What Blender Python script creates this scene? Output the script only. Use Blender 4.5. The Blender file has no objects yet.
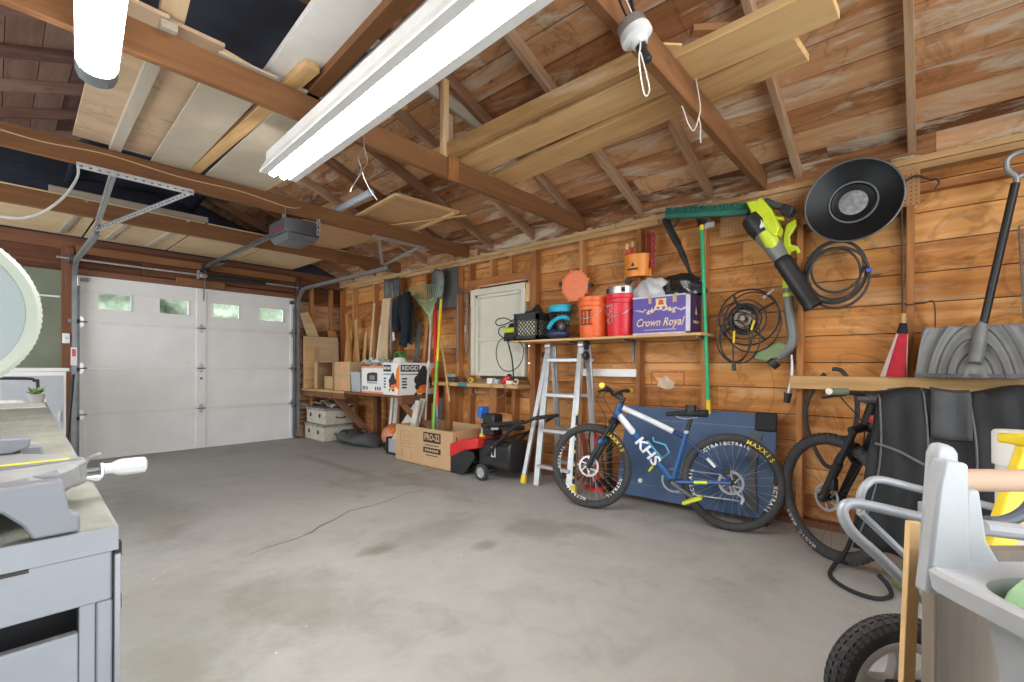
import bpy, bmesh, math, random
from math import sin, cos, pi, radians
from mathutils import Matrix, Vector, Euler
random.seed(7)
SC = bpy.context.scene
COL = SC.collection

# ------------------------------------------------------------------ camera, sky, exposure
YAW, ROLL, EYE = 0.728, 0.0043, 1.11
fwd = Vector((cos(YAW), sin(YAW), 0)); r0 = Vector((sin(YAW), -cos(YAW), 0)); u0 = Vector((0, 0, 1))
rt = r0 * cos(ROLL) + u0 * sin(ROLL); up = u0 * cos(ROLL) - r0 * sin(ROLL)
cam = bpy.data.cameras.new('camera'); camo = bpy.data.objects.new('camera', cam); COL.objects.link(camo)
camo.matrix_world = Matrix(((rt.x, up.x, -fwd.x, 0), (rt.y, up.y, -fwd.y, 0), (rt.z, up.z, -fwd.z, EYE), (0, 0, 0, 1)))
cam.sensor_width = 36; cam.lens = 462 / 1024 * 36; cam.shift_y = (366.3 - 341) / 1024
cam.clip_start = 0.02; cam.clip_end = 200
SC.camera = camo
SC.view_settings.view_transform = 'Standard'; SC.view_settings.look = 'None'
SC.view_settings.gamma = 1; SC.view_settings.use_curve_mapping = False
SC.view_settings.exposure = 1.3
SC.display_settings.display_device = 'sRGB'

world = bpy.data.worlds.new('overcast_sky'); SC.world = world; world.use_nodes = True
wn = world.node_tree; bg = wn.nodes['Background']
bg.inputs[0].default_value = (0.93, 0.97, 1.0, 1); bg.inputs[1].default_value = 2.3

def portal(loc, rot, sx, sy):
    # tells the sampler where daylight enters; gives off no light itself
    l = bpy.data.lights.new('portal', 'AREA'); l.shape = 'RECTANGLE'; l.size = sx; l.size_y = sy
    l.cycles.is_portal = True
    o = bpy.data.objects.new('portal', l); COL.objects.link(o); o.location = loc; o.rotation_euler = rot
    return o
portal((0.65, -1.75, 1.15), (radians(90), 0, 0), 3.1, 2.3)
portal((-2.3, 4.85, 1.15), (0, radians(-90), 0), 2.3, 4.5)

# room, metres: X towards the tool wall, Y towards the garage door
W, D = 3.78, 7.2             # stud face of the tool wall, plane of the garage door
XL, YB = -2.3, -1.75          # left wall, back wall with an added opening
PL = 2.41                    # top of the wall plate
SL = 0.36                    # roof slope
RX = 0.74                    # ridge
def roof_z(x): return 2.47 + SL * ((W - x) if x >= RX else (W - RX) - (RX - x))

# ------------------------------------------------------------------ mesh builder
class MB:
    def __init__(s, mat=None):
        s.v = []; s.f = []; s.mi = []; s.rn = []; s.uv = []; s.ms = []; s.M = Matrix(); s.cur = 0; s.r = 0.5
        if mat: s.use(mat)
    def use(s, m):
        if m not in s.ms: s.ms.append(m)
        s.cur = s.ms.index(m); return s
    def at(s, loc=(0, 0, 0), rot=(0, 0, 0)):
        s.M = Matrix.Translation(loc) @ Euler(rot).to_matrix().to_4x4(); return s
    def mx(s, M): s.M = M; return s
    def new(s, r=None): s.r = random.random() if r is None else r
    def vs(s, pts):
        i = len(s.v); s.v += [s.M @ Vector(p) for p in pts]; return i
    def face(s, idx, uv=None):
        s.f.append(tuple(idx)); s.mi.append(s.cur); s.rn.append(s.r); s.uv.append(uv)
    def box(s, c, d, T=None, r=None, tap=1.0):
        """box with centre c and full sizes d; tap scales the +z end"""
        s.new(r); T = T or Matrix()
        h = [x / 2 for x in d]; L = max(range(3), key=lambda k: d[k]); o1, o2 = random.random() * 9, random.random() * 9
        P = []
        for z in (-1, 1):
            for y in (-1, 1):
                for x in (-1, 1):
                    k = tap if z > 0 else 1
                    P.append(T @ Vector((c[0] + x * h[0] * k, c[1] + y * h[1] * k, c[2] + z * h[2])))
        loc = [(x * h[0], y * h[1], z * h[2]) for z in (-1, 1) for y in (-1, 1) for x in (-1, 1)]
        i = s.vs(P)
        for q in ((0, 2, 3, 1), (4, 5, 7, 6), (0, 1, 5, 4), (2, 6, 7, 3), (0, 4, 6, 2), (1, 3, 7, 5)):
            rest = [k for k in range(3) if k != L]
            uv = [(loc[a][L] + o1, loc[a][rest[0]] + loc[a][rest[1]] + o2) for a in q]
            s.face([i + a for a in q], uv)
        return s
    def bb(s, a, b, r=None):
        return s.box([(a[k] + b[k]) / 2 for k in range(3)], [abs(b[k] - a[k]) for k in range(3)], None, r)
    def beam(s, p, q, w, h, up=(0, 0, 1), r=None):
        """box from p to q, w wide sideways, h along up"""
        p, q = Vector(p), Vector(q); z = (q - p); L = z.length; z.normalize()
        x = Vector(up).cross(z)
        if x.length < 1e-4: x = Vector((1, 0, 0)).cross(z)
        x.normalize(); y = z.cross(x); m = (p + q) / 2
        T = Matrix(((x.x, y.x, z.x, m.x), (x.y, y.y, z.y, m.y), (x.z, y.z, z.z, m.z), (0, 0, 0, 1)))
        return s.box((0, 0, 0), (w, h, L), T, r)
    def rings(s, R, closed=False, capA=True, capB=True):
        """skin a list of vertex rings"""
        s.new(); n = len(R[0]); I = [s.vs(r) for r in R]
        m = len(R)
        for k in range(m if closed else m - 1):
            a, b = I[k], I[(k + 1) % m]
            for j in range(n):
                j2 = (j + 1) % n; s.face((a + j, a + j2, b + j2, b + j))
        if not closed:
            if capA: s.face([I[0] + j for j in range(n)][::-1])
            if capB: s.face([I[-1] + j for j in range(n)])
        return s
    def cyl(s, p, q, r, r2=None, n=16, cap=True):
        return s.tube([p, q], [r, r if r2 is None else r2], n, cap=cap)
    def tube(s, pts, r, n=8, closed=False, cap=True, sx=1.0):
        pts = [Vector(p) for p in pts]; m = len(pts)
        rs = r if isinstance(r, (list, tuple)) else [r] * m
        R = []; prev = None
        for k in range(m):
            a = pts[(k - 1) % m] if (closed or k > 0) else pts[k]
            b = pts[(k + 1) % m] if (closed or k < m - 1) else pts[k]
            t = (b - a)
            t = t.normalized() if t.length > 1e-9 else Vector((0, 0, 1))
            if prev is None:
                g = Vector((0, 0, 1)) if abs(t.z) < 0.9 else Vector((1, 0, 0))
                x = g.cross(t).normalized()
            else:
                x = prev - t * prev.dot(t)
                x = x.normalized() if x.length > 1e-6 else Vector((1, 0, 0)).cross(t).normalized()
            prev = x; y = t.cross(x)
            R.append([pts[k] + (x * cos(2 * pi * j / n) * sx + y * sin(2 * pi * j / n)) * rs[k] for j in range(n)])
        return s.rings(R, closed, cap, cap)
    def wire(s, pts, r, n=6, closed=False, k=6):
        return s.tube(spl(pts, k, closed), r, n, closed)
    def lathe(s, prof, n=28, T=None, arc=2 * pi):
        """profile of (radius, height) turned round local z"""
        T = T or Matrix(); s.new()
        full = abs(arc - 2 * pi) < 1e-6; c = n if full else n + 1
        I = [s.vs([T @ Vector((r * cos(arc * j / n), r * sin(arc * j / n), z)) for j in range(c)]) for r, z in prof]
        for a, b in zip(I, I[1:]):
            for j in range(n):
                j2 = (j + 1) % c; s.face((a + j, a + j2, b + j2, b + j))
        return s
    def prism(s, poly, d, T=None, r=None):
        """polygon in local xy pushed d along z"""
        T = T or Matrix(); s.new(r); n = len(poly)
        o = random.random() * 5
        a = s.vs([T @ Vector((x, y, 0)) for x, y in poly]); b = s.vs([T @ Vector((x, y, d)) for x, y in poly])
        ar = sum(poly[i][0] * poly[(i + 1) % n][1] - poly[(i + 1) % n][0] * poly[i][1] for i in range(n))
        U = [(x + o, y + o) for x, y in poly]
        A = list(range(a, a + n)); B = list(range(b, b + n))
        if ar * d > 0: s.face(A[::-1], U[::-1]); s.face(B, U)
        else: s.face(A, U); s.face(B[::-1], U[::-1])
        for j in range(n):
            k = (j + 1) % n
            q = (A[j], A[k], B[k], B[j])
            uv = [(U[j][0], U[j][1]), (U[k][0], U[k][1]), (U[k][0], U[k][1] + d), (U[j][0], U[j][1] + d)]
            if ar * d > 0: s.face(q, uv)
            else: s.face(q[::-1], uv[::-1])
        return s
    def torus(s, R, r, T=None, n=48, k=10, arc=2 * pi, sx=1):
        T = T or Matrix(); full = abs(arc - 2 * pi) < 1e-6
        rs = []
        for i in range(n if full else n + 1):
            a = arc * i / n
            rs.append([T @ Vector(((R + r * cos(2 * pi * j / k)) * cos(a), (R + r * cos(2 * pi * j / k)) * sin(a), r * sx * sin(2 * pi * j / k))) for j in range(k)])
        return s.rings(rs, full)
    def ball(s, c, r, n=16, sc=(1, 1, 1), T=None):
        T = T or Matrix(); m = max(4, n // 2)
        R = []
        for i in range(m + 1):
            t = pi * i / m; rr = max(sin(t), 1e-3)
            R.append([T @ Vector((c[0] + r * sc[0] * rr * cos(2 * pi * j / n), c[1] + r * sc[1] * rr * sin(2 * pi * j / n), c[2] - r * sc[2] * cos(t))) for j in range(n)])
        return s.rings(R)
    def sheet(s, fn, nu, nv):
        """open surface fn(u,v), u,v in 0..1"""
        s.new(); i = s.vs([fn(a / nu, b / nv) for a in range(nu + 1) for b in range(nv + 1)])
        for a in range(nu):
            for b in range(nv):
                k = i + a * (nv + 1) + b
                s.face((k, k + nv + 1, k + nv + 2, k + 1), [(a / nu, b / nv), ((a + 1) / nu, b / nv), ((a + 1) / nu, (b + 1) / nv), (a / nu, (b + 1) / nv)])
        return s
    def disc(s, r, T, n=24, z=0):
        s.new(); i = s.vs([T @ Vector((r * cos(2 * pi * j / n), r * sin(2 * pi * j / n), z)) for j in range(n)])
        s.face(range(i, i + n)); return s
    def flat(s, poly, T, z=0):
        s.new(); i = s.vs([T @ Vector((x, y, z)) for x, y in poly]); s.face(range(i, i + len(poly))); return s
    def text(s, body, size, T, sx=1.0, ext=0.0004, shear=0.0, bold=0.0):
        c = bpy.data.curves.new('t', 'FONT'); c.body = body; c.size = size; c.align_x = 'CENTER'; c.align_y = 'CENTER'
        c.extrude = ext; c.shear = shear; c.offset = bold; c.resolution_u = 2
        o = bpy.data.objects.new('t', c); me = o.to_mesh(); s.new()
        K = T @ Matrix.Diagonal((sx, 1, 1, 1))
        i = s.vs([K @ v.co for v in me.vertices])
        for p in me.polygons: s.face([i + k for k in p.vertices])
        o.to_mesh_clear(); bpy.data.objects.remove(o); bpy.data.curves.remove(c)
        return s

def spl(pts, k=6, closed=False):
    P = [Vector(p) for p in pts]; n = len(P); out = []
    for i in range(n if closed else n - 1):
        a = P[(i - 1) % n] if closed or i > 0 else P[0]
        b = P[i]; c = P[(i + 1) % n]; d = P[(i + 2) % n] if closed or i + 2 < n else P[n - 1]
        for j in range(k):
            t = j / k
            out.append(0.5 * ((2 * b) + (c - a) * t + (2 * a - 5 * b + 4 * c - d) * t * t + (3 * b - a - 3 * c + d) * t ** 3))
    if not closed: out.append(P[-1])
    return out

def frame(o, x, y):
    """matrix with origin o and local x, y directions (z = x cross y)"""
    x = Vector(x).normalized(); y = Vector(y); z = x.cross(y).normalized(); y = z.cross(x)
    return Matrix(((x.x, y.x, z.x, o[0]), (x.y, y.y, z.y, o[1]), (x.z, y.z, z.z, o[2]), (0, 0, 0, 1)))
def R(p, x=0, y=0, z=0): return Matrix.Translation(p) @ Euler((x, y, z)).to_matrix().to_4x4()

def O(name, mb, parent=None, bev=0, solid=0, sub=0, ang=0.6, **pr):
    me = bpy.data.meshes.new(name); me.from_pydata([tuple(v) for v in mb.v], [], mb.f)
    for m in mb.ms: me.materials.append(m)
    me.polygons.foreach_set('material_index', mb.mi)
    a = me.attributes.new('rnd', 'FLOAT', 'FACE'); a.data.foreach_set('value', mb.rn)
    ul = me.uv_layers.new(name='UVMap'); k = 0; buf = []
    for f, uv in zip(mb.f, mb.uv):
        for j in range(len(f)):
            if uv: buf += [uv[j][0], uv[j][1]]
            else:
                co = mb.v[f[j]]; buf += [co.x + co.y, co.z]
    ul.data.foreach_set('uv', buf)
    me.polygons.foreach_set('use_smooth', [True] * len(me.polygons))
    me.set_sharp_from_angle(angle=ang)
    me.update()
    o = bpy.data.objects.new(name, me); COL.objects.link(o)
    if parent: o.parent = parent
    if solid:
        m = o.modifiers.new('s', 'SOLIDIFY'); m.thickness = solid; m.offset = 0
    if sub:
        m = o.modifiers.new('d', 'SUBSURF'); m.levels = sub; m.render_levels = sub
    if bev:
        m = o.modifiers.new('b', 'BEVEL'); m.width = bev; m.segments = 2; m.limit_method = 'ANGLE'; m.angle_limit = 0.7
    for q, w in pr.items(): o[q] = w
    return o
def tag(o, label, cat, group=None):
    o['label'] = label; o['category'] = cat
    if group: o['group'] = group
    return o
def T(name, label, cat, loc=(0, 0, 0), rot=(0, 0, 0), group=None):
    o = bpy.data.objects.new(name, None); COL.objects.link(o); o.empty_display_size = 0.05
    o.location = loc; o.rotation_euler = rot
    return tag(o, label, cat, group)
def TM(name, label, cat, M, group=None):
    o = T(name, label, cat, group=group); o.matrix_world = M; return o
def copy_thing(o, label=None, M=None, parent=None):
    c = o.copy(); COL.objects.link(c)
    if parent: c.parent = parent
    if M is not None: c.matrix_world = M
    if label: c['label'] = label
    for ch in [x for x in bpy.data.objects if x.parent == o]: copy_thing(ch, parent=c)
    return c

# ------------------------------------------------------------------ materials
MATS = {}
def base(name):
    m = bpy.data.materials.new(name); m.use_nodes = True; nt = m.node_tree
    return m, nt, nt.nodes['Principled BSDF']
def node(nt, t, **kw):
    n = nt.nodes.new(t)
    for k, v in kw.items(): setattr(n, k, v)
    return n
def noise(nt, vec, scale, det=3, rough=0.55, dist=0.0):
    n = node(nt, 'ShaderNodeTexNoise'); n.inputs['Scale'].default_value = scale; n.inputs['Detail'].default_value = det
    n.inputs['Roughness'].default_value = rough; n.inputs['Distortion'].default_value = dist
    if vec is not None: nt.links.new(vec, n.inputs['Vector'])
    return n.outputs['Fac']
def ramp(nt, fac, stops):
    n = node(nt, 'ShaderNodeValToRGB'); e = n.color_ramp.elements
    while len(e) < len(stops): e.new(0.5)
    for el, (p, c) in zip(e, stops):
        el.position = p; el.color = (*c, 1) if len(c) == 3 else c
    nt.links.new(fac, n.inputs[0]); return n.outputs[0]
def mixc(nt, fac, a, b, mode='MIX'):
    n = node(nt, 'ShaderNodeMix', data_type='RGBA', blend_type=mode)
    for sock, v in ((n.inputs[0], fac), (n.inputs[6], a), (n.inputs[7], b)):
        if hasattr(v, 'links'): nt.links.new(v, sock)
        else: sock.default_value = v if not isinstance(v, tuple) or len(v) == 4 else (*v, 1)
    return n.outputs[2]
def mth(nt, op, a, b=None, c=None):
    n = node(nt, 'ShaderNodeMath', operation=op)
    for i, v in enumerate((a, b, c)):
        if v is None: continue
        if hasattr(v, 'links'): nt.links.new(v, n.inputs[i])
        else: n.inputs[i].default_value = v
    return n.outputs[0]
def bump(nt, b, h, st=0.3, dist=0.01):
    n = node(nt, 'ShaderNodeBump'); n.inputs['Strength'].default_value = st; n.inputs['Distance'].default_value = dist
    nt.links.new(h, n.inputs['Height']); nt.links.new(n.outputs[0], b.inputs['Normal'])
def coord(nt, which='Object', sc=(1, 1, 1), off=None):
    t = node(nt, 'ShaderNodeTexCoord'); m = node(nt, 'ShaderNodeMapping'); m.inputs['Scale'].default_value = sc
    nt.links.new(t.outputs[which], m.inputs['Vector'])
    if off is not None: nt.links.new(off, m.inputs['Location'])
    return m.outputs[0]

def plain(name, col, rough=0.5, metal=0.0, var=0.12, scale=9.0, bmp=0.0, spec=0.5, trans=0.0, emit=None, coat=0.0):
    if name in MATS: return MATS[name]
    m, nt, b = base(name)
    v = coord(nt)
    f = noise(nt, v, scale, 4)
    lo = tuple(max(0, c * (1 - var)) for c in col); hi = tuple(min(1, c * (1 + var)) for c in col)
    c = ramp(nt, f, [(0.3, lo), (0.7, hi)])
    nt.links.new(c, b.inputs['Base Color'])
    b.inputs['Roughness'].default_value = rough; b.inputs['Metallic'].default_value = metal
    b.inputs['Specular IOR Level'].default_value = spec
    if coat: b.inputs['Coat Weight'].default_value = coat
    if trans: b.inputs['Transmission Weight'].default_value = trans
    if bmp: bump(nt, b, noise(nt, v, scale * 6, 3), bmp, 0.004)
    if emit:
        b.inputs['Emission Color'].default_value = (*emit[0], 1); b.inputs['Emission Strength'].default_value = emit[1]
    MATS[name] = m; return m

def wood(name, dark, mid, light, grain=1.0, knots=0.5, rough=0.65, chalk=0.0, chalkcol=(0.6, 0.56, 0.5), stain=0.0, vary=0.55):
    """wood with grain along the long side of every board (UV u), each board its own tone (rnd)"""
    if name in MATS: return MATS[name]
    m, nt, b = base(name)
    at = node(nt, 'ShaderNodeAttribute', attribute_name='rnd'); rn = at.outputs['Fac']
    off = node(nt, 'ShaderNodeCombineXYZ'); nt.links.new(mth(nt, 'MULTIPLY', rn, 37.0), off.inputs[0]); nt.links.new(mth(nt, 'MULTIPLY', rn, 91.0), off.inputs[1])
    v1 = coord(nt, 'UV', (1.3 * grain, 22 * grain, 1), off.outputs[0])
    v2 = coord(nt, 'UV', (0.7, 3.5, 1), off.outputs[0])
    g = noise(nt, v1, 1.0, 5, 0.6, 0.6)
    big = noise(nt, v2, 1.6, 3, 0.5, 1.2)
    f = mth(nt, 'ADD', mth(nt, 'MULTIPLY', g, 0.5), mth(nt, 'MULTIPLY', big, 0.5))
    f = mth(nt, 'ADD', f, mth(nt, 'MULTIPLY', mth(nt, 'SUBTRACT', rn, 0.5), vary))
    c = ramp(nt, f, [(0.22, dark), (0.5, mid), (0.8, light)])
    # knots
    if knots:
        vk = coord(nt, 'UV', (2.6, 7.0, 1), off.outputs[0])
        vo = node(nt, 'ShaderNodeTexVoronoi'); vo.inputs['Scale'].default_value = 1.0; nt.links.new(vk, vo.inputs['Vector'])
        k = ramp(nt, vo.outputs['Distance'], [(0.05, (1, 1, 1)), (0.13, (0, 0, 0))])
        kk = mth(nt, 'MULTIPLY', k, knots)
        c = mixc(nt, kk, c, tuple(x * 0.35 for x in dark))
    # water marks: soft paler islands with a dark edge
    if stain:
        ov = coord(nt, 'Object', (1, 1, 1))
        w = noise(nt, ov, 1.7, 4, 0.55, 1.5)
        ed = ramp(nt, w, [(0.50, (0, 0, 0)), (0.535, (1, 1, 1)), (0.56, (0, 0, 0))])
        c = mixc(nt, mth(nt, 'MULTIPLY', ed, stain), c, tuple(x * 0.6 for x in dark))
    if chalk:
        vc = coord(nt, 'UV', (0.9, 4.5, 1), off.outputs[0])
        w = noise(nt, vc, 1.5, 6, 0.7, 0.8)
        cm = ramp(nt, w, [(0.51, (0, 0, 0)), (0.64, (1, 1, 1))])
        c = mixc(nt, mth(nt, 'MULTIPLY', cm, chalk), c, chalkcol)
    nt.links.new(c, b.inputs['Base Color']); b.inputs['Roughness'].default_value = rough
    b.inputs['Specular IOR Level'].default_value = 0.3
    bump(nt, b, g, 0.25, 0.003)
    MATS[name] = m; return m

WALLWOOD = wood('wall_sheathing_wood', (0.26, 0.085, 0.020), (0.58, 0.245, 0.064), (0.82, 0.45, 0.165), knots=0.85, stain=0.4, chalk=0.45, chalkcol=(0.70, 0.48, 0.26), vary=0.35)
STUDWOOD = wood('stud_wood', (0.25, 0.095, 0.033), (0.45, 0.19, 0.062), (0.60, 0.31, 0.12), knots=0.3, vary=0.4)
ROOFWOOD = wood('roof_sheathing_wood', (0.15, 0.060, 0.024), (0.42, 0.19, 0.078), (0.60, 0.35, 0.18), knots=0.8, stain=0.35, chalk=1.0, chalkcol=(0.58, 0.48, 0.36), vary=0.6)
RAFTER = wood('rafter_wood', (0.17, 0.08, 0.04), (0.30, 0.16, 0.085), (0.44, 0.28, 0.16), knots=0.2, chalk=0.45, chalkcol=(0.5, 0.4, 0.3))
JOIST = wood('joist_wood', (0.125, 0.050, 0.020), (0.215, 0.094, 0.036), (0.30, 0.145, 0.060), knots=0.35, vary=0.25)
PLATE = wood('plate_wood', (0.30, 0.16, 0.06), (0.50, 0.30, 0.13), (0.66, 0.46, 0.25), knots=0.3, chalk=0.5, chalkcol=(0.68, 0.55, 0.38))
PINE = wood('fresh_pine', (0.45, 0.25, 0.095), (0.66, 0.42, 0.19), (0.80, 0.58, 0.32), knots=0.5, vary=0.3)
PALEPLY = wood('pale_plywood', (0.50, 0.35, 0.20), (0.66, 0.49, 0.30), (0.78, 0.62, 0.42), grain=0.6, knots=0.15, vary=0.25)
OSB = wood('ply_sheet', (0.44, 0.29, 0.18), (0.60, 0.43, 0.28), (0.70, 0.54, 0.38), grain=0.35, knots=0.5, stain=0.3, vary=0.3)
REDWOOD = wood('red_brown_wood', (0.09, 0.034, 0.019), (0.17, 0.068, 0.036), (0.25, 0.115, 0.062), knots=0.3, vary=0.35)
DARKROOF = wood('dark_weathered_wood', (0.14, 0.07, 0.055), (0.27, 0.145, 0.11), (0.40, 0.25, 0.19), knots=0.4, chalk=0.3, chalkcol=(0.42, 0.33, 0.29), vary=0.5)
CHALK = plain('chalky_wood', (0.50, 0.42, 0.32), 0.8, var=0.25, scale=20)

STAINS = [(1.54, 2.46, .16, .10, .75), (2.04, 2.02, .12, .09, .6), (1.9, 2.45, .6, .3, .4), (.95, 2.2, .35, .5, .4), (.55, 2.45, .5, .9, .35), (2.5, 2.0, .3, .35, .5), (2.7, 1.65, .12, .3, .45), (.75, 4.4, .35, 1.2, .4), (2.53, 4.9, .10, 1.3, .4), (2.75, 3.6, .2, .9, .3), (.4, 1.9, .25, .5, .35)]
def concrete():
    m, nt, b = base('concrete_floor')
    v = coord(nt)
    a = noise(nt, v, 0.9, 5, 0.6, 0.4); d = noise(nt, v, 4.0, 6, 0.65, 0.6); e = noise(nt, v, 90.0, 2)
    f = mth(nt, 'ADD', mth(nt, 'MULTIPLY', a, 0.6), mth(nt, 'MULTIPLY', d, 0.4))
    c = ramp(nt, f, [(0.30, (0.24, 0.237, 0.21)), (0.45, (0.35, 0.35, 0.335)), (0.62, (0.41, 0.41, 0.395)), (0.8, (0.46, 0.46, 0.45))])
    # olive-grey worn patches
    p = noise(nt, v, 1.1, 6, 0.7, 0.3)
    pm = ramp(nt, p, [(0.56, (0, 0, 0)), (0.70, (1, 1, 1))])
    c = mixc(nt, mth(nt, 'MULTIPLY', pm, 0.5), c, (0.27, 0.262, 0.222))
    # old drip stains, long across the slab
    vs_ = coord(nt, 'Object', (1.5, 0.8, 1)); q = noise(nt, vs_, 2.3, 5, 0.65, 0.2)
    qm = ramp(nt, q, [(0.64, (0, 0, 0)), (0.74, (1, 1, 1))])
    c = mixc(nt, mth(nt, 'MULTIPLY', qm, 0.5), c, (0.20, 0.192, 0.155))
    c = mixc(nt, mth(nt, 'MULTIPLY', e, 0.22), c, (0.27, 0.267, 0.255))
    # oil stains and the worn tyre track
    pz = noise(nt, v, 3.5, 5, 0.7)
    for (sx_, sy_, rx_, ry_, am) in STAINS:
        mp = node(nt, 'ShaderNodeMapping'); mp.inputs['Location'].default_value = (-sx_ / rx_, -sy_ / ry_, 0); mp.inputs['Scale'].default_value = (1 / rx_, 1 / ry_, 0)
        nt.links.new(v, mp.inputs['Vector'])
        ln = node(nt, 'ShaderNodeVectorMath', operation='LENGTH'); nt.links.new(mp.outputs[0], ln.inputs[0])
        dd = mth(nt, 'ADD', ln.outputs['Value'], mth(nt, 'MULTIPLY', mth(nt, 'SUBTRACT', pz, .5), 1.6))
        k_ = ramp(nt, dd, [(.35, (1, 1, 1)), (.95, (0, 0, 0))])
        c = mixc(nt, mth(nt, 'MULTIPLY', k_, am), c, (0.165, 0.158, 0.125))
    # pale flecks of paint
    vo = node(nt, 'ShaderNodeTexVoronoi'); vo.inputs['Scale'].default_value = 9.0; nt.links.new(v, vo.inputs['Vector'])
    fl = ramp(nt, vo.outputs['Distance'], [(0.035, (1, 1, 1)), (0.05, (0, 0, 0))])
    msk = ramp(nt, noise(nt, v, 1.9, 2), [(0.5, (0, 0, 0)), (0.6, (1, 1, 1))])
    c = mixc(nt, mth(nt, 'MULTIPLY', fl, msk), c, (0.65, 0.64, 0.62))
    nt.links.new(c, b.inputs['Base Color']); b.inputs['Roughness'].default_value = 0.7
    b.inputs['Specular IOR Level'].default_value = 0.35
    bump(nt, b, d, 0.12, 0.01)
    return m
CONCRETE = concrete()
WHITE = plain('white_paint', (0.78, 0.78, 0.76), 0.4, var=0.04)
DOORW = plain('garage_door_white', (0.82, 0.82, 0.81), 0.42, var=0.05, scale=3)
DRYGREEN = plain('green_grey_wallboard', (0.18, 0.20, 0.145), 0.85, var=0.12, scale=4)
BLACK = plain('black_plastic', (0.02, 0.02, 0.022), 0.42, var=0.2)
MATBLACK = plain('matt_black', (0.016, 0.016, 0.018), 0.75, var=0.25)
RUBBER = plain('black_rubber', (0.045, 0.045, 0.047), 0.8, var=0.25, scale=40, bmp=0.3)
CHARC = plain('charcoal_plastic', (0.06, 0.062, 0.066), 0.5, var=0.15)
STEEL = plain('galvanised_steel', (0.55, 0.56, 0.57), 0.38, 0.85, var=0.15, scale=25)
DSTEEL = plain('dark_steel', (0.16, 0.165, 0.175), 0.45, 0.7, var=0.2)
ALU = plain('brushed_aluminium', (0.52, 0.53, 0.54), 0.38, 0.7, var=0.08, scale=14)
RED = plain('red_plastic', (0.62, 0.028, 0.03), 0.35, var=0.1)
ORANGE = plain('orange_plastic', (0.85, 0.16, 0.035), 0.4, var=0.06)
ORANGE2 = plain('amber_plastic', (0.83, 0.27, 0.03), 0.4, var=0.06)
YELLOW = plain('yellow_plastic', (0.85, 0.62, 0.03), 0.4, var=0.06)
LIME = plain('lime_plastic', (0.62, 0.75, 0.03), 0.4, var=0.06)
GREEN = plain('green_enamel', (0.015, 0.36, 0.14), 0.35, var=0.08)
DGREEN = plain('dark_green_bristle', (0.012, 0.13, 0.09), 0.7, var=0.3, scale=60)
CARD = plain('cardboard', (0.55, 0.36, 0.19), 0.85, var=0.08, scale=3)
CARDIN = plain('cardboard_inside', (0.45, 0.28, 0.14), 0.9, var=0.08, scale=3)
GREYPLA = plain('grey_plastic', (0.42, 0.44, 0.47), 0.42, var=0.04)
NAVY = plain('navy_cloth', (0.010, 0.017, 0.026), 0.9, var=0.3, scale=20)
PRINTK = plain('black_print', (0.025, 0.025, 0.028), 0.6, var=0.05)
PRINTW = plain('white_print', (0.82, 0.82, 0.80), 0.6, var=0.03)
# ------------------------------------------------------------------ the room shell
def S(name, mb, parent=None, **k):
    return O(name, mb, parent, kind='structure', **k) if parent is None else O(name, mb, parent, **k)

mb = MB(CONCRETE); mb.bb((XL - .2, YB - .3, -0.15), (W + .2, D + .12, 0)); S('floor', mb)
mb = MB(plain('driveway', (0.42, 0.42, 0.40), 0.9, var=0.15, scale=2)); mb.bb((-30, D + .13, -0.2), (30, 60, -0.04)); S('ground_outside', mb)

ck = MB(plain('crack_dark', (.10, .095, .085), .9))
for P in ([(1.0, 2.95), (1.12, 2.985), (1.25, 2.99), (1.34, 3.01), (1.42, 3.04), (1.49, 3.10), (1.63, 3.16), (1.81, 3.27), (2.0, 3.26), (2.18, 3.29), (2.4, 3.35), (2.56, 3.33)],):
    ck.tube([(x, y, .0005) for x, y in P], [.001, .0015, .002, .002, .005, .005, .003, .0025, .002, .002, .0015, .001], 6)
O('crack', ck, [o for o in bpy.data.objects if o.name == 'floor'][0])
# tool wall: horizontal boards behind the studs
wr = MB(WALLWOOD); z = 0.02
while z < PL - .02:
    h = min(0.188, PL - z); y = -1.8
    while y < D + .1:
        L = random.uniform(2.8, 4.8); y2 = min(y + L, D + .12)
        if D + .1 - y2 < .5: y2 = D + .12
        # leave the window opening
        segs = [(y, y2)]
        if z + h > 1.0 and z < 1.98:
            segs = []
            if y < 3.22: segs.append((y, min(y2, 3.22)))
            if y2 > 3.98: segs.append((max(y, 3.98), y2))
        for a, b in segs:
            if b - a > .01: wr.bb((W + .088, a + .001, z), (W + .110, b - .001, z + h - .006))
        y = y2
    z += h
wr.use(plain('tar_paper', (0.03, 0.025, 0.02), 0.9)); wr.bb((W + .112, -1.9, 0), (W + .125, 3.2, 2.5)); wr.bb((W + .112, 4.0, 0), (W + .125, D + .3, 2.5)); wr.bb((W + .112, 3.2, 2.0), (W + .125, 4.0, 2.5)); wr.bb((W + .112, 3.2, 0), (W + .125, 4.0, 1.0))
WR = S('wall_right', wr)
def stud(y, z0=.045, z1=2.33, w=.04, mat=STUDWOOD):
    O('stud', MB(mat).bb((W, y - w / 2, z0), (W + .087, y + w / 2, z1)), WR, bev=.003)
for y in (-1.15, -.54, .065, .655, 1.32, 1.885, 2.485, 4.06, 4.27, 4.9, 5.5, 6.15, 6.75, 7.14): stud(y)
stud(3.08, w=.075)
for y in (3.4, 3.7): stud(y, 2.13)
for y in (3.35, 3.7): stud(y, .045, .86)
O('header', MB(STUDWOOD).bb((W, 3.12, 2.05), (W + .087, 4.05, 2.13)), WR, bev=.004)
tp = MB(PLATE)
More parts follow.
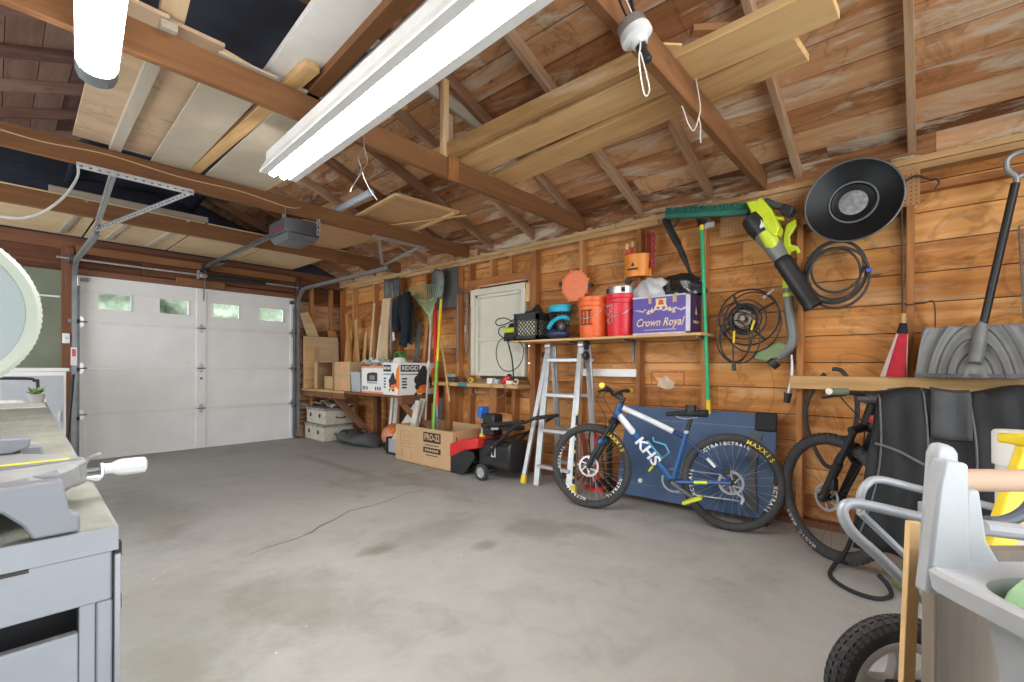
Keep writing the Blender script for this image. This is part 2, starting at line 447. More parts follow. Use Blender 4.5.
for a, b in ((-1.8, 2.1), (2.1, 5.2), (5.2, 7.3)):
    tp.bb((W - .012, a, 2.372), (W + .1, b - .003, 2.412))
    tp.bb((W - .002, a - .4, 2.33), (W + .09, b - .403, 2.371))
O('top_plate', tp, WR, bev=.004)
O('bottom_plate', MB(REDWOOD).bb((W, -1.8, 0.001), (W + .087, 7.2, .044)), WR)
pm = MB(plain('faded_red_paint', (.42, .13, .06), .8, var=.4, scale=30))
for a, b in (((1.50, 1.06), (1.80, 1.075)), ((1.50, .96), (1.513, 1.06)), ((1.787, .92), (1.80, 1.06))): pm.bb((W + .0868, a[0], a[1]), (W + .0878, b[0], b[1]))
O('paint_mark', pm, WR, label='faded red spray paint outline')
pm = MB(plain('pale_smear', (.60, .46, .34), .8, var=.25, scale=18))
pm.flat([(1.60, .93), (1.66, .915), (1.70, .93), (1.745, .945), (1.73, .985), (1.755, 1.02), (1.70, 1.01), (1.66, 1.035), (1.62, 1.0), (1.585, .98)], Matrix(((0, 0, 0, W + .0874), (1, 0, 0, 0), (0, 1, 0, 0), (0, 0, 0, 1))))
O('paint_smear', pm, WR)
# crumbs of plaster along the plate top
cr = MB(CHALK)
for k in range(150):
    y = random.uniform(-.6, 5.5); cr.ball((W + random.uniform(-.004, .06), y, 2.413 + random.uniform(0, .012)), random.uniform(.006, .02), 6, (1, random.uniform(1, 3), .7))
O('plaster_crumbs', cr, WR, kind='stuff')
# blocking and battens seen on the tool wall
O('blocking', MB(STUDWOOD).bb((W + .02, -.5, 2.20), (W + .087, .045, 2.24)), WR)

# far wall
wf = MB(REDWOOD)
z = 0.0
while z < 2.12:                        # boards right of the door
    wf.use(ROOFWOOD).bb((3.12, D + .04, z), (W + .1, D + .06, min(z + .185, 2.128))); z += .188
z = 2.13
wf.use(REDWOOD)
while z < 3.6:                         # header boards and gable
    x0 = XL if z > 2.17 else .56
    dx = max(0, (z - 2.40) / SL - .2)
    a = max(XL, -2.3 + dx); b = min(W + .1, 3.9 - dx)
    if z > 2.54: wf.use(plain('gable_void_dark', (.022, .026, .040), .85, var=.3, scale=3))  # dark of the roof void put into the upper gable boards' colour
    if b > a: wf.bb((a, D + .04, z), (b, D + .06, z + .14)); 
    z += .143
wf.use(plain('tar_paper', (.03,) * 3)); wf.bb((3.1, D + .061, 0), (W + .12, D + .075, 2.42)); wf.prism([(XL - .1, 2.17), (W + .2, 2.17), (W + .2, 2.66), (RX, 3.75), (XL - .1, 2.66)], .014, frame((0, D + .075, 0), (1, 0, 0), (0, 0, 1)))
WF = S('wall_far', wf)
O('wallboard', MB(DRYGREEN).bb((XL, D + .0, 0), (.50, D + .035, 2.16)), WF)
for x in (3.3, 3.62): O('stud', MB(STUDWOOD).bb((x, D - .05, .0), (x + .04, D + .038, 2.33)), WF, bev=.003)
O('jamb_post', MB(REDWOOD).bb((.50, D - .06, 0), (.60, D + .038, 2.42)), WF, bev=.004)
O('jamb_post', MB(REDWOOD).bb((3.07, D - .05, 0), (3.13, D + .038, 2.42)), WF, bev=.004)
hb = MB(JOIST); hb.bb((.61, D - .05, 2.37), (3.06, D + .03, 2.46)); O('header_beam', hb, WF, bev=.004)
hb = MB(REDWOOD); hb.bb((1.22, D - .03, 2.21), (3.06, D + .03, 2.365)); hb.bb((.61, D - .02, 2.135), (3.06, D + .03, 2.20)); O('header_beam', hb, WF, bev=.004)
hb = MB(JOIST); hb.bb((1.55, D - .07, 2.15), (2.1, D - .031, 2.235)); O('nailer', hb, WF, bev=.004)
O('top_plate', MB(REDWOOD).bb((3.14, D - .05, 2.34), (W, D + .038, 2.41)), WF)
# left wall, back lintel (unseen openings added in both to let in fill daylight)
wl = MB(DRYGREEN); wl.bb((XL - .12, YB, 0), (XL, 2.6, 2.42)); wl.bb((XL - .12, 2.6, 2.3), (XL, 7.1, 2.42)); wl.bb((XL - .12, 7.1, 0), (XL, D + .06, 2.42)); S('wall_left', wl)
wl = MB(DRYGREEN); wl.bb((XL - .12, YB - .12, 2.3), (W + .12, YB, 2.42)); wl.bb((XL - .12, YB - .12, 0), (-.9, YB, 2.3)); wl.bb((2.2, YB - .12, 0), (W + .12, YB, 2.3)); S('wall_back', wl)

# roof: skip boards along the slope and rafters
def roof(side):
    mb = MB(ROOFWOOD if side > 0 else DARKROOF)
    n = 17; wb = 3.42 / n
    ca = math.atan(SL)
    for k in range(n):
        y = YB - .3 - random.random()
        while y < D + .2:
            y2 = y + random.uniform(3.0, 5.5)
            a, b = max(y, YB - .3), min(y2, D + .15)
            if b > a + .02:
                s = (k + .5) * wb
                if side > 0: x = W + .12 - s * cos(ca)
                else: x = 2 * RX - W - .12 + s * cos(ca)
                zc = roof_z(x) + .10
                M = R((x, (a + b) / 2, zc), 0, ca * side, 0)
                mb.box((0, 0, 0), (wb - .007, b - a - .003, .02), M)
            y = y2
    return mb
c1 = roof(1)
CE = S('ceiling', c1)
O('sheathing', roof(-1), CE)
oc = MB(plain('roof_underlay', (0.025, 0.022, 0.02), 0.9))
for sd in (1, -1):
    xe = W + .35 if sd > 0 else 2 * RX - W - .35
    oc.prism([(xe, roof_z(W + .35) + .13), (RX, roof_z(RX) + .14), (RX, roof_z(RX) + .16), (xe, roof_z(W + .35) + .15)], D + .3 - YB + .4, frame((0, D + .3, 0), (1, 0, 0), (0, 0, 1)))
O('roofing', oc, CE)
oc = MB(ROOFWOOD)
for k in range(5):
    oc.bb((W + .03, YB - .3 + 2 * k, 2.412), (W + .05, YB - .302 + 2 * k + 2, 2.575))
O('eave_blocking', oc, CE)
ry = [-1.16, -.55, .06, .67, 1.28, 1.88, 2.49, 3.10, 3.71, 4.32, 4.93, 5.54, 6.15, 6.76]
for y in ry:
    for sd in (1, -1):
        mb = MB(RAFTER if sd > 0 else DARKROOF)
        xe = W + .08 if sd > 0 else 2 * RX - W - .08
        mb.beam((xe, y, roof_z(W + .08) + .044), (RX + .02 * sd, y, roof_z(RX + .02) + .044), .04, .088)
        O('rafter', mb, CE, bev=.003)
O('ridge_board', MB(DARKROOF).bb((RX - .018, YB, 3.44), (RX + .018, D + .04, 3.62)), CE)

# ceiling joists
JY = [.87, 2.46, 4.09, 5.5, 7.0]
for k, y in enumerate(JY[:4]):
    S('ceiling_joist', MB(JOIST).bb((XL, y, 2.413), (W + .06, y + .042, 2.555), r=[.35, .8, .45, .4][k]), bev=.004)  # second joist toned lighter, the lamp's light put into its wood colour
# ------------------------------------------------------------------ garage door, tracks, opener
GD = T('door_1', 'white sectional garage door with a row of four small windows', 'garage door', (1.85, D, 0)); GD['kind'] = 'structure'
dx0, dx1 = -1.215, 1.21
PANE = plain('frosted_pane', (0.80, 0.86, 0.80), 0.55, var=0.25, scale=26, trans=0.0, emit=((0.74, 0.86, 0.74), 0.5))
def pane_mat():
    m, nt, b = base('window_pane'); v = coord(nt)
    f = noise(nt, v, 14, 5, 0.65, 0.4)
    c = ramp(nt, f, [(0.35, (0.60, 0.72, 0.60)), (0.55, (0.86, 0.92, 0.86)), (0.7, (0.97, 1.0, 0.97))])
    nt.links.new(c, b.inputs['Base Color']); b.inputs['Transmission Weight'].default_value = 1.0
    b.inputs['Roughness'].default_value = 0.2; b.inputs['IOR'].default_value = 1.1
    return m
PANE = pane_mat()
wins = [(-1.04, -.74), (-.46, -.15), (.13, .45), (.72, 1.05)]
for k in range(4):
    z0, z1 = k * .533 + .001, (k + 1) * .533
    mb = MB(DOORW)
    if k < 3: mb.bb((dx0, .012, z0), (dx1, .05, z1))
    else:
        wz0, wz1 = 1.76, 1.95
        mb.bb((dx0, .012, z0), (dx1, .05, wz0)); mb.bb((dx0, .012, wz1), (dx1, .05, z1 - .0))
        xs = [dx0] + [q for w in wins for q in w] + [dx1]
        for a, b in zip(xs[0::2], xs[1::2]): mb.bb((a, .012, wz0), (b, .05, wz1))
    # rolled section lips
    mb.bb((dx0, .002, z0), (dx1, .014, z0 + .022)); mb.bb((dx0, .002, z1 - .022), (dx1, .014, z1))
    p = O('door_section', mb, GD, bev=.003)
    if k == 3:
        for a, b in wins:
            f = MB(DOORW)
            for q in (((a - .012, .006, wz0 - .012), (b + .012, .013, wz0 + .004)), ((a - .012, .006, wz1 - .004), (b + .012, .013, wz1 + .012)), ((a - .012, .006, wz0), (a + .004, .013, wz1)), ((b - .004, .006, wz0), (b + .012, .013, wz1))): f.bb(*q)
            f.use(PANE); f.bb((a, .026, wz0), (b, .032, wz1)); O('window', f, p)
for a, b in ((dx0, dx0 + .06), (-.062, .05), (dx1 - .055, dx1)):
    for k in range(4):
        O('stile', MB(DOORW).bb((a, -.001, k * .533 + .03), (b, .014, (k + 1) * .533 - .03)), GD, bev=.002)
for k in (1, 2, 3):
    for x in (dx0 + .03, -.006, dx1 - .028):
        mb = MB(STEEL); z = k * .533
        for sg in (1, -1):
            mb.prism([(-.02, 0), (.02, 0), (.026, .03), (0, .062), (-.026, .03)], .003, frame((x, -.003, z + .006 * sg), (1, 0, 0), (0, 0, sg)))
        mb.use(DSTEEL).cyl((x - .05, -.008, z), (x + .05, -.008, z), .007, n=8)
        O('hinge', mb, GD)
mb = MB(DSTEEL); mb.bb((dx0 + .02, -.02, 2.06), (dx0 + .09, 0, 2.10)); O('top_roller_bracket', mb, GD)
mb = MB(DSTEEL); mb.bb((dx1 - .07, -.02, 2.04), (dx1 - .01, 0, 2.09)); O('top_roller_bracket', mb, GD)
O('bottom_seal', MB(BLACK).bb((dx0, .005, -.001), (dx1, .05, .008)), GD)
mb = MB(MATBLACK); mb.cyl((-.006, -.004, .93), (-.006, .005, .93), .014, n=10); O('lock_hole', mb, GD)

# hedge and lawn outside (seen, blurred, through the door panes)
hm = MB(plain('hedge_green', (0.33, 0.37, 0.30), 0.9, var=0.5, scale=4))
for k in range(70): hm.ball((random.uniform(-3, 11), random.uniform(15, 19), random.uniform(.2, 3.6)), random.uniform(.6, 1.2), 10, (1.2, 1, .9))
h = O('hedge', hm, kind='stuff'); tag(h, 'green hedge outside beyond the garage door panes', 'hedge')

def track(name, label, x, yend, side, zt):
    t = T(name, label, 'door track', (x, D - .08, 0))
    prof = []
    for k in range(0, 11): a = pi / 2 * k / 10; prof.append((0, -.26 * (1 - cos(a)), 1.98 + .26 * sin(a) + (zt - 2.24) * k / 10))
    L = yend - (D - .08)
    path = [(0, 0, .04), (0, 0, 1.0), (0, 0, 1.9)] + prof + [(0, (L - .3) / 2, zt), (0, L, zt)]
    def rail(mat, n, w, off):
        mb = MB(mat)
        R_ = []
        pts = [Vector(p) for p in path]
        for i, p in enumerate(pts):
            a = pts[max(i - 1, 0)]; b = pts[min(i + 1, len(pts) - 1)]; tg = (b - a).normalized(); nn = Vector((0, tg.z, -tg.y))
            R_.append([p + Vector((dx + off, 0, 0)) + nn * dn for dx, dn in ((-w, -.022), (w, -.022), (w, -.016), (-w + .004, -.016), (-w + .004, .016), (w, .016), (w, .022), (-w, .022))])
        mb.rings(R_); O(n, mb, t, ang=.4)
    rail(plain('dull_zinc', (.26, .27, .285), .5, .6, var=.15), 'rail', .02, 0)
    mb = MB(DSTEEL); mb.bb((-.035 * side - .012, .0, .02), (-.035 * side + .012, .07, 2.0)); O('flag_angle', mb, t)
    for z in (.5, 1.05, 1.6):
        mb = MB(DSTEEL); mb.bb((-.05, .0, z - .02), (.05, .01, z + .02)); O('track_bracket', mb, t)
    return t
TRL = track('door_track', 'steel door track on the left of the door, beside the green wallboard', .60, 5.40, -1, 2.26)
TRR = track('door_track', 'steel door track on the right of the door, curving above the leaning plywood', 3.085, 4.70, 1, 2.26)
mb = MB(plain('paper_sticker', (.85, .83, .82), .6)); mb.bb((-.03, -.028, 1.10), (.022, -.024, 1.30)); mb.use(RED).bb((-.02, -.029, 1.20), (.012, -.0275, 1.28)); O('sticker', mb, TRL, label='white and red warning sticker')

# perforated hanging angles
def perf(mb, p, q, w=.040, up=(0, 0, 1)):
    p, q = Vector(p), Vector(q); L = (q - p).length; d = (q - p) / L; n = max(3, int(L / .045))
    mb.use(STEEL).beam(p, q, .004, w, up); mb.beam(p, q, w, .003, up)
    side = Vector(up).cross(d).normalized(); mb.use(MATBLACK)
    for k in range(n):
        c = p + d * L * (k + .5) / n
        mb.beam(c - d * .008 - side * .003, c + d * .008 - side * .003, .0012, .014, up); mb.beam(c - d * .008 + side * .003, c + d * .008 + side * .003, .0012, .014, up)
        mb.beam(c - d * .008 - Vector(up) * .003, c + d * .008 - Vector(up) * .003, .014, .0014, up)
t = T('track_hanger', 'perforated steel angle hanger bolted to a joist, above the left door track', 'bracket', (.62, 4.07, 2.41))
for n, a, b in (('cross_angle', (-.27, 0, -.015), (.37, 0, -.015)), ('strut', (-.09, -.006, -.02), (-.04, 1.22, -.13)), ('strut', (.35, -.006, -.02), (-.035, 1.22, -.14))):
    mb = MB(STEEL); perf(mb, a, b); O(n, mb, t)
mb = MB(STEEL); perf(mb, (-.035, 1.22, -.10), (-.03, 1.33, -.15)); O('drop_angle', mb, t)
t = T('track_hanger', 'bare steel angle hanger in a V, above the end of the right door track', 'bracket', (2.8, 4.06, 2.41))
for n, a, b in (('cross_angle', (-.32, 0, -.02), (.33, 0, -.02)), ('strut', (-.25, 0, -.03), (.24, .70, -.11)), ('strut', (.23, 0, -.03), (.26, .70, -.11))):
    mb = MB(STEEL); mb.beam(a, b, .035, .004); mb.beam(a, b, .004, .035); O(n, mb, t)

# torsion bar
t = T('torsion_bar', 'steel torsion bar with a black spring over the garage door', 'torsion bar', (1.85, D - .14, 2.285))
O('shaft', MB(STEEL).cyl((-1.4, 0, 0), (1.28, 0, 0), .0125, n=10), t)
sp = [(.02 + .72 * k / 640, .026 * cos(2 * pi * k / 10), .026 * sin(2 * pi * k / 10)) for k in range(641)]
O('spring', MB(MATBLACK).tube(sp, .0075, 5), t)
O('winding_cone', MB(STEEL).tube([(-.06, 0, 0), (-.05, 0, 0), (.01, 0, 0), (.02, 0, 0)], [.025, .04, .03, .02], 12), t)
mb = MB(STEEL); mb.bb((-.09, -.01, -.05), (-.07, .06, .06)); O('bearing_plate', mb, t)
for x in (-1.26, 1.22): O('cable_drum', MB(DSTEEL).tube([(x - .03, 0, 0), (x - .025, 0, 0), (x + .02, 0, 0), (x + .03, 0, 0)], [.03, .05, .045, .02], 14), t)
for x in (-1.3, 1.26):
    O('end_bearing', MB(DSTEEL).bb((x - .004, -.03, -.05), (x + .004, .09, .05)), t)

# opener
t = T('garage_door_opener', 'dark grey garage door opener with its rail running to the door header', 'opener', (1.79, 4.22, 2.27))
mb = MB(CHARC)
mb.rings([[(x, y, z) for x, y in ((-.15, -.17), (-.09, -.21), (.09, -.21), (.15, -.17), (.15, .17), (.09, .21), (-.09, .21), (-.15, .17))] for z in (-.02, .1)])
O('housing', mb, t, bev=.008)
O('lens', MB(plain('smoked_lens', (.10, .10, .11), .35)).rings([[(x * s, y * s, z) for x, y in ((-.14, -.19), (.14, -.19), (.14, .19), (-.14, .19))] for z, s in ((-.075, .8), (-.022, 1))]), t, bev=.006)
O('stripe', MB(plain('maroon', (.25, .02, .06), .5)).bb((-.152, -.12, .015), (-.149, .14, .04)), t)
O('rail', MB(DSTEEL).beam((0, .2, .10), (.06, 2.86, .13), .032, .04), t)
O('rail_end', MB(BLACK).bb((.03, 2.78, .09), (.10, 2.9, .16)), t)
O('trolley', MB(BLACK).beam((.045, 2.1, .085), (.055, 2.45, .09), .05, .03), t)
O('door_arm', MB(DSTEEL).beam((.055, 2.84, .10), (.058, 2.90, -.31), .010, .03), t)
for y in (-.1, .1):
    O('strap', MB(STEEL).beam((-.13, -.1 + y * .2, .1), (-.13, -.1 + y * .2, .2), .03, .004), t)
mb = MB(STEEL)
for k in range(7): mb.torus(.014, .004, R((.12, -.21 - .004 * (k % 2), .13 - .022 * k), 0, (k % 2) * pi / 2, pi / 2), 10, 5)
O('chain', mb, t)

# ------------------------------------------------------------------ lamps
TUBE = plain('glowing_tube', (.95, .95, .95), .4, var=.0, emit=((1.0, .97, .92), 22.0))
DIFF = plain('glowing_diffuser', (.95, .95, .95), .4, var=.0, emit=((1.0, .985, .96), 9.0))
t = T('fluorescent_light', 'long white two-tube fluorescent light hanging under the joists', 'ceiling light', (1.095, 1.72, 2.30), (0, 0, -.045))
L = 1.22
mb = MB(WHITE)
for sg in (-1, 1):
    mb.rings([[(sg * x, y, z) for x, z in ((.062, -.046), (.105, -.046), (.108, -.038), (.075, .03), (.068, .03), (.062, -.02))] for y in (-L, L)])
mb.rings([[(x, y, z) for x, z in ((-.07, .012), (.07, .012), (.07, .085), (-.07, .085))] for y in (-L, L)])
O('housing', mb, t)
for x in (-.03, .03):
    tb = O('tube', MB(TUBE).cyl((x, -L + .05, -.026), (x, L + .006, -.026), .022, n=18), t)
    O('socket', MB(plain('lampholder_white', (.8, .8, .78), .4)).box((x, -L + .03, -.02), (.03, .022, .05)), tb, bev=.004)
mb = MB(plain('brass', (.75, .53, .16), .3, .9)); mb.lathe([(.0, .02), (.014, .018), (.016, .008), (.009, 0), (.009, -.012), (.018, -.016), (.02, -.026), (.012, -.034), (0, -.036)], 14, R((.115, .02, -.01)))
O('brass_knob', mb, t)
t = T('wrap_light', 'short white wraparound light at top left of the garage', 'ceiling light', (.205, 1.72, 2.33), (0, 0, -.09))
L = .86; h = []
arc = [(-.066 + .132 * k / 10, -.05 * (1 - ((k - 5) / 5) ** 2) ** .5) for k in range(11)]
O('diffuser', MB(DIFF).rings([[(x, y, z) for x, z in arc + [(.066, .012), (-.066, .012)]] for y in (-L, L - .05)]), t)
O('base', MB(WHITE).bb((-.06, -L, .012), (.06, L, .06)), t)
for y in (-L - .02, L - .05):
    O('end_cap', MB(plain('end_cap_grey', (.20, .215, .24), .4)).rings([[(x * 1.03, yy, z * 1.05) for x, z in arc + [(.066, .03), (-.066, .03)]] for yy in (y - .012, y + .085)]), t, bev=.004)
# hanging hooks hold the lamps to the joists
for x, y, n in ((1.14, 2.48, 1), (1.03, .89, 1), (.28, 2.48, 2), (.16, .89, 2)):
    o = O('hook', MB(STEEL).wire([(x, y, 2.40), (x + .01, y, 2.415), (x, y + .0, 2.43), (x, y, 2.50)], .003)); o.hide_render = False
    tag(o, 'steel wire hook holding a ceiling light to a joist', 'hook', 'hooks holding the ceiling lights')

t = T('lamp_socket', 'white porcelain lamp holder with a black adapter on the nearest joist', 'lamp holder', (1.565, .80, 2.345), (radians(160), radians(-12), 0))
O('porcelain', MB(plain('porcelain', (.74, .74, .72), .25)).lathe([(0, 0), (.055, 0), (.058, .012), (.058, .03), (.035, .04), (.028, .06), (0, .062)], 24), t)
O('box', MB(STEEL).lathe([(.05, -.035), (.052, -.032), (.052, 0), (0, 0)], 20), t)
O('adapter', MB(BLACK).tube([(0, 0, .055), (0, 0, .075), (.002, 0, .08), (.003, 0, .12), (.003, 0, .126)], [.02, .02, .014, .018, .012], 14), t)
def loose(name, label, cat, mat, pts, r, group=None, k=8, n=6):
    p0 = Vector(pts[0]); t = MB(mat); t.wire([Vector(p) - p0 for p in pts], r, n, k=k)
    o = O(name, t); o.location = p0; return tag(o, label, cat, group)
CORDK = plain('black_cord', (.018, .018, .02), .5, var=.1); STRING = plain('white_string', (.72, .68, .62), .85)
loose('extension_lead', 'black cord looped across the porcelain lamp holder', 'cord', CORDK, [(1.50, .865, 2.56), (1.50, .82, 2.42), (1.54, .79, 2.33), (1.60, .78, 2.26), (1.625, .79, 2.27)], .0045)
loose('extension_lead', 'thicker black cord running down the joist face to the lamp holder', 'cord', CORDK, [(1.66, .862, 2.56), (1.665, .85, 2.46), (1.65, .84, 2.36), (1.62, .835, 2.32)], .007)
loose('pull_string', 'white pull string dangling in front of the lamp holder', 'string', STRING, [(1.46, .86, 2.56), (1.51, .8, 2.42), (1.55, .77, 2.30), (1.545, .77, 2.22), (1.57, .77, 2.14), (1.60, .77, 2.11), (1.63, .77, 2.15), (1.60, .77, 2.2), (1.555, .77, 2.25)], .0028)
loose('twine', 'white twine tied round the joist under the stored planks', 'string', STRING, [(2.34, .86, 2.57), (2.35, .84, 2.42), (2.36, .85, 2.37), (2.32, .86, 2.29), (2.27, .87, 2.31), (2.28, .90, 2.40), (2.27, .92, 2.44)], .003)
loose('twine_end', 'loose white twine end hanging below the joist', 'string', STRING, [(2.36, .85, 2.37), (2.385, .85, 2.33), (2.38, .85, 2.28), (2.39, .85, 2.25)], .003)
loose('wire_loop', 'twisted steel wire loop hanging from the joist', 'wire', STEEL, [(1.43, 2.455, 2.50), (1.435, 2.44, 2.40), (1.40, 2.44, 2.31), (1.415, 2.44, 2.24), (1.36, 2.44, 2.13), (1.35, 2.44, 2.10)], .003)
loose('wire_loop', 'other leg of the steel wire hanging over the joist', 'wire', STEEL, [(1.435, 2.455, 2.49), (1.43, 2.44, 2.40), (1.455, 2.44, 2.31), (1.425, 2.44, 2.235), (1.47, 2.44, 2.15), (1.52, 2.44, 2.10)], .003)
loose('cable', 'white cable drooping from the joist at far left', 'cable', plain('white_cable', (.6, .6, .58), .5), [(.36, 4.07, 2.38), (.35, 4.05, 2.30), (.29, 4.02, 2.16), (.19, 4.0, 2.03), (.08, 4.0, 1.97), (-.06, 4.02, 1.99), (-.2, 4.08, 2.12)], .008)
loose('wire', 'thin pale wire stapled along a joist face', 'wire', plain('buff_wire', (.6, .42, .25), .6), [(-.1, 4.083, 2.51), (.18, 4.083, 2.49), (.5, 4.083, 2.515), (.9, 4.083, 2.49), (1.3, 4.083, 2.50), (1.66, 4.083, 2.47), (1.78, 4.083, 2.49)], .004)

# ------------------------------------------------------------------ things stored up on the joists (top of joist z = 2.556)
JT = 2.557
def sheet_thing(name, label, cat, poly, z, th, mat, group=None):
    cx = sum(p[0] for p in poly) / len(poly); cy = sum(p[1] for p in poly) / len(poly)
    o = O(name, MB(mat).prism([(x - cx, y - cy) for x, y in poly], th), bev=.002); o.location = (cx, cy, z); return tag(o, label, cat, group)
BEIGE = plain('beige_board', (.50, .43, .33), .8, var=.1, scale=5)
WHBRD = plain('white_foam_board', (.74, .72, .68), .7, var=.08, scale=5)
GRBRD = plain('light_grey_board', (.52, .52, .51), .7, var=.08, scale=5)
sheet_thing('plywood_sheet', 'plywood panel on the joists behind the short wraparound light', 'plywood', [(.30, 2.42), (.335, 4.12), (.54, 4.12), (.50, 2.42)], JT + .037, .018, OSB)
sheet_thing('plywood_sheet', 'plywood panel with rough face lying beside the grey overhead board', 'plywood', [(.505, 2.44), (.545, 4.13), (.755, 4.13), (.715, 2.44)], JT + .037, .018, OSB)
sheet_thing('wallboard', 'beige wallboard on the joists next to the yellow timber', 'panel', [(.69, 2.44), (.74, 4.13), (.965, 4.13), (.95, 2.44)], JT, .012, BEIGE)
sheet_thing('wallboard', 'wide beige wallboard on the joists left of the long fluorescent light', 'panel', [(1.06, 2.44), (1.07, 4.14), (1.49, 4.14), (1.44, 2.44)], JT, .012, BEIGE)
def stick(name, label, cat, p, q, w, h, mat, group=None, r=None):
    p, q = Vector(p), Vector(q); m = (p + q) / 2
    o = O(name, MB(mat).beam(p - m, q - m, w, h, r=r), bev=.003); o.location = m; return tag(o, label, cat, group)
GREYWOOD = wood('grey_old_wood', (.26, .22, .17), (.42, .36, .28), (.52, .46, .37), knots=.2)
stick('timber', 'grey old timber strip between two overhead plywood panels', 'timber', (.50, 2.43, JT + .018), (.545, 4.12, JT + .018), .062, .035, GREYWOOD).location.z -= 0.0
# it hangs slightly under the panels, spanning joist to joist
stick('timber', 'square-cut timber end rising above the joist beside the dark roof void', 'timber', (.485, 2.20, JT + .085), (.53, 2.6, JT + .085), .09, .045, PALEPLY, r=.6)
stick('timber', 'yellow timber end poking over the joist near the white overhead board', 'timber', (1.035, 2.24, JT + .022), (1.00, 4.13, JT + .022), .075, .038, PINE, r=.45)
stick('timber', 'yellow timber resting over the joist right of the long fluorescent light', 'timber', (1.495, 2.33, JT + .022), (1.46, 4.13, JT + .022), .095, .04, PINE, r=.6)
stick('pole', 'pale round pole lying along the top of the joist', 'pole', (.60, 2.50, JT + .068), (.90, 2.51, JT + .03), .022, .022, PINE)
sheet_thing('foam_board', 'long white board stored on the joists beside the dark void', 'panel', [(.915, 2.54), (1.105, 2.54), (1.02, .8), (.80, .8)], JT + .043, .03, WHBRD)
sheet_thing('grey_board', 'light grey board stored overhead beside the fluorescent light', 'panel', [(1.185, 2.54), (1.33, 2.54), (1.28, .8), (1.12, .8)], JT, .02, GRBRD)
stick('timber', 'dark brown timber lying between the white and grey overhead boards', 'timber', (1.145, 2.56, JT + .045), (1.03, .8, JT + .045), .07, .09, JOIST, r=.2)
o = O('pipe', MB(plain('grey_pipe', (.42, .47, .54), .35)).rings([[(r_ * cos(a), y, r_ * sin(a)) for a in [2 * pi * k / 18 for k in range(18)]] for y, r_ in ((-.7, .03), (.7, .03), (.7, .024), (.2, .023))], capA=True, capB=True)); o.location = (2.17, 4.22, JT + .03); o.rotation_euler = (0, 0, -.05)
tag(o, 'grey plastic pipe lying across the joists above the opener', 'pipe')
def framed(name, label, poly, z):
    cx = sum(p[0] for p in poly) / 4; cy = sum(p[1] for p in poly) / 4
    t = T(name, label, 'plywood', (cx, cy, z)); q = [(x - cx, y - cy) for x, y in poly]
    O('plywood', MB(wood('warm_ply', (.30, .15, .06), (.44, .24, .11), (.54, .32, .16), grain=.5, knots=.2)).prism(q, .01, R((0, 0, .02))), t)
    for i in range(4):
        a, b = Vector((*q[i], .012)), Vector((*q[(i + 1) % 4], .012)); O('frame_strip', MB(PINE).beam(a, b, .04, .018), t, bev=.002)
    return t
framed('framed_plywood', 'framed plywood panel stored overhead at a skew', [(2.36, 4.18), (2.28, 3.36), (2.92, 3.30), (3.02, 4.16)], JT)
stick('timber', 'thin pine strip under the framed overhead plywood', 'timber', (2.72, 4.15, JT + .007), (3.03, 3.3, JT + .007), .03, .012, PINE)
sheet_thing('plywood_sheet', 'brown plywood panel overhead between the opener and the far right joists', 'plywood', [(2.05, 4.15), (2.05, 5.56), (2.85, 5.56), (2.95, 4.15)], JT, .012, wood('warm_ply', (0,) * 3, (0,) * 3, (0,) * 3))
for k in range(4):
    x = -.1 + .78 * k
    sheet_thing('soffit_board', ['buff panel over the door, at the green wallboard', 'buff panel over the door, left of the opener rail', 'buff panel over the door, under the opener rail', 'buff panel over the door, right of the opener rail'][k], 'panel', [(x, 5.5), (x + .76, 5.5), (x + .76, 7.15), (x, 7.15)], JT, .012, wood('buff_ply', (.46, .32, .17), (.62, .46, .27), (.72, .56, .36), grain=.5, knots=.2, vary=.2))
for k, x in enumerate((.35, .72, 1.1)):
    stick('timber', ['grey timber strip over the door, leftmost', 'grey timber strip over the door, second from the left', 'grey timber strip over the door, third from the left'][k], 'timber', (x + .2, 5.5, JT - .012), (x + .14, 7.0, JT - .012), .05, .02, GREYWOOD)
stick('timber', 'weathered timber lying on the joist over the left door track', 'timber', (.30, 5.47, JT + .03), (1.45, 5.46, JT + .03), .03, .05, GREYWOOD)
# planks by the lamp holder
stick('plank', 'narrow rough plank on the joists, beside the lamp holder', 'plank', (2.09, .95, JT + .05), (2.10, 2.62, JT + .05), .05, .09, PLATE, r=.3)
stick('plank', 'wide pine plank on the joists, middle of three', 'plank', (2.215, .27, JT + .02), (2.31, 2.55, JT + .02), .24, .038, PINE, r=.35)
stick('plank', 'wide pine plank on the joists, closest to the tool wall', 'plank', (2.455, .42, JT + .02), (2.66, 2.58, JT + .02), .22, .038, PINE, r=.15)
stick('wood_scrap', 'pale square wood scrap lying on the planks at the joist', 'wood scrap', (2.0, .92, JT + .005), (2.08, .84, JT + .005), .07, .01, PINE, r=.5)
stick('wood_scrap', 'reddish wood scrap crossing the planks at the joist', 'wood scrap', (2.07, .78, JT + .055), (2.2, .62, JT + .06), .05, .03, JOIST, r=.8)
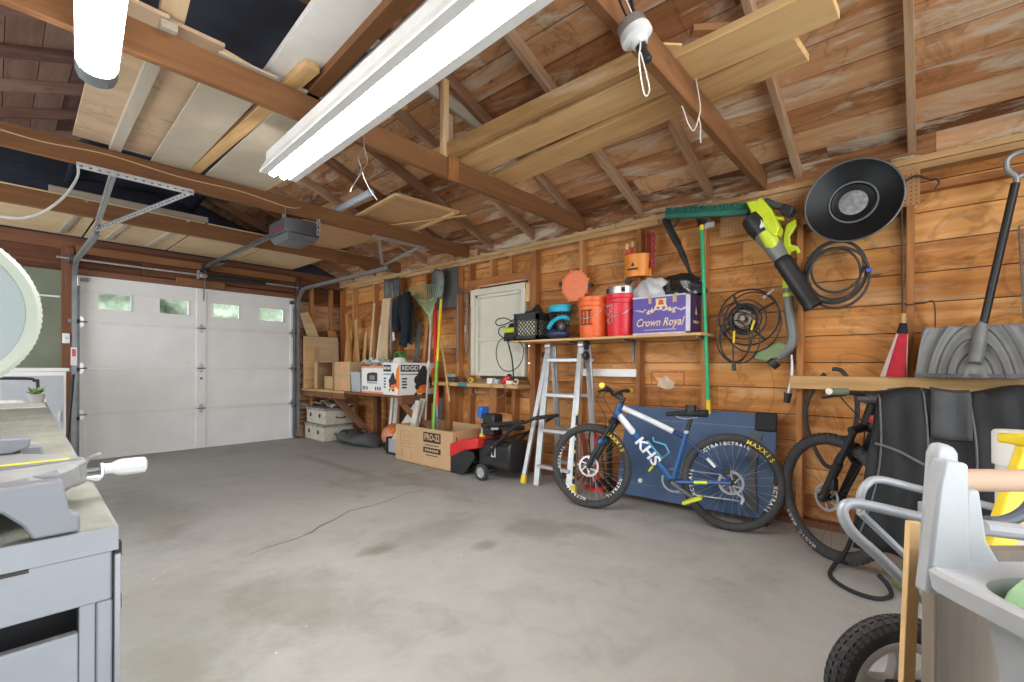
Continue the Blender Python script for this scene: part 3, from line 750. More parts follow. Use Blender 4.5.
# king post and braces of the roof frame
for a, b, w, h, m_ in (((2.07, 2.47, 2.56), (2.07, 2.47, 3.04), .05, .04, PLATE), ((2.115, 2.49, 2.56), (2.12, 2.49, 2.86), .035, .04, RAFTER), ((1.7, 2.52, 3.12), (2.6, 2.52, 2.90), .03, .09, RAFTER)):
    pass
S('trim_1', MB(PLATE).bb((2.045, 2.46, 2.556), (2.095, 2.50, 3.09), r=.7), bev=.004)
S('trim_2', MB(RAFTER).bb((2.097, 2.47, 2.556), (2.14, 2.50, 2.87), r=.9), bev=.004)
S('trim_3', MB(GREYWOOD).beam((1.3, 2.53, 3.12), (2.55, 2.53, 2.93), .03, .09), bev=.004)
S('trim_4', MB(STUDWOOD).bb((2.08, 2.44, 2.40), (2.17, 2.46, 2.57)), bev=.003)

RIDGE_SHADE = plain('navy_ridge_shade', (.035, .042, .062), .7, var=.35, scale=2.5)  # dark sheet added to stand in for the shade under the ridge
mb = MB(RIDGE_SHADE); mb.sheet(lambda u, v: ((u - .5) * 1.2, (v - .5) * 4.3, .10 * (2 * u - 1) ** 2 * -1 + .03 * sin(v * 17) + .02 * sin(u * 11 + v * 6)), 16, 40)
o = O('tarp', mb, solid=.003); o.location = (1.10, 4.85, 3.22); tag(o, 'dark navy sheet added under the roof ridge for its shade', 'tarp')  # no real tarp: added sheet standing in for the shade under the ridge
# ------------------------------------------------------------------ window and sill shelf on the tool wall
WF_ = (0, 0, -pi / 2)        # local x runs to the right along the tool wall, local y into it
PANELW = plain('cream_paint', (.68, .66, .56), .55, var=.05, scale=4)
t = T('window_1', 'cream painted boarded window in the tool wall', 'window', (W + .0, 3.6, 1.0), WF_); t['kind'] = 'structure'
O('board', MB(PANELW).bb((-.40, .055, .0), (.40, .075, .99)), t)
for n, a, b in (('casing', (-.42, -.012, .0), (-.36, .03, 1.0)), ('casing', (.36, -.012, .0), (.42, .03, 1.0)), ('casing', (-.42, -.014, .94), (.42, .03, 1.01)), ('stop', (-.36, .012, .0), (-.325, .055, .94)), ('stop', (.325, .012, .0), (.36, .055, .94)), ('stop', (-.36, .012, .905), (.36, .055, .94)), ('meeting_rail', (-.325, .03, .40), (.325, .056, .445)), ('bottom_rail', (-.325, .03, .0), (.325, .056, .05))):
    O(n, MB(PANELW).bb(a, b), t, bev=.004)
O('side_block', MB(PINE).bb((.42, .0, .80), (.475, .05, 1.0)), t, bev=.003); O('side_block', MB(PINE).bb((-.465, .0, .82), (-.42, .05, .98)), t, bev=.003)
t = T('sill_shelf', 'pine ledge shelf under the cream window', 'shelf', (W, 3.72, .90), WF_)
O('board', MB(PINE).bb((-.76, -.22, -.022), (.62, .0, .018), r=.0), t, bev=.004)
for x, w in ((-.62, .10), (.16, .10)): O('bracket', MB(STUDWOOD).bb((x, -.15, -.55 if x < 0 else -.3), (x + w, .0, -.023)), t, bev=.004)
def small(name, label, cat, mb, loc, rot=WF_, bev=0, group=None, **k):
    o = O(name, mb, bev=bev, **k); o.location = loc; o.rotation_euler = rot; return tag(o, label, cat, group)
ZS = .919
t = T('battery_charger', 'black charger with grey battery on the pine ledge', 'charger', (3.66, 4.22, ZS), WF_)
O('body', MB(CHARC).box((0, 0, .03), (.16, .10, .06), tap=.8), t, bev=.008); O('battery', MB(GREYPLA).box((-.01, 0, .078), (.08, .07, .035)), t, bev=.006); O('cable', MB(CORDK).wire([(.08, 0, .02), (.13, -.02, .03), (.14, .03, .05), (.08, .05, .07), (.02, .04, .06)], .004), t)
small('tape_patch', 'teal tape stuck over the front edge of the pine ledge', 'tape', MB(plain('teal', (.02, .25, .30), .5)).bb((-.09, -.003, -.035), (.07, .0, .004)), (3.557, 3.92, .917))
t = T('tape_measure', 'yellow tape measure on the pine ledge', 'tape measure', (3.63, 3.86, ZS), WF_)
O('case', MB(YELLOW).tube([(0, -.015, .03), (0, .015, .03)], .03, 16), t, bev=.003); O('hub', MB(BLACK).tube([(0, -.018, .03), (0, .018, .03)], .016, 12), t)
for k, (y, s, m_) in enumerate(((3.55, .06, WHITE), (3.46, .05, GREYPLA))):
    small('carton', ['small white carton on the pine ledge, under the cream board', 'small grey carton on the pine ledge, beside the white one'][k], 'carton', MB(m_).box((0, 0, s / 2), (s * 1.3, s, s)), (3.64, y, ZS), bev=.003)
t = T('trim_router', 'small red and black hand tool on the pine ledge', 'tool', (3.64, 3.32, ZS), WF_)
O('body', MB(RED).tube([(-.05, 0, .03), (.01, 0, .05), (.04, 0, .085)], [.03, .035, .022], 12), t); O('handle', MB(BLACK).wire([(.0, 0, .07), (.03, 0, .1), (.06, 0, .09), (.06, 0, .02)], .012), t)
t = T('tape_roll', 'cream tape roll at the right end of the pine ledge', 'tape roll', (3.64, 3.19, ZS + .03), (pi / 2, 0, -pi / 2 + .5))
O('tape', MB(PANELW).lathe([(.018, -.015), (.03, -.015), (.03, .015), (.018, .015), (.018, -.015)], 20), t); O('core', MB(CARD).lathe([(.016, -.014), (.018, -.014), (.018, .014), (.016, .014), (.016, -.014)], 20), t)
small('bottle', 'squat dark green bottle on the pine ledge', 'bottle', MB(plain('olive', (.13, .16, .06), .4)).lathe([(0, 0), (.025, 0), (.025, .04), (.012, .055), (.012, .07), (0, .07)], 14), (3.66, 3.74, ZS))
small('block', 'white plug block on the pine ledge, next to the hand tool', 'block', MB(WHITE).box((0, 0, .02), (.08, .05, .04)), (3.62, 3.25, ZS), bev=.004)
loose('pliers', 'steel pliers leaning from the pine ledge to the stud', 'pliers', STEEL, [(3.70, 4.03, 1.10), (3.66, 3.97, 1.0), (3.64, 3.92, .935)], .006)
loose('wire_coil', 'thin wire coil hanging under the pine ledge', 'wire', STEEL, [(3.60, 3.80, .878), (3.59, 3.83, .82), (3.60, 3.78, .78), (3.59, 3.75, .83), (3.60, 3.78, .878)], .003)
loose('wire_ring', 'wire ring hanging in front of the pine ledge under the hand tool', 'wire', DSTEEL, [(3.55, 3.46, .93), (3.53, 3.44, .86), (3.54, 3.36, .78), (3.54, 3.28, .80), (3.54, 3.25, .88), (3.55, 3.30, .93)], .004)
loose('hook_bar', 'long dark steel hook bar hanging left of the cream window', 'hook bar', DSTEEL, [(3.755, 4.24, 1.15), (3.755, 4.24, 1.9), (3.755, 4.235, 2.0), (3.75, 4.19, 2.045), (3.75, 4.13, 2.02)], .012)
loose('hook_bar', 'thin steel hook bar nearest the cream window frame', 'hook bar', DSTEEL, [(3.755, 4.075, 1.25), (3.755, 4.075, 1.85), (3.755, 4.08, 1.98), (3.75, 4.12, 2.03), (3.75, 4.165, 2.0)], .011)
small('latch', 'rusty latch on the thin hook bar', 'latch', MB(STEEL).box((0, 0, 0), (.02, .012, .09)), (3.735, 4.075, 1.55))

# ------------------------------------------------------------------ bench shelf in the far corner
BZ = .762
t = T('corner_bench', 'rough wooden bench shelf in the far right corner', 'bench', (W, 5.9, 0), WF_)
O('top', MB(PINE).bb((-1.22, -.64, BZ - .03), (.05, .0, BZ), r=.15), t, bev=.004)
O('top', MB(REDWOOD).bb((.05, -.63, BZ - .03), (1.36, .0, BZ), r=.8), t, bev=.004)
O('front_rail', MB(REDWOOD).bb((-1.22, -.62, BZ - .11), (.03, -.58, BZ - .031)), t, bev=.003)
O('end_rail', MB(REDWOOD).bb((1.27, -.61, BZ - .11), (1.35, .0, BZ - .031)), t, bev=.003)
O('leg', MB(REDWOOD).beam((-.32, -.60, BZ - .05), (.0, -.12, .05), .09, .04, (1, 0, 0)), t, bev=.004)
O('brace', MB(STUDWOOD).beam((1.30, -.56, BZ - .10), (1.30, -.04, .12), .04, .09, (1, 0, 0)), t, bev=.004)
O('leg', MB(REDWOOD).bb((-.05, -.12, .0), (.04, -.04, BZ - .031)), t, bev=.004)

def flatbox(mb, s, thick=.004):
    return mb
def T2(name, label, cat, loc, rz=0, group=None): return T(name, label, cat, loc, (0, 0, -pi / 2 + rz), group)
def open_carton(t, sx, sy, sz, h=.004, flap=0.0, mat=None):
    mat = mat or CARD
    O('base', MB(mat).bb((-sx / 2, -sy / 2, 0), (sx / 2, sy / 2, h)), t)
    for n, a, b in (('front_wall', (-sx / 2, -sy / 2, 0), (sx / 2, -sy / 2 + h, sz)), ('back_wall', (-sx / 2, sy / 2 - h, 0), (sx / 2, sy / 2, sz)), ('side_wall', (-sx / 2, -sy / 2, 0), (-sx / 2 + h, sy / 2, sz)), ('side_wall', (sx / 2 - h, -sy / 2, 0), (sx / 2, sy / 2, sz))):
        O(n, MB(mat).bb(a, b), t)
FX = Matrix(((1, 0, 0, 0), (0, 0, 1, 0), (0, 1, 0, 0), (0, 0, 0, 1)))
def front(y): return Matrix(((1, 0, 0, 0), (0, 0, -1, y), (0, 1, 0, 0), (0, 0, 0, 1)))      # local xy drawn on a face looking towards -y
def left(x): return Matrix(((0, 0, -1, x), (-1, 0, 0, 0), (0, 1, 0, 0), (0, 0, 0, 1)))       # drawn on a face looking towards -x
def right(x): return Matrix(((0, 0, 1, x), (1, 0, 0, 0), (0, 1, 0, 0), (0, 0, 0, 1)))        # drawn on a face looking towards +x

# vacuum carton: front face looks into the room, right face towards the camera
VACO = plain('vac_orange', (.88, .23, .02), .5, var=.03)
t = T2('vacuum_carton', 'white and orange wet-dry vacuum carton on the corner bench', 'carton', (3.43, 4.73, BZ + .001))
sx, sy, sz = .34, .57, .385
O('carton', MB(PRINTW).box((0, 0, sz / 2), (sx, sy, sz)), t, bev=.003)
def vacpic(mb, M, w, h, s=1.0, mir=1):
    """print on a carton face: local x -w/2..w/2, y 0..h"""
    F = lambda pts, m_, z: mb.use(m_).flat(pts, M, z)
    F([(w * .5, h * .96), (w * .5, h * .02), (w * .40, h * .02), (w * .26, h * .50), (w * .33, h * .80)], VACO, .0006)
    cx, cy, k = w * .08, h * .36, w * .30
    ell = lambda cx, cy, a, b, n=22: [(cx + a * cos(2 * pi * i / n), cy + b * sin(2 * pi * i / n)) for i in range(n)]
    F([(cx - k * .62, cy + k * .1), (cx - k * .5, cy - k * .72), (cx + k * .5, cy - k * .72), (cx + k * .62, cy + k * .1)], VACO, .0010)
    F(ell(cx, cy + k * .22, k * .72, k * .45), PRINTK, .0013)
    F([(cx - k * .55, cy + k * .4), (cx - k * .3, cy + k * .85), (cx + k * .0, cy + k * 1.25), (cx + k * .28, cy + k * 1.2), (cx + k * .5, cy + k * .7), (cx + k * .62, cy + k * .3)], PRINTK, .0015)
    F(ell(cx - k * .45, cy - k * .25, k * .2, k * .2), PRINTK, .0017)
    F(ell(cx - k * .55, cy - k * .8, k * .14, k * .14), PRINTK, .0017); F(ell(cx + k * .2, cy - k * .82, k * .3, k * .12), PRINTK, .0017)
    F([(cx + k * .62, cy + k * .7), (cx + k * .85, cy + k * .3), (cx + k * .8, cy - k * .4), (cx + k * .62, cy - k * .4), (cx + k * .66, cy + k * .2)], PRINTK, .0016)
    F([(cx - k * .1, cy - k * .15), (cx + k * .35, cy - k * .1), (cx + k * .33, cy - k * .5), (cx - k * .05, cy - k * .52)], plain('deep_orange', (.75, .12, .02), .5), .0016)
    F([(-w * .47, h * .93), (-w * .47, h * .72), (w * .0, h * .72), (w * .0, h * .93)], PRINTK, .001)
    mb.use(PRINTW).text('RIDGID', w * .125, M @ R((-w * .235, h * .825, .0012)), bold=.0012)
    F([(-w * .47, h * .66), (w * .0, h * .66), (w * .0, h * .62), (-w * .47, h * .62)], plain('grey_print', (.25, .25, .26), .6), .001)
    mb.use(PRINTK)
    for j in range(4): mb.flat([(-w * .44, h * (.53 - .09 * j)), (-w * (.3 + .03 * (j % 2)), h * (.53 - .09 * j)), (-w * .32, h * (.48 - .09 * j)), (-w * .44, h * (.48 - .09 * j))], M, .001)
    F([(w * .3, h * .2), (w * .44, h * .2), (w * .44, h * .06), (w * .3, h * .06)], PRINTW, .0012)
mb = MB(); vacpic(mb, front(-sy / 2), sx, sz); O('front_print', mb, t)
mb = MB(); vacpic(mb, right(sx / 2), sy, sz); O('side_print', mb, t)
# white carton with heater picture
t = T2('heater_carton', 'white carton with orange edging and a black picture, left of the vacuum carton', 'carton', (3.36, 5.19, BZ + .001))
sx, sy, sz = .52, .36, .34
O('carton', MB(PRINTW).box((0, 0, sz / 2), (sx, sy, sz)), t, bev=.003)
mb = MB(); M = front(-sy / 2); SAL = plain('salmon_print', (.85, .33, .2), .6)
for a, b in ((sz * .93, sz), (0, sz * .07)): mb.use(SAL).flat([(-sx / 2, a), (sx / 2, a), (sx / 2, b), (-sx / 2, b)], M, .0006)
mb.use(PRINTK).flat([(-.13, .15), (.11, .15), (.11, .255), (.03, .265), (-.1, .255), (-.13, .235)], M, .001)
mb.use(plain('grey_print', (.25,) * 3, .6)).flat([(-.07, .17), (.05, .17), (.05, .225), (-.07, .225)], M, .0012)
mb.use(PRINTK).flat([(-.13, .125), (.11, .125), (.11, .135), (-.13, .135)], M, .001)
for x in (-.23, -.19, -.14, .06, .11, .16): mb.flat([(x, .04), (x + .028, .04), (x + .028, .085), (x, .085)], M, .001)
O('front_print', mb, t)
# grey bin
t = T2('grey_bin', 'grey plastic bin between the brown cartons and the white carton', 'bin', (3.33, 5.62, BZ + .001))
O('tub', MB(GREYPLA).rings([[(x * s, y * s, z) for x, y in ((-.12, -.15), (.12, -.15), (.12, .15), (-.12, .15))] for s, z in ((.86, 0), (1, .26), (.94, .26), (.82, .01))], capB=True), t, bev=.006)
O('rim', MB(GREYPLA).rings([[(x * s, y * s, z) for x, y in ((-.12, -.15), (.12, -.15), (.12, .15), (-.12, .15))] for s, z in ((1.0, .245), (1.06, .245), (1.06, .265), (1.0, .265))], closed=True), t)
TAPE = plain('orange_tape', (.85, .30, .18), .5)
def carton(label, loc, sx, sy, sz, rz=0, tape=True):
    t = T2('cardboard_carton', label, 'carton', loc, rz)
    O('carton', MB(CARD).box((0, 0, sz / 2), (sx, sy, sz)), t, bev=.003)
    if tape:
        O('tape', MB(TAPE).flat([(-.03, .0), (.03, .0), (.03, sz * .4), (-.03, sz * .4)], front(-sy / 2), .0008), t); O('tape', MB(TAPE).flat([(-.03, sz * .7), (.03, sz * .7), (.03, sz), (-.03, sz)], front(-sy / 2), .0008), t)
    mb = MB(CARDIN); mb.flat([(-sx * .5, sz * .52), (sx * .5, sz * .52), (sx * .5, sz * .535), (-sx * .5, sz * .535)], front(-sy / 2), .0006); O('seam', mb, t)
    return t
carton('brown carton with orange tape, left of the grey bin', (3.36, 5.98, BZ + .001), .42, .34, .40)
t = T2('open_carton', 'brown carton lying open towards the room, at the corner bench end', 'carton', (3.36, 6.52, BZ + .001))
sx, sy, sz, h = .56, .34, .40, .006
for n, a, b in (('base', (-sx / 2, -sy / 2, 0), (sx / 2, sy / 2, h)), ('top_wall', (-sx / 2, -sy / 2, sz - h), (sx / 2, sy / 2, sz)), ('side_wall', (-sx / 2, -sy / 2, 0), (-sx / 2 + h, sy / 2, sz)), ('side_wall', (sx / 2 - h, -sy / 2, 0), (sx / 2, sy / 2, sz)), ('back_wall', (-sx / 2, sy / 2 - h, 0), (sx / 2, sy / 2, sz))): O(n, MB(CARD if n != 'back_wall' else CARDIN).bb(a, b), t)
O('flap', MB(CARD).beam((-sx / 2, -sy / 2, sz / 2), (-sx / 2 + .2, -sy / 2 - .05, sz / 2), .004, sz - .02), t)
O('inner_box', MB(CARD).box((.08, -.02, .10), (.30, .2, .18)), t, bev=.003)
carton('long brown carton at the wall behind the white carton', (3.62, 5.45, BZ + .001), .78, .24, .43, tape=False)
# things on the cartons
t = T2('white_dish', 'white plastic dish upside down on the vacuum carton', 'dish', (3.30, 4.78, BZ + .387))
O('dish', MB(WHITE).lathe([(.075, 0), (.085, .0), (.085, .012), (.072, .045), (.06, .06), (0, .062)], 24), t); O('rim', MB(WHITE).torus(.085, .006, R((0, 0, .006)), 28, 6), t)
mb = MB(LIME.copy() if False else plain('hose_green', (.09, .25, .05), .5))
pts = []
for k in range(60):
    a = k * .55; pts.append((.07 * cos(a) * (1 + .08 * sin(k)), .05 * sin(k * .35), .09 + .085 * sin(a) + .004 * (k % 3)))
o = O('garden_hose', mb.tube(spl(pts, 3), .011, 7)); o.location = (3.5, 5.06, BZ + .345); o.rotation_euler = WF_; tag(o, 'coiled green garden hose on top of the white carton', 'hose')
mb = MB(plain('clear_film', (.60, .64, .62), .35)); random.seed(11)
mb.sheet(lambda u, v: ((u - .5) * .42, (v - .5) * .26, .02 + .055 * abs(sin(u * 9 + v * 4)) * (1 - abs(u - .5) * 1.7) + .03 * sin(v * 11)), 24, 16)
o = O('plastic_film', mb, solid=.002); o.location = (3.34, 5.32, BZ + .36); o.rotation_euler = WF_; tag(o, 'crumpled clear plastic film on top of the white carton', 'plastic film')

# lumber leaning in the corner
def lean(name, label, y0, y1, z1, w, d, mat, x0=3.62, x1=3.735, z0=BZ + .002, cat='board', r=None):
    p, q = Vector((x0, y0, z0)), Vector((x1, y1, z1)); m = (p + q) / 2
    o = O(name, MB(mat).beam(p - m, q - m, w, d, (1, 0, 0), r), bev=.003); o.location = m; return tag(o, label, cat)
lean('board', 'pine stick leaning furthest left of the stick row in the corner', 6.48, 6.86, 1.93, .085, .02, STUDWOOD, r=.9)
lean('board', 'second leaning pine stick, right of the taller tilted one', 6.26, 6.58, 1.82, .085, .02, PINE, r=.1)
lean('board', 'short pine stick standing upright between tilted sticks and the white one', 6.20, 6.27, 1.62, .07, .02, PINE, r=.3)
lean('board', 'thin tall pale strip standing behind the corner cartons', 6.03, 6.05, 2.03, .035, .02, PALEPLY, r=.9)
lean('board', 'short white strip standing between the pale strip and the plywood', 5.86, 5.87, 1.70, .06, .02, WHITE, r=.9)
lean('board', 'tall pale plywood plank standing under the hung square shovel', 5.66, 5.66, 2.06, .20, .018, PALEPLY, x0=3.58, x1=3.69, r=.5)
lean('board', 'pale narrow strip behind the tall plywood plank, its top sticking out', 5.78, 5.78, 2.22, .045, .015, PALEPLY, x0=3.66, x1=3.745, r=.9)
lean('board', 'grey-beige plywood offcut leaning in front of the tall plank', 5.50, 5.66, 1.62, .15, .015, PALEPLY, x0=3.56, x1=3.66, r=.1)
lean('board', 'brown stud offcut behind the tilted pine sticks', 6.55, 6.5, 1.62, .16, .02, STUDWOOD, x0=3.66, x1=3.74, r=.7)
lean('board', 'grey steel strip leaning under the dark jacket', 5.0, 4.99, 1.68, .085, .012, DSTEEL, x0=3.66, x1=3.755, cat='strip')
lean('board', 'brown strip leaning right of the grey strip', 4.84, 4.80, 1.75, .05, .02, STUDWOOD, x0=3.66, x1=3.755, r=.6)
def far_sheet(name, label, poly, y, th, mat, lean_=.0):
    cx = sum(p[0] for p in poly) / len(poly); zb = min(p[1] for p in poly)
    o = O(name, MB(mat).prism([(x - cx, z - zb) for x, z in poly], th, frame((0, 0, 0), (1, 0, 0), (0, lean_, 1)))); o.location = (cx, y, zb); return tag(o, label, 'plywood')
far_sheet('plywood_sheet', 'pale plywood sheet leaning on the far wall behind the corner cartons', [(3.16, BZ + .002), (3.74, BZ + .002), (3.71, 1.56), (3.16, 1.56)], 7.09, .02, PALEPLY, .03)
far_sheet('plywood_piece', 'tilted pale plywood offcut above the leaning sheet', [(3.10, 1.90), (3.23, 1.94), (3.40, 1.565), (3.22, 1.565)], 7.115, .018, PALEPLY, 0)
far_sheet('plywood_piece', 'small dark plywood offcut on top of the leaning sheet', [(3.56, 1.565), (3.70, 1.565), (3.68, 1.66), (3.55, 1.67)], 7.12, .015, STUDWOOD, 0)
far_sheet('plywood_piece', 'narrow plywood strip standing at the end of the corner bench', [(3.14, BZ + .002), (3.3, BZ + .002), (3.3, 1.40), (3.14, 1.40)], 7.05, .018, PINE, .0)
lean('board', 'stubby pine offcut in the corner behind the open carton', 6.75, 6.8, 1.52, .15, .02, PINE, x0=3.66, x1=3.74, r=.4)

# ------------------------------------------------------------------ under the bench
CRATE = plain('cream_metal_box', (.58, .54, .44), .55, var=.15, scale=12)
def footlocker(label, loc):
    t = T2('storage_case', label, 'storage case', loc, -.02)
    O('tray', MB(CRATE).box((0, 0, .105), (.62, .46, .20)), t, bev=.006)
    O('lid', MB(plain('grey_lid', (.30, .30, .29), .6, var=.25, scale=14)).box((0, 0, .222), (.64, .48, .035)), t, bev=.006)
    for x in (-.15, .15): O('latch', MB(MATBLACK).box((x, -.236, .13), (.045, .012, .055)), t, bev=.003); O('latch_plate', MB(CRATE).box((x, -.232, .10), (.12, .006, .12)), t)
    O('handle', MB(MATBLACK).wire([(.315, -.06, .12), (.33, -.05, .10), (.33, .05, .10), (.315, .06, .12)], .008), t)
    O('end_handle', MB(MATBLACK).box((-.315, -.05, .12), (.012, .06, .05)), t, bev=.003)
    return t
footlocker('cream storage case with black latches on the floor under the corner bench', (3.40, 6.76, .001))
footlocker('cream storage case stacked on top of another under the corner bench', (3.42, 6.75, .242))
mb = MB(plain('cream_tarp', (.50, .47, .38), .85, var=.25, scale=12)); random.seed(5)
mb.sheet(lambda u, v: ((u - .5) * .66, (v - .5) * .36, .012 + .07 * (1 - (2 * u - 1) ** 2) * (.6 + .4 * sin(u * 13 + v * 7)) + .03 * abs(sin(v * 9 + u * 3))), 26, 14)
o = O('folded_tarp', mb, solid=.006); o.location = (3.42, 6.70, .488); o.rotation_euler = WF_; tag(o, 'crumpled cream tarp on the stacked storage cases', 'tarp')
t = T2('duffel_bag', 'slumped charcoal bag on the floor beside the storage cases', 'bag', (3.42, 5.92, .0), .05)
GB = plain('charcoal_nylon', (.085, .09, .095), .7, var=.25, scale=18)
prof = []
for k in range(13):
    u = k / 12; w = .18 * (max(0, 1 - (2 * u - 1) ** 4)) ** .5 + .02; h = (.17 + .03 * sin(u * 9)) * (max(.02, 1 - (2 * u - 1) ** 6)) ** .5
    prof.append([(-.42 + .84 * u, w * cos(a) * (1 + .05 * sin(5 * a + k)), .005 + h * .5 * (1 + sin(a)) ** 1.0) for a in [2 * pi * j / 16 for j in range(16)]])
O('body', MB(GB).rings(prof), t); O('strap', MB(MATBLACK).wire([(-.3, -.15, .12), (-.22, -.12, .19), (-.15, -.1, .18), (-.1, -.17, .04)], .012), t)
O('handle', MB(MATBLACK).wire([(.0, 0, .18), (.06, 0, .235), (.16, 0, .22), (.2, 0, .17)], .011), t)
t = T2('bike_helmet', 'orange and grey flame-striped helmet under the corner bench', 'helmet', (3.52, 5.18, .10), .3)
HO = plain('helmet_orange', (.80, .12, .03), .35, var=.25, scale=3)
def helm():
    m, nt, b = base('flame_helmet'); v = coord(nt, 'Object', (6, 1.6, 3))
    f = noise(nt, v, 2.2, 3, .5, 1.5)
    c = ramp(nt, f, [(.40, (.42, .30, .24)), (.48, (.80, .10, .03)), (.54, (.85, .35, .06)), (.60, (.70, .05, .03)), (.68, (.10, .05, .10))])
    nt.links.new(c, b.inputs['Base Color']); b.inputs['Roughness'].default_value = .3; return m
O('shell', MB(helm()).ball((0, 0, .09), .175, 24, (1.15, .95, .95)), t); O('strap', MB(MATBLACK).wire([(-.13, -.05, .03), (-.08, -.13, -.06), (.05, -.14, -.08), (.13, -.05, .03)], .008), t)
O('visor', MB(MATBLACK).sheet(lambda u, v: (.16 * cos(pi * (u * .8 + .1)) * (1 + .25 * v), -.13 * sin(pi * (u * .8 + .1)) * (1 + .35 * v), .03 - .03 * v), 14, 3), t, solid=.005)
t = T2('folding_stool', 'cream folded step leaning under the corner bench', 'step', (3.50, 4.74, .0))
CR = plain('cream_plastic', (.62, .60, .52), .5, var=.1)
O('panel', MB(CR).prism([(-.30, .18), (.16, .20), (.27, .72), (.13, .725)], .03, frame((0, -.14, 0), (1, 0, 0), (0, .15, 1))), t, bev=.006)
O('leg', MB(CR).prism([(.06, .0), (.20, .0), (.27, .70), (.20, .70)], .03, frame((.02, -.20, 0), (1, 0, 0), (0, .1, 1))), t, bev=.006)
mb = MB(MATBLACK); mb.wire([(-.14, -.175, .23), (-.02, -.175, .235), (-.075, -.175, .29)], .007, closed=True, k=2); O('handle_trim', mb, t)
O('foot', MB(MATBLACK).bb((.07, -.21, 0), (.20, -.16, .02)), t); 
t = T2('metal_trestle', 'black angle-iron trestle foot beside the cream folded step', 'trestle', (3.42, 4.93, 0))
for a, b in (((-.14, -.1, .0), (-.14, -.1, .2)), ((.16, -.1, .0), (.16, -.1, .2)), ((-.14, -.1, .012), (.16, -.1, .012)), ((-.14, .2, .0), (-.14, .2, .2)), ((-.14, -.1, .2), (-.14, .2, .2))): O('bar', MB(MATBLACK).beam(a, b, .022, .022), t)
O('sheet', MB(GREYPLA).bb((-.13, -.09, .02), (.15, -.085, .19)), t)
for k, (y, m_) in enumerate(((5.42, WHITE), (5.32, CR))):
    lean('strip', ['narrow white strip standing under the corner bench', 'wide cream strip standing under the corner bench'][k], y, y - .02, BZ - .05, .05 + .03 * k, .015, m_, x0=3.56, x1=3.62, z0=.003, cat='strip')
lean('post', 'dark painted board standing under the corner bench behind the cream step', 5.16, 5.15, BZ - .05, .2, .02, MATBLACK, x0=3.64, x1=3.70, z0=.003)
o = small('tub', 'dark navy tub under the near end of the corner bench', 'tub', MB(plain('navy_plastic', (.03, .04, .09), .5)).rings([[(x * s, y * s, z) for x, y in ((-.16, -.14), (.16, -.14), (.16, .14), (-.16, .14))] for s, z in ((.85, 0), (1, .34), (.95, .34), (.8, .02))]), (3.58, 4.72, .001), bev=.006)
lean('pipe', 'grey pipe standing against the wall under the near end of the corner bench', 4.56, 4.56, BZ - .05, .07, .07, plain('grey_pipe', (.42, .47, .54), .35), x0=3.70, x1=3.735, z0=.003, cat='pipe')

# ------------------------------------------------------------------ big open carton on the floor
t = T2('snow_thrower_carton', 'large open brown carton with black print on the floor', 'carton', (3.44, 4.17, .001))
sx, sy, sz, h = 1.02, .52, .42, .006
for n, a, b, m_ in (('base', (-sx / 2, -sy / 2, 0), (sx / 2, sy / 2, h), CARDIN), ('front_wall', (-sx / 2, -sy / 2, 0), (sx / 2, -sy / 2 + h, sz), CARD), ('back_wall', (-sx / 2, sy / 2 - h, 0), (sx / 2, sy / 2, sz), CARD), ('side_wall', (-sx / 2, -sy / 2 + h, 0), (-sx / 2 + h, sy / 2 - h, sz), CARD), ('side_wall', (sx / 2 - h, -sy / 2 + h, 0), (sx / 2, sy / 2 - h, sz), CARD)): O(n, MB(m_).bb(a, b), t)
mb = MB(PRINTK); M = front(-sy / 2)
mb.flat([(.02, .27), (.32, .27), (.32, .38), (.02, .38)], M, .001); mb.flat([(.02, .155), (.32, .155), (.32, .215), (.02, .215)], M, .001)
mb.use(CARD).text('PRO-22', .095, M @ R((.17, .325, .0014)), sx=.85, bold=.003)
for k in range(6): mb.flat([(.05 + .04 * k, .172), (.08 + .04 * k, .172), (.08 + .04 * k, .198), (.05 + .04 * k, .198)], M, .0014)
mb.use(PRINTK).flat([(.05, .235), (.29, .235), (.29, .245), (.05, .245)], M, .001); mb.flat([(.06, .125), (.28, .125), (.28, .135), (.06, .135)], M, .001)
BRP = plain('brown_print', (.36, .21, .10), .8)
mb.use(BRP)
def box_line(x0, z0, x1, z1, w=.006):
    for q in (((x0, z0), (x1, z0 + w)), ((x0, z1 - w), (x1, z1)), ((x0, z0), (x0 + w, z1)), ((x1 - w, z0), (x1, z1))): mb.flat([(q[0][0], q[0][1]), (q[1][0], q[0][1]), (q[1][0], q[1][1]), (q[0][0], q[1][1])], M, .001)
for q in ((-.36, .31, -.22, .36), (-.36, .24, -.22, .29), (-.38, .17, -.2, .22), (-.42, .2, -.4, .35)): box_line(*q)
mb.tube([M @ Vector((-.2, .12, .001)), M @ Vector((-.2, .04, .001))], .004, 4); mb.tube([M @ Vector((-.38, .14, .001)), M @ Vector((-.38, .05, .001))], .004, 4)
O('front_print', mb, t)
for n, a, b, w in (('flap', (-.49, -sy / 2 + .01, sz), (-.49, -sy / 2 + .01, sz), 0),): pass
O('flap', MB(CARD).bb((-.45, sy / 2 - .012, sz - .2), (.45, sy / 2 - .007, sz + .02)), t)
mb = MB(PRINTK); mb.flat([(-.21, .30), (-.195, .30), (-.195, .36), (-.21, .36)], right(sx / 2), .001); mb.flat([(-.02, .27), (.1, .3), (.16, .27), (.05, .25)], right(sx / 2), .001); O('side_print', mb, t)

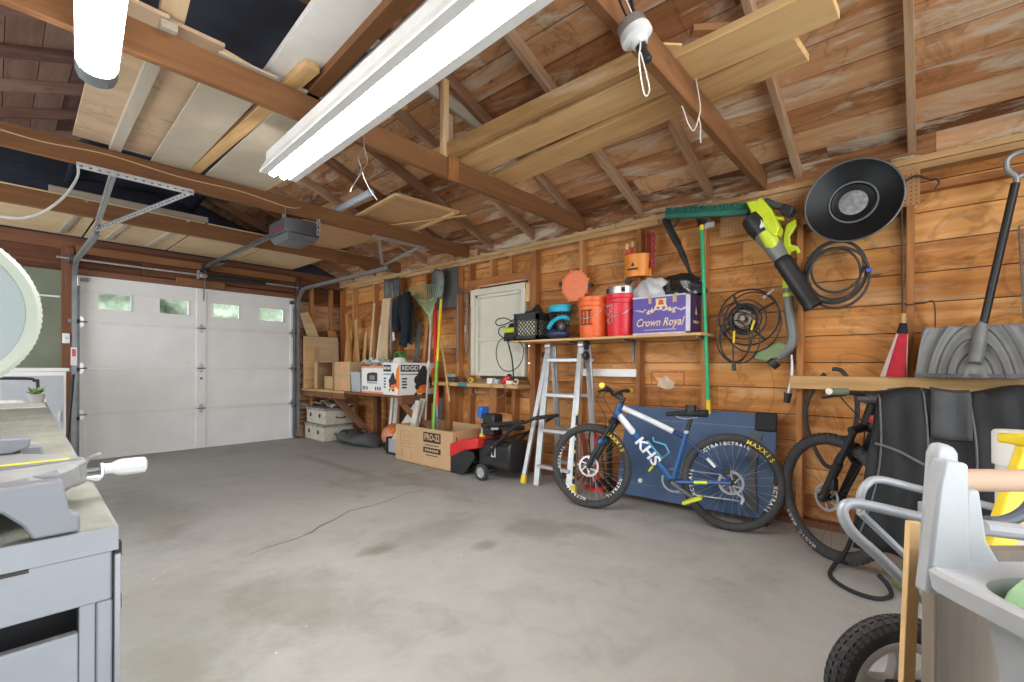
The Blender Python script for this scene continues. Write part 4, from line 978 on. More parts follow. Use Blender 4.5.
# ------------------------------------------------------------------ tools hung by the window
def hung_blade(name, label, y, z0, z1, w, x, mat, handle=None, cat='shovel', point=False):
    t = T(name, label, cat, (x, y, z0), WF_)
    h = z1 - z0
    mb = MB(mat)
    if point:
        mb.sheet(lambda u, v: ((u - .5) * w * (1 - .25 * v ** 4 - .35 * (1 - v) ** 3), -.035 * (1 - (2 * u - 1) ** 2) + .0, h * v + (.05 * abs(2 * u - 1) ** 2 * (1 if v > .9 else 0) * -1)), 10, 10)
    else:
        mb.sheet(lambda u, v: ((u - .5) * w, -.03 * abs(2 * u - 1) ** 3, h * v), 12, 6)
    O('blade', mb, t, solid=.006)
    if not point:
        mb = MB(mat); mb.tube([(0, -.002, -.0), (0, -.01, .1), (0, -.012, h * .75)], [.02, .022, .008], 8); O('socket', mb, t)
    else:
        mb = MB(mat); mb.tube([(0, -.02, h * .5), (0, -.03, .1), (0, -.03, -.05)], [.008, .02, .022], 8); O('socket', mb, t)
    if handle: O('handle', MB(handle[0]).tube([(0, -.02, -.03), (handle[1] * .4, -.025, handle[2] * .5), (handle[1], -.04, handle[2])], .017, 8), t)
    return t
OLDST = plain('old_dull_steel', (.17, .175, .175), .5, .6, var=.3, scale=12)
hung_blade('square_shovel', 'square-bladed grey shovel hung above the tall plywood plank', 5.52, 2.06, 2.33, .36, 3.70, OLDST, (DSTEEL, -.02, -1.25))
hung_blade('round_shovel', 'round-point grey shovel with yellow handle hung on its dark backboard', 4.50, 1.94, 2.31, .26, 3.66, OLDST, None, point=True)
small('backboard', 'dark square board on the wall behind the round-point shovel', 'board', MB(plain('dark_board', (.09, .085, .08), .7)).bb((-.22, 0, -.25), (.22, .015, .25)), (3.763, 4.47, 2.08))
# jacket
t = T('jacket', 'dark navy jacket hanging on a hook beside the rake', 'jacket', (3.70, 5.22, 2.10), WF_)
def jk(u, v):
    # u round, v down
    a = 2 * pi * u; w = (.05 + .15 * min(1, v * 2.2) ** .6) * (1 - .25 * max(0, v - .6)) ; d = .05 + .03 * sin(v * 5)
    zz = -.70 * v - .05 * abs(cos(a)) * v ** 3
    return (w * cos(a) * (1 + .08 * sin(9 * a + v * 3)), min(.06, -.0 + d * sin(a) * (1 + .15 * sin(7 * a))), zz)
O('body', MB(NAVY).sheet(lambda u, v: tuple(a * b for a, b in zip(jk(u, v), (.8, 1, .95))), 40, 18), t, ang=1.2)
O('sleeve', MB(NAVY).tube(spl([(-.07, -.02, -.06), (-.13, -.05, -.22), (-.14, -.06, -.40), (-.12, -.05, -.52)], 4), [.035 + .02 * (k > 0) for k in range(13)], 10), t)
O('sleeve', MB(NAVY).tube(spl([(.07, -.02, -.06), (.10, -.06, -.24), (.10, -.07, -.45), (.05, -.06, -.74)], 4), [.035 + .02 * (k > 0) * (k < 11) for k in range(13)], 10), t)
O('collar', MB(MATBLACK).torus(.05, .018, R((0, 0, -.015), .3, 0, 0), 18, 8), t)
small('hook', 'white plastic hook above the dark jacket', 'hook', MB(WHITE).tube([(-.03, .05, 0), (-.06, .0, .0), (-.065, -.02, .03)], .008), (3.71, 5.24, 2.08))
loose('fishing_float', 'red and white float strung beside the dark jacket', 'float', RED, [(3.70, 5.52, 1.72), (3.70, 5.51, 1.60)], .02)
loose('fishing_float', 'white float below the red one beside the dark jacket', 'float', WHITE, [(3.70, 5.51, 1.58), (3.70, 5.50, 1.46)], .018)
# leaf rake
t = T('leaf_rake', 'green wire leaf rake standing head up beside the jacket', 'rake', (3.62, 4.56, .45), WF_)
RG = plain('rake_green', (.30, .46, .26), .5, var=.2)
for k in range(15):
    u = k / 14 - .5; x = u * .62 - .14; hz = 1.66 - abs(u) * .03 + u * -.02
    mb = MB(RG); mb.wire([(-.02 + .01 * u, 0, 1.22), (-.04 + u * .14 - .01, -.005, 1.34), (x, -.02, hz), (x + u * .02, .03, hz + .012)], .0035, 5, k=5); O('tine', mb, t)
O('brace', MB(RG).wire([(-.24, -.012, 1.50), (-.08, -.014, 1.47), (.06, -.012, 1.50)], .005), t)
O('ferrule', MB(RG).tube([(-.02, 0, 1.12), (-.025, 0, 1.30)], [.016, .03], 10), t)
O('handle', MB(plain('grey_handle', (.50, .48, .44), .5)).cyl((.03, -.12, .0), (-.02, 0, 1.18), .014, n=10), t)
O('handle_band', MB(WHITE).cyl((.0025, -.056, .60), (.0, -.048, .72), .0155, n=10), t)
def pole(name, label, cat, p, q, r, mat, tipc=None, tl=.25):
    p, q = Vector(p), Vector(q); t = T(name, label, cat, p); d = q - p
    O('shaft', MB(mat).cyl((0, 0, 0), d, r, n=12), t)
    if tipc: O('end_sleeve', MB(tipc).cyl(d * 0, d * tl, r * 1.12, n=12), t)
    return t
pole('tool_pole', 'thick red tool pole leaning beside the green rake', 'pole', (3.50, 4.30, .50), (3.68, 4.58, 1.85), .024, RED, DSTEEL, .1)
pole('tool_pole', 'yellow pole with a lime lower sleeve behind the red pole', 'pole', (3.46, 4.33, .36), (3.70, 4.48, 1.98), .018, YELLOW, plain('lime_green', (.22, .52, .06), .45), .50)
pole('tool_pole', 'short yellow wooden stick slanting over the pine ledge end', 'pole', (3.50, 4.08, .70), (3.66, 4.42, 1.40), .012, PINE)
# ------------------------------------------------------------------ snow thrower
t = T('snow_thrower', 'small black and red electric snow thrower beside the large carton', 'snow thrower', (3.40, 3.22, 0), WF_)
prof = [(-.46, .02), (-.46, .18), (-.38, .25), (-.22, .265), (-.12, .25), (-.10, .2), (-.24, .03), (-.3, .005)]
for s in (-1, 1): O('side_plate', MB(BLACK).prism(prof, .02, frame((0, .22 * s + .01, 0), (1, 0, 0), (0, 0, 1))), t, bev=.004)
mb = MB(RED); pr = [(-.47, .155), (-.47, .30), (-.30, .36), (-.06, .40), (-.05, .30), (-.24, .26)]
mb.prism(pr, .47, frame((0, .235, 0), (1, 0, 0), (0, 0, 1))); O('auger_cover', mb, t, bev=.012)
mb = MB(MATBLACK)
for k in range(2): mb.tube([(-.3 + .09 * cos(2 * pi * i / 16 + k * pi), -.19 + .38 * i / 32, .12 + .09 * sin(2 * pi * i / 16 + k * pi)) for i in range(33)], .012, 6)
O('auger', mb, t); O('auger_shaft', MB(DSTEEL).cyl((-.3, -.2, .12), (-.3, .2, .12), .02), t)
O('scraper', MB(BLACK).bb((-.47, -.22, .003), (-.43, .22, .03)), t)
mb = MB(BLACK); mb.rings([[(x, y, z) for x, y in ((-.12, -w), (.30, -w), (.30, w), (-.12, w))] for z, w in ((.10, .13), (.14, .16), (.33, .16), (.385, .12))]); O('motor_housing', mb, t, bev=.02)
mb = MB(MATBLACK)
for k in range(7): mb.bb((.10 + .025 * k, -.164, .19), (.112 + .025 * k, -.158, .31))
O('vent', mb, t); O('label', MB(PRINTW).bb((.065, -.1635, .225), (.125, -.159, .325)), t); 
mb = MB(PRINTK); mb.bb((.08, -.165, .24), (.112, -.1634, .30)); O('label_print', mb, t)
def wheel_small(t, c, r, w, label=None):
    o = O('wheel', MB(RUBBER).lathe([(r * .66, -w / 2), (r * .9, -w / 2), (r, -w * .3), (r, w * .3), (r * .9, w / 2), (r * .66, w / 2)], 28, R(c, pi / 2)), t)
    mb = MB(GREYPLA); mb.lathe([(0, -w * .3), (r * .2, -w * .42), (r * .25, -w * .2), (r * .6, -w * .25), (r * .68, -w * .4), (r * .68, w * .4), (r * .6, w * .25), (r * .25, w * .2), (0, w * .3)], 28, R(c, pi / 2)); 
    for k in range(9): a = 2 * pi * k / 9; mb.beam(Vector(c) + Vector((r * .22 * cos(a), 0, r * .22 * sin(a))), Vector(c) + Vector((r * .62 * cos(a), 0, r * .62 * sin(a))), .012, w * .75, (0, 1, 0))
    O('hub', mb, o); return o
wheel_small(t, (.02, -.245, .082), .08, .045); wheel_small(t, (.05, .235, .082), .08, .045)
O('axle', MB(DSTEEL).cyl((.02, -.22, .08), (.04, .22, .08), .01), t)
O('handle_bar', MB(BLACK).wire([(.04, -.19, .24), (.18, -.19, .38), (.42, -.19, .565), (.52, -.17, .60), (.62, -.17, .645)], .014), t)
O('handle_bar', MB(BLACK).wire([(.10, .19, .33), (.25, .19, .45), (.46, .19, .57), (.62, .16, .645)], .014), t)
O('handle_grip', MB(RUBBER).cyl((.62, -.18, .645), (.62, .17, .645), .019), t)
O('handle_bar', MB(BLACK).beam((-.06, -.1, .52), (.48, -.17, .60), .06, .035), t, bev=.01)
O('cross_bar', MB(BLACK).cyl((.2, -.19, .40), (.25, .19, .45), .011), t)
O('control_panel', MB(BLACK).rings([[(x, y, z) for x, y in ((-.16, -.09), (.26, -.11), (.30, .08), (-.16, .1))] for z in (.485, .53)]), t, bev=.012)
O('badge', MB(GREYPLA).beam((.02, -.115, .49), (.12, -.118, .50), .004, .022), t)
O('chute', MB(STEEL).tube([(-.22, .02, .38), (-.215, .02, .50), (-.21, .02, .57)], [.038, .034, .034], 14), t, label='grey discharge chute')
O('chute_guard', MB(BLACK).bb((-.19, -.04, .40), (-.02, .10, .62)), t, bev=.015)
O('chute_cap', MB(plain('blue_plastic', (.03, .16, .60), .4)).rings([[(x, y, z) for x, y in ((-.28, -.03), (-.2, -.05), (-.18, .06), (-.27, .06))] for z in (.57, .64)] + [[(x, y, .69) for x, y in ((-.26, -.02), (-.18, -.04), (-.17, .05), (-.25, .05))]]), t, bev=.01, label='blue chute deflector')
O('chute_collar', MB(YELLOW).tube([(-.222, .02, .375), (-.222, .02, .40)], .045, 14), t)

# ------------------------------------------------------------------ ladder
t = T('folding_ladder', 'aluminium multi-position ladder with yellow feet standing below the tool shelf', 'ladder', (3.5, 2.6, 0), WF_)
def railbeam(n, p, q, w, d, mat=ALU): return O(n, MB(mat).beam(p, q, w, d, (0, 1, 0)), t, bev=.004)
xl, xr = -.12, .25
# front frame (leans back), then rear frame standing against the wall
fl_top, fr_top = Vector((xl - .01, .10, 1.31)), Vector((xr, .10, 1.31)); fl_bot, fr_bot = Vector((-.09, -.13, .0)), Vector((.27, -.13, .0))
for p, q in ((fl_bot, fl_top), (fr_bot, fr_top)): railbeam('inner_rail', p, q, .065, .028)
ol_b, or_b = Vector((-.235, -.13, .0)), Vector((.385, -.13, .02))
for b, tp_, mid in ((Vector((-.235, -.155, .012)), fl_top, -.16), (Vector((.335, -.155, .012)), fr_top, .285)):
    top = tp_ + Vector((0, -.03, -.08)); railbeam('outer_rail', b, top, .045, .026)
    O('foot', MB(YELLOW).beam(b - Vector((0, 0, .010)), b + (top - b) * .055, .052, .034, (0, 1, 0)), t, bev=.005, label='yellow plastic foot')
for p, q in ((Vector((-.07, .20, .0)), Vector((xl + .01, .155, 1.31))), (Vector((.35, .20, .0)), Vector((xr + .03, .155, 1.31)))): railbeam('rear_rail', p, q, .06, .026)
O('label_strip', MB(MATBLACK).beam(Vector((.352, -.178, .10)) , fr_top + Vector((.012, -.055, -.25)), .026, .003, (0, 1, 0)), t)
mb = MB(YELLOW)
a, b = Vector((.352, -.1825, .10)), fr_top + Vector((.012, -.0595, -.25))
for k in range(9): c = a + (b - a) * (k + .5) / 9; mb.beam(c - (b - a) * .012, c + (b - a) * .012, .014, .002, (0, 1, 0))
O('label_print', mb, t)
O('red_label', MB(plain('dull_red', (.35, .08, .08), .5)).beam(Vector((.378, -.10, .08)), Vector((.31, .02, .62)), .03, .004, (0, 1, 0)), t)
for z in (.18, .51, .84, 1.17):
    k = z / 1.31; p = fl_bot.lerp(fl_top, k); q = fr_bot.lerp(fr_top, k)
    O('rung', MB(ALU).beam(p, q, .05, .034), t, bev=.004)
    k2 = p + Vector((0, .0, 0)); O('rung', MB(ALU).beam(Vector((-.07, .2 - .03 * k, z)), Vector((.33, .2 - .03 * k, z)), .034, .03), t, bev=.004)
for p in (fl_top, fr_top):
    O('hinge', MB(STEEL).tube([p + Vector((-.03, .02, .0)), p + Vector((.03, .02, 0))], .05, 20), t, bev=.003)
    O('hinge_plate', MB(STEEL).beam(p + Vector((0, .0, -.14)), p + Vector((0, .02, 0)), .04, .075), t)
O('lock_knob', MB(BLACK).tube([fr_top + Vector((.03, -.01, -.10)), fr_top + Vector((.055, -.01, -.10)), fr_top + Vector((.07, -.01, -.10))], [.03, .045, .03], 12), t)
O('lock_knob', MB(BLACK).tube([fl_top + Vector((-.03, -.01, -.09)), fl_top + Vector((-.055, -.01, -.09))], [.03, .03], 12), t)
O('hinge_cap', MB(BLACK).tube([fr_top + Vector((.03, .02, .0)), fr_top + Vector((.05, .02, 0))], .045, 16), t)

# ------------------------------------------------------------------ tool shelf and the things on it
SZ = 1.372
t = T('wall_shelf', 'long pine shelf across the studs above the ladder and the blue bike', 'shelf', (W, 2.2, SZ), WF_)
O('board', MB(PINE).bb((-.95, -.27, -.022), (.96, .085, -.001), r=.3), t, bev=.003)
for x in (-.30, .27, .90):
    O('bracket', MB(DSTEEL).prism([(0, 0), (-.20, 0), (-.20, -.012), (-.03, -.02), (-.014, -.05), (-.014, -.20), (0, -.20)], .02, frame((x, 0, -.023), (0, 1, 0), (0, 0, 1))), t)
SZ += .0005
# yellow-green charger bundle
t = T('power_tool', 'lime and black power tool with looped cords at the left end of the tool shelf', 'power tool', (3.63, 3.21, SZ), WF_)
O('base', MB(BLACK).box((0, 0, .045), (.19, .14, .09), tap=.9), t, bev=.012); O('body', MB(LIME).box((0, -.01, .115), (.20, .12, .055), tap=.85), t, bev=.015)
O('top', MB(BLACK).box((.02, 0, .165), (.15, .1, .05), tap=.7), t, bev=.012)
O('cord', MB(CORDK).wire([(.05, -.05, .19), (-.06, -.07, .24), (-.16, -.08, .235), (-.19, -.08, .20), (-.15, -.08, .17), (-.04, -.07, .18), (.06, -.06, .225)], .006), t)
O('cord', MB(CORDK).wire([(-.08, -.07, .03), (-.13, -.09, .08), (-.12, -.09, .14), (-.05, -.08, .15)], .006), t)
loose('charger_cord', 'black cord looping down from the tool shelf in front of the window', 'cord', CORDK, [(3.56, 3.27, 1.42), (3.52, 3.33, 1.36), (3.53, 3.37, 1.22), (3.53, 3.30, 1.09), (3.53, 3.17, 1.06), (3.53, 3.04, 1.13), (3.53, 2.99, 1.27), (3.5, 3.02, 1.36)], .005)
loose('charger_cord', 'thick black lead hanging straight down to the pine ledge', 'cord', CORDK, [(3.545, 3.22, 1.40), (3.50, 3.17, 1.34), (3.53, 3.15, 1.2), (3.55, 3.15, 1.08), (3.57, 3.16, .95)], .008)
# milk crate with lattice
t = T('milk_crate', 'black plastic milk crate on the tool shelf, beside the lime tool', 'crate', (3.655, 2.95, SZ), WF_)
s = .30; h = .265
O('base', MB(BLACK).bb((-s / 2, -.15, 0), (s / 2, .15, .012)), t)
def crate_wall(M, w):
    mb = MB(BLACK)
    for x in (-w / 2 + .012, w / 2 - .012): mb.box((0, 0, 0), (.024, .010, h), M @ R((x, 0, h / 2)))
    for z, d in ((.022, .044), (h - .035, .07)): mb.box((0, 0, 0), (w, .010, d), M @ R((0, 0, z)))
    mb.box((0, 0, 0), (w + .012, .02, .012), M @ R((0, 0, h - .006)))
    n = 7; z0, z1 = .044, h - .07; H = z1 - z0
    for k in range(-4, n):
        for sg in (1, -1):
            x0 = (-w / 2 + (k + .5) * w / n); x1 = x0 + H
            if sg < 0: x0, x1 = -x0, -x1
            lo, hi = -w / 2 + .02, w / 2 - .02
            pts = []
            za, zb = z0, z1
            # clip to the panel
            xa, xb = x0, x1
            if sg > 0:
                if xb < lo or xa > hi: continue
                if xa < lo: za += lo - xa; xa = lo
                if xb > hi: zb -= xb - hi; xb = hi
            else:
                if xb > hi or xa < lo: continue
                if xa > hi: za += xa - hi; xa = hi
                if xb < lo: zb -= lo - xb; xb = lo
            if zb - za > .012: mb.beam(M @ Vector((xa, 0, za)), M @ Vector((xb, 0, zb)), .0062, .006, (0, 1, 0))
    return mb
O('crate_wall', crate_wall(R((0, -.145, 0)), s), t); O('crate_wall', crate_wall(R((0, .145, 0)), s), t)
O('crate_wall', crate_wall(R((-s / 2 + .005, 0, 0), 0, 0, pi / 2), .29), t); O('crate_wall', crate_wall(R((s / 2 - .005, 0, 0), 0, 0, pi / 2), .29), t)
small('added_cream_box', 'cream box added inside the black milk crate for brightness behind its lattice', 'box', MB(plain('added_cream_box', (.86, .84, .60), .6)).box((0, 0, .10), (.25, .25, .20)), (3.655, 2.95, SZ + .014), bev=.004)  # added box, brightened for the wall and window light behind the crate
mb = MB(MATBLACK); random.seed(3)
mb.sheet(lambda u, v: ((u - .5) * .24, (v - .5) * .22, .0 + .08 * sin(pi * u) * sin(pi * v) * (1 + .4 * sin(8 * u + 5 * v)) + .03 * sin(pi * u)), 14, 12)
o = O('black_cloth', mb, solid=.004); o.location = (3.66, 2.95, SZ + .235); o.rotation_euler = WF_; tag(o, 'heap of black cloth sticking out of the milk crate', 'cloth')
# fan and mesh basket behind with turquoise lids
TURQ = plain('turquoise_plastic', (.02, .45, .62), .4, var=.06)
t = T('mesh_basket', 'black mesh basket with a turquoise lid on the tool shelf', 'basket', (3.69, 2.66, SZ), WF_)
mb = MB(BLACK)
for k in range(18):
    a = 2 * pi * k / 18
    mb.tube([(.08 * cos(a), .07 * sin(a), 0), (.115 * cos(a), .085 * sin(a), .265)], .0035, 5)
for z in (0, .07, .14, .21, .265):
    r = .08 + .035 * z / .265; mb.tube([(r * cos(2 * pi * j / 24), r * .8 * sin(2 * pi * j / 24), z) for j in range(24)], .0035, 5, closed=True)
O('mesh', mb, t)
O('lid', MB(TURQ).rings([[(x, y, z) for x, y in [(s_ * .125 * cos(2 * pi * j / 24), s_ * .09 * sin(2 * pi * j / 24)) for j in range(24)]] for z, s_ in ((.268, .97), (.275, 1), (.325, 1), (.335, .94))]), t, label='turquoise lid')
small('pink_pad', 'pink pad on top of the mesh basket lid', 'pad', MB(plain('pink', (.75, .25, .22), .6)).box((0, 0, .006), (.13, .06, .012)), (3.72, 2.70, SZ + .337), bev=.003)
t = T('helmet', 'navy helmet with a turquoise band on the tool shelf', 'helmet', (3.60, 2.58, SZ), WF_)
O('shell', MB(plain('navy_shell', (.03, .04, .10), .4)).ball((-.04, 0, .05), .085, 20, (1.5, 1, .62)), t)
O('band', MB(TURQ).wire([(-.09, -.085, .10), (-.04, -.09, .155), (.03, -.09, .19), (.09, -.085, .195), (.10, -.02, .18)], .02, 8), t)
O('dial', MB(BLACK).tube([(.07, -.10, .11), (.07, -.06, .11)], .042, 18), t, bev=.004); O('dial_cap', MB(DSTEEL).tube([(.07, -.105, .11), (.07, -.099, .11)], .018, 14), t)
# buckets
def bucket(name, label, y, mat, x=3.66, r=.142, h=.365, words=None, group=None):
    t = T(name, label, 'bucket', (x, y, SZ), (0, 0, -pi / 2))
    O('tub', MB(mat).lathe([(0, 0), (r * .86, 0), (r * .88, .01), (r * .965, h - .085), (r * 1.03, h - .08), (r * 1.03, h - .072), (r * .975, h - .07), (r * .98, h - .045), (r * 1.03, h - .04), (r * 1.03, h - .03), (r * .985, h - .028), (r, h), (r * .97, h), (r * .84, .012), (0, .012)], 40), t)
    O('base_ribs', MB(mat).lathe([(r * .875, .035), (r * .905, .037), (r * .905, .045), (r * .877, .047), (r * .885, .06), (r * .912, .062), (r * .912, .07), (r * .89, .072)], 40), t)
    mb = MB(STEEL); mb.tube([(r * 1.05 * cos(a), -r * 1.05 * abs(sin(a)) - .005, h - .05 - .15 * sin(a)) for a in [pi * k / 16 for k in range(17)]], .0025, 6); 
    O('bail', mb, t)
    return t
t = bucket('bucket', 'orange five gallon bucket on the tool shelf, left of the red one', 2.26, ORANGE)
mb = MB(plain('dark_orange_print', (.22, .05, .02), .6))
for k in range(3): mb.bb((-.05 + .04 * k, -.1405, .12), (-.035 + .04 * k, -.137, .24))
for z in (.11, .235): mb.bb((-.055, -.1405, z), (.065, -.137, z + .012))
O('print', mb, t)
t = bucket('bucket', 'bright red bucket with white lettering on the tool shelf', 1.97, plain('bright_red', (.72, .02, .035), .35, var=.05))
mb = MB(PRINTW)
def wrap(mb, body, size, rad, z, ang, rot=0):
    i0 = len(mb.v); mb.text(body, size, R((0, 0, 0), 0, 0, rot))
    for i in range(i0, len(mb.v)):
        v = mb.v[i]; a = ang + v.x / rad; mb.v[i] = Vector((rad * sin(a) - 0, -rad * cos(a), z + v.y))
wrap(mb, 'ACE', .105, .1395, .20, -.55, pi / 2); wrap(mb, 'HARDWARE', .03, .140, .20, -.2, pi / 2); O('print', mb, t)
t = T('metal_tin', 'round steel tin standing in the top of the red bucket', 'tin', (3.66, 1.97, SZ + .355), WF_)
O('tin', MB(STEEL).lathe([(0, 0), (.125, 0), (.128, .004), (.128, .07), (.12, .075), (0, .07)], 36), t)
for a in (-.7, .5): O('clip', MB(MATBLACK).box((.125 * sin(a), -.127 * cos(a), .04), (.05, .012, .04)), t, bev=.006)
t = T('hanging_disc', 'round orange bucket lid hanging on the wall above the orange bucket', 'lid', (3.765, 2.53, 1.895), (0, -pi / 2, 0))
O('disc', MB(plain('coral_plastic', (.92, .26, .12), .45, var=.04)).lathe([(0, 0), (.13, 0), (.148, .004), (.150, .018), (.140, .020), (.136, .008), (.05, .010), (.045, .014), (0, .014)], 40), t)
mb = MB(plain('coral_plastic', (.82, .22, .11), .45))
for k in range(8):
    a = 2 * pi * k / 8 + .3; mb.box((.155 * cos(a), .155 * sin(a), .01), (.022, .018, .012))
O('tabs', mb, t); 
small('hook', 'black peg hook holding the orange lid on the right', 'hook', MB(BLACK).tube([(0, .01, 0), (0, -.02, 0)], [.02, .022], 12), (3.77, 2.36, 1.885), group=None)
small('hook', 'black peg hook holding the orange lid on the left', 'hook', MB(BLACK).tube([(0, .01, 0), (0, -.02, 0)], [.02, .022], 12), (3.77, 2.70, 1.93))
# purple whisky carton
t = T('purple_carton', 'purple carton with gold script lettering on the tool shelf', 'carton', (3.665, 1.575, SZ), WF_)
PUR = plain('purple_card', (.10, .065, .33), .5, var=.12, scale=5); DPUR = plain('dark_purple_card', (.045, .025, .10), .5, var=.15)
sx, sy, sz = .48, .235, .31
mb = MB(PUR); mb.box((0, 0, sz / 2), (sx, sy, sz)); O('carton', mb, t, bev=.003)
GOLD = plain('gold_print', (.72, .55, .28), .45, .1); LIL = plain('lilac_print', (.62, .58, .66), .6)
mb = MB(LIL); M = front(-sy / 2)
mb.flat([(-.24, .0), (.24, .0), (.24, .014), (-.24, .014)], M, .0008); mb.flat([(-.24, sz - .012), (.24, sz - .012), (.24, sz), (-.24, sz)], M, .0008); mb.flat([(.205, 0), (.24, 0), (.24, sz), (.205, sz)], M, .0008)
random.seed(2)
for k in range(22):
    x = -.22 + .02 * k; y = .185 + random.uniform(-.012, .012)
    mb.flat([(x, y), (x + .016, y + random.uniform(-.006, .006)), (x + .02, y + .012), (x + .004, y + random.uniform(.008, .016))], M, .001)
mb.use(GOLD).text('Crown Royal', .092, M @ R((-.015, .095, .0012)), sx=.80, shear=.35, bold=.0005)
mb.flat([(-.14, .035), (.13, .035), (.13, .039), (-.14, .039)], M, .001)
mb.flat([(-.035, .22), (.045, .22), (.05, .285), (-.04, .285)], M, .001); mb.use(RED).flat([(-.02, .235), (.03, .235), (.02, .275), (-.01, .275)], M, .0014)
mb.use(GOLD)
for x, y in ((-.07, .20), (-.04, .215), (.005, .222), (.05, .215), (.08, .20), (-.1, .185), (.11, .185)): mb.flat([(x - .016, y - .02), (x + .016, y - .02), (x, y + .022)], M, .0012)
mb.use(CARD).flat([(-.1, sz - .06), (-.075, sz - .06), (-.075, sz), (-.1, sz)], M, .001); mb.flat([(.10, sz - .065), (.135, sz - .06), (.13, sz), (.1, sz)], M, .001)
O('front_print', mb, t)
mb = MB(DPUR); mb.flat([(-sy / 2, 0), (sy / 2, 0), (sy / 2, sz), (-sy / 2, sz)], right(sx / 2), .0008); mb.use(GOLD).flat([(-.03, .15), (.03, .15), (.0, .21)], right(sx / 2), .0014); mb.flat([(-.06, .08), (.06, .08), (.06, .10), (-.06, .10)], right(sx / 2), .0014); O('side_print', mb, t)
# bags on the carton
def bag(name, label, mat, loc, sx, sy, sz, seed):
    random.seed(seed); ph = [random.uniform(0, 6) for _ in range(8)]
    def f(u, v):
        a = 2 * pi * u; b = pi / 2 * v
        k = 1 + .10 * sin(5 * a + ph[0] + 3 * v) + .07 * sin(9 * a + 6 * v + ph[1]) + .06 * sin(13 * v + 4 * a + ph[2])
        return (sx * cos(a) * cos(b) ** .6 * k, sy * sin(a) * cos(b) ** .6 * k, sz * sin(b) * (1 + .12 * sin(3 * a + ph[3]) * cos(b)))
    o = O(name, MB(mat).sheet(f, 48, 18), ang=.35); o.location = loc; o.rotation_euler = WF_; return tag(o, label, 'bag')
bag('plastic_bag', 'crumpled white plastic bag on the purple carton', plain('white_film', (.52, .52, .53), .35, var=.1), (3.65, 1.69, SZ + .311), .15, .10, .165, 4)
bag('plastic_bag', 'shiny black plastic bag on the purple carton, beside the white bag', plain('black_film', (.012, .012, .014), .22, spec=.8), (3.68, 1.47, SZ + .311), .19, .10, .175, 9)
# wall bucket with brushes, chain
t = T('wall_holder', 'amber half bucket fixed to the wall, holding paint brushes', 'holder', (3.765, 1.88, 1.895), WF_)
O('tub', MB(ORANGE2).lathe([(0, 0), (.105, 0), (.125, .19), (.120, .19), (.10, .008), (0, .008)], 28, Matrix.Diagonal((1, .8, 1, 1)) @ R((0, 0, 0), 0, 0, pi), arc=pi), t)
O('back', MB(ORANGE2).bb((-.125, -.004, 0), (.125, .004, .19)), t)
mb = MB(PRINTK); mb.flat([(-.018, .085), (.018, .085), (.012, .095), (.004, .115), (-.004, .115), (-.012, .095)], front(-.0955), 0)
mb.flat([(-.05, .052), (.05, .052), (.05, .068), (-.05, .068)], front(-.096), 0); O('print', mb, t)
O('clip', MB(BLACK).tube([(-.07, -.05, -.03), (-.07, -.03, -.03)], .03, 14), t)
def brush(label, y, z, tilt):
    t = T('paint_brush', label, 'brush', (3.71, y, z), (tilt, 0, -pi / 2))
    O('handle', MB(RED).tube([(0, 0, .0), (0, 0, .06), (0, 0, .11)], [.012, .014, .01], 10), t); O('ferrule', MB(BLACK).box((0, 0, -.02), (.03, .014, .05)), t)
    O('tip', MB(PINE).tube([(0, 0, .11), (0, 0, .14), (0, 0, .16)], [.012, .018, .013], 10), t, label='bare wooden handle end')
brush('red paint brush with pale wooden end, left one in the amber holder', 1.95, 2.03, .1)
brush('red paint brush with pale wooden end, right one in the amber holder', 1.91, 2.045, -.06)
t = T('chain_bundle', 'dark red chain bundle hanging right of the amber holder', 'chain', (3.765, 1.755, 2.26), WF_)
mb = MB(plain('dark_red_metal', (.30, .02, .025), .4, .2)); random.seed(8)
for s in range(3):
    for k in range(11): mb.torus(.017, .0062, R((.022 * (s - 1) + .006 * (k % 2), -.01 * s, -.027 * k - .01 * s), pi / 2, (k % 2) * pi / 2 + .3 * s, .4 * s), 12, 6)
O('chain', mb, t); O('hook', MB(DSTEEL).wire([(0, .04, .05), (0, 0, .04), (0, -.015, .01), (0, .005, -.01)], .005), t)
# pressure-washer lance hung behind the broom
t = T('spray_lance', 'black spray gun and lance hanging behind the green broom', 'spray lance', (3.72, 1.52, 2.25), WF_)
O('grip', MB(BLACK).wire([(-.09, 0, .09), (-.05, -.005, .0), (-.01, -.005, -.08), (.02, -.005, -.14)], .030, 10), t)
O('trigger', MB(BLACK).wire([(-.09, .0, .11), (-.02, 0, .10), (.02, 0, .06), (-.02, 0, .01)], .009), t)
O('lance', MB(BLACK).tube([(.02, -.005, -.14), (.06, 0, -.24), (.10, 0, -.34), (.16, 0, -.50)], [.024, .024, .014, .011], 10), t)
O('nozzle', MB(DSTEEL).tube([(.15, -.0, -.47), (.19, -.03, -.53)], [.03, .045], 10), t)
small('white_offcut', 'white painted board nailed across the studs behind the ladder', 'board', MB(WHITE).bb((-.28, -.02, -.035), (.28, -.001, .035)), (W, 2.17, 1.055), bev=.003)

# ------------------------------------------------------------------ broom
t = T('push_broom', 'green push broom hanging head up beside the wall shelf', 'broom', (3.68, 1.27, .75), WF_)
GBL = plain('broom_block_green', (.02, .16, .12), .45, var=.1)
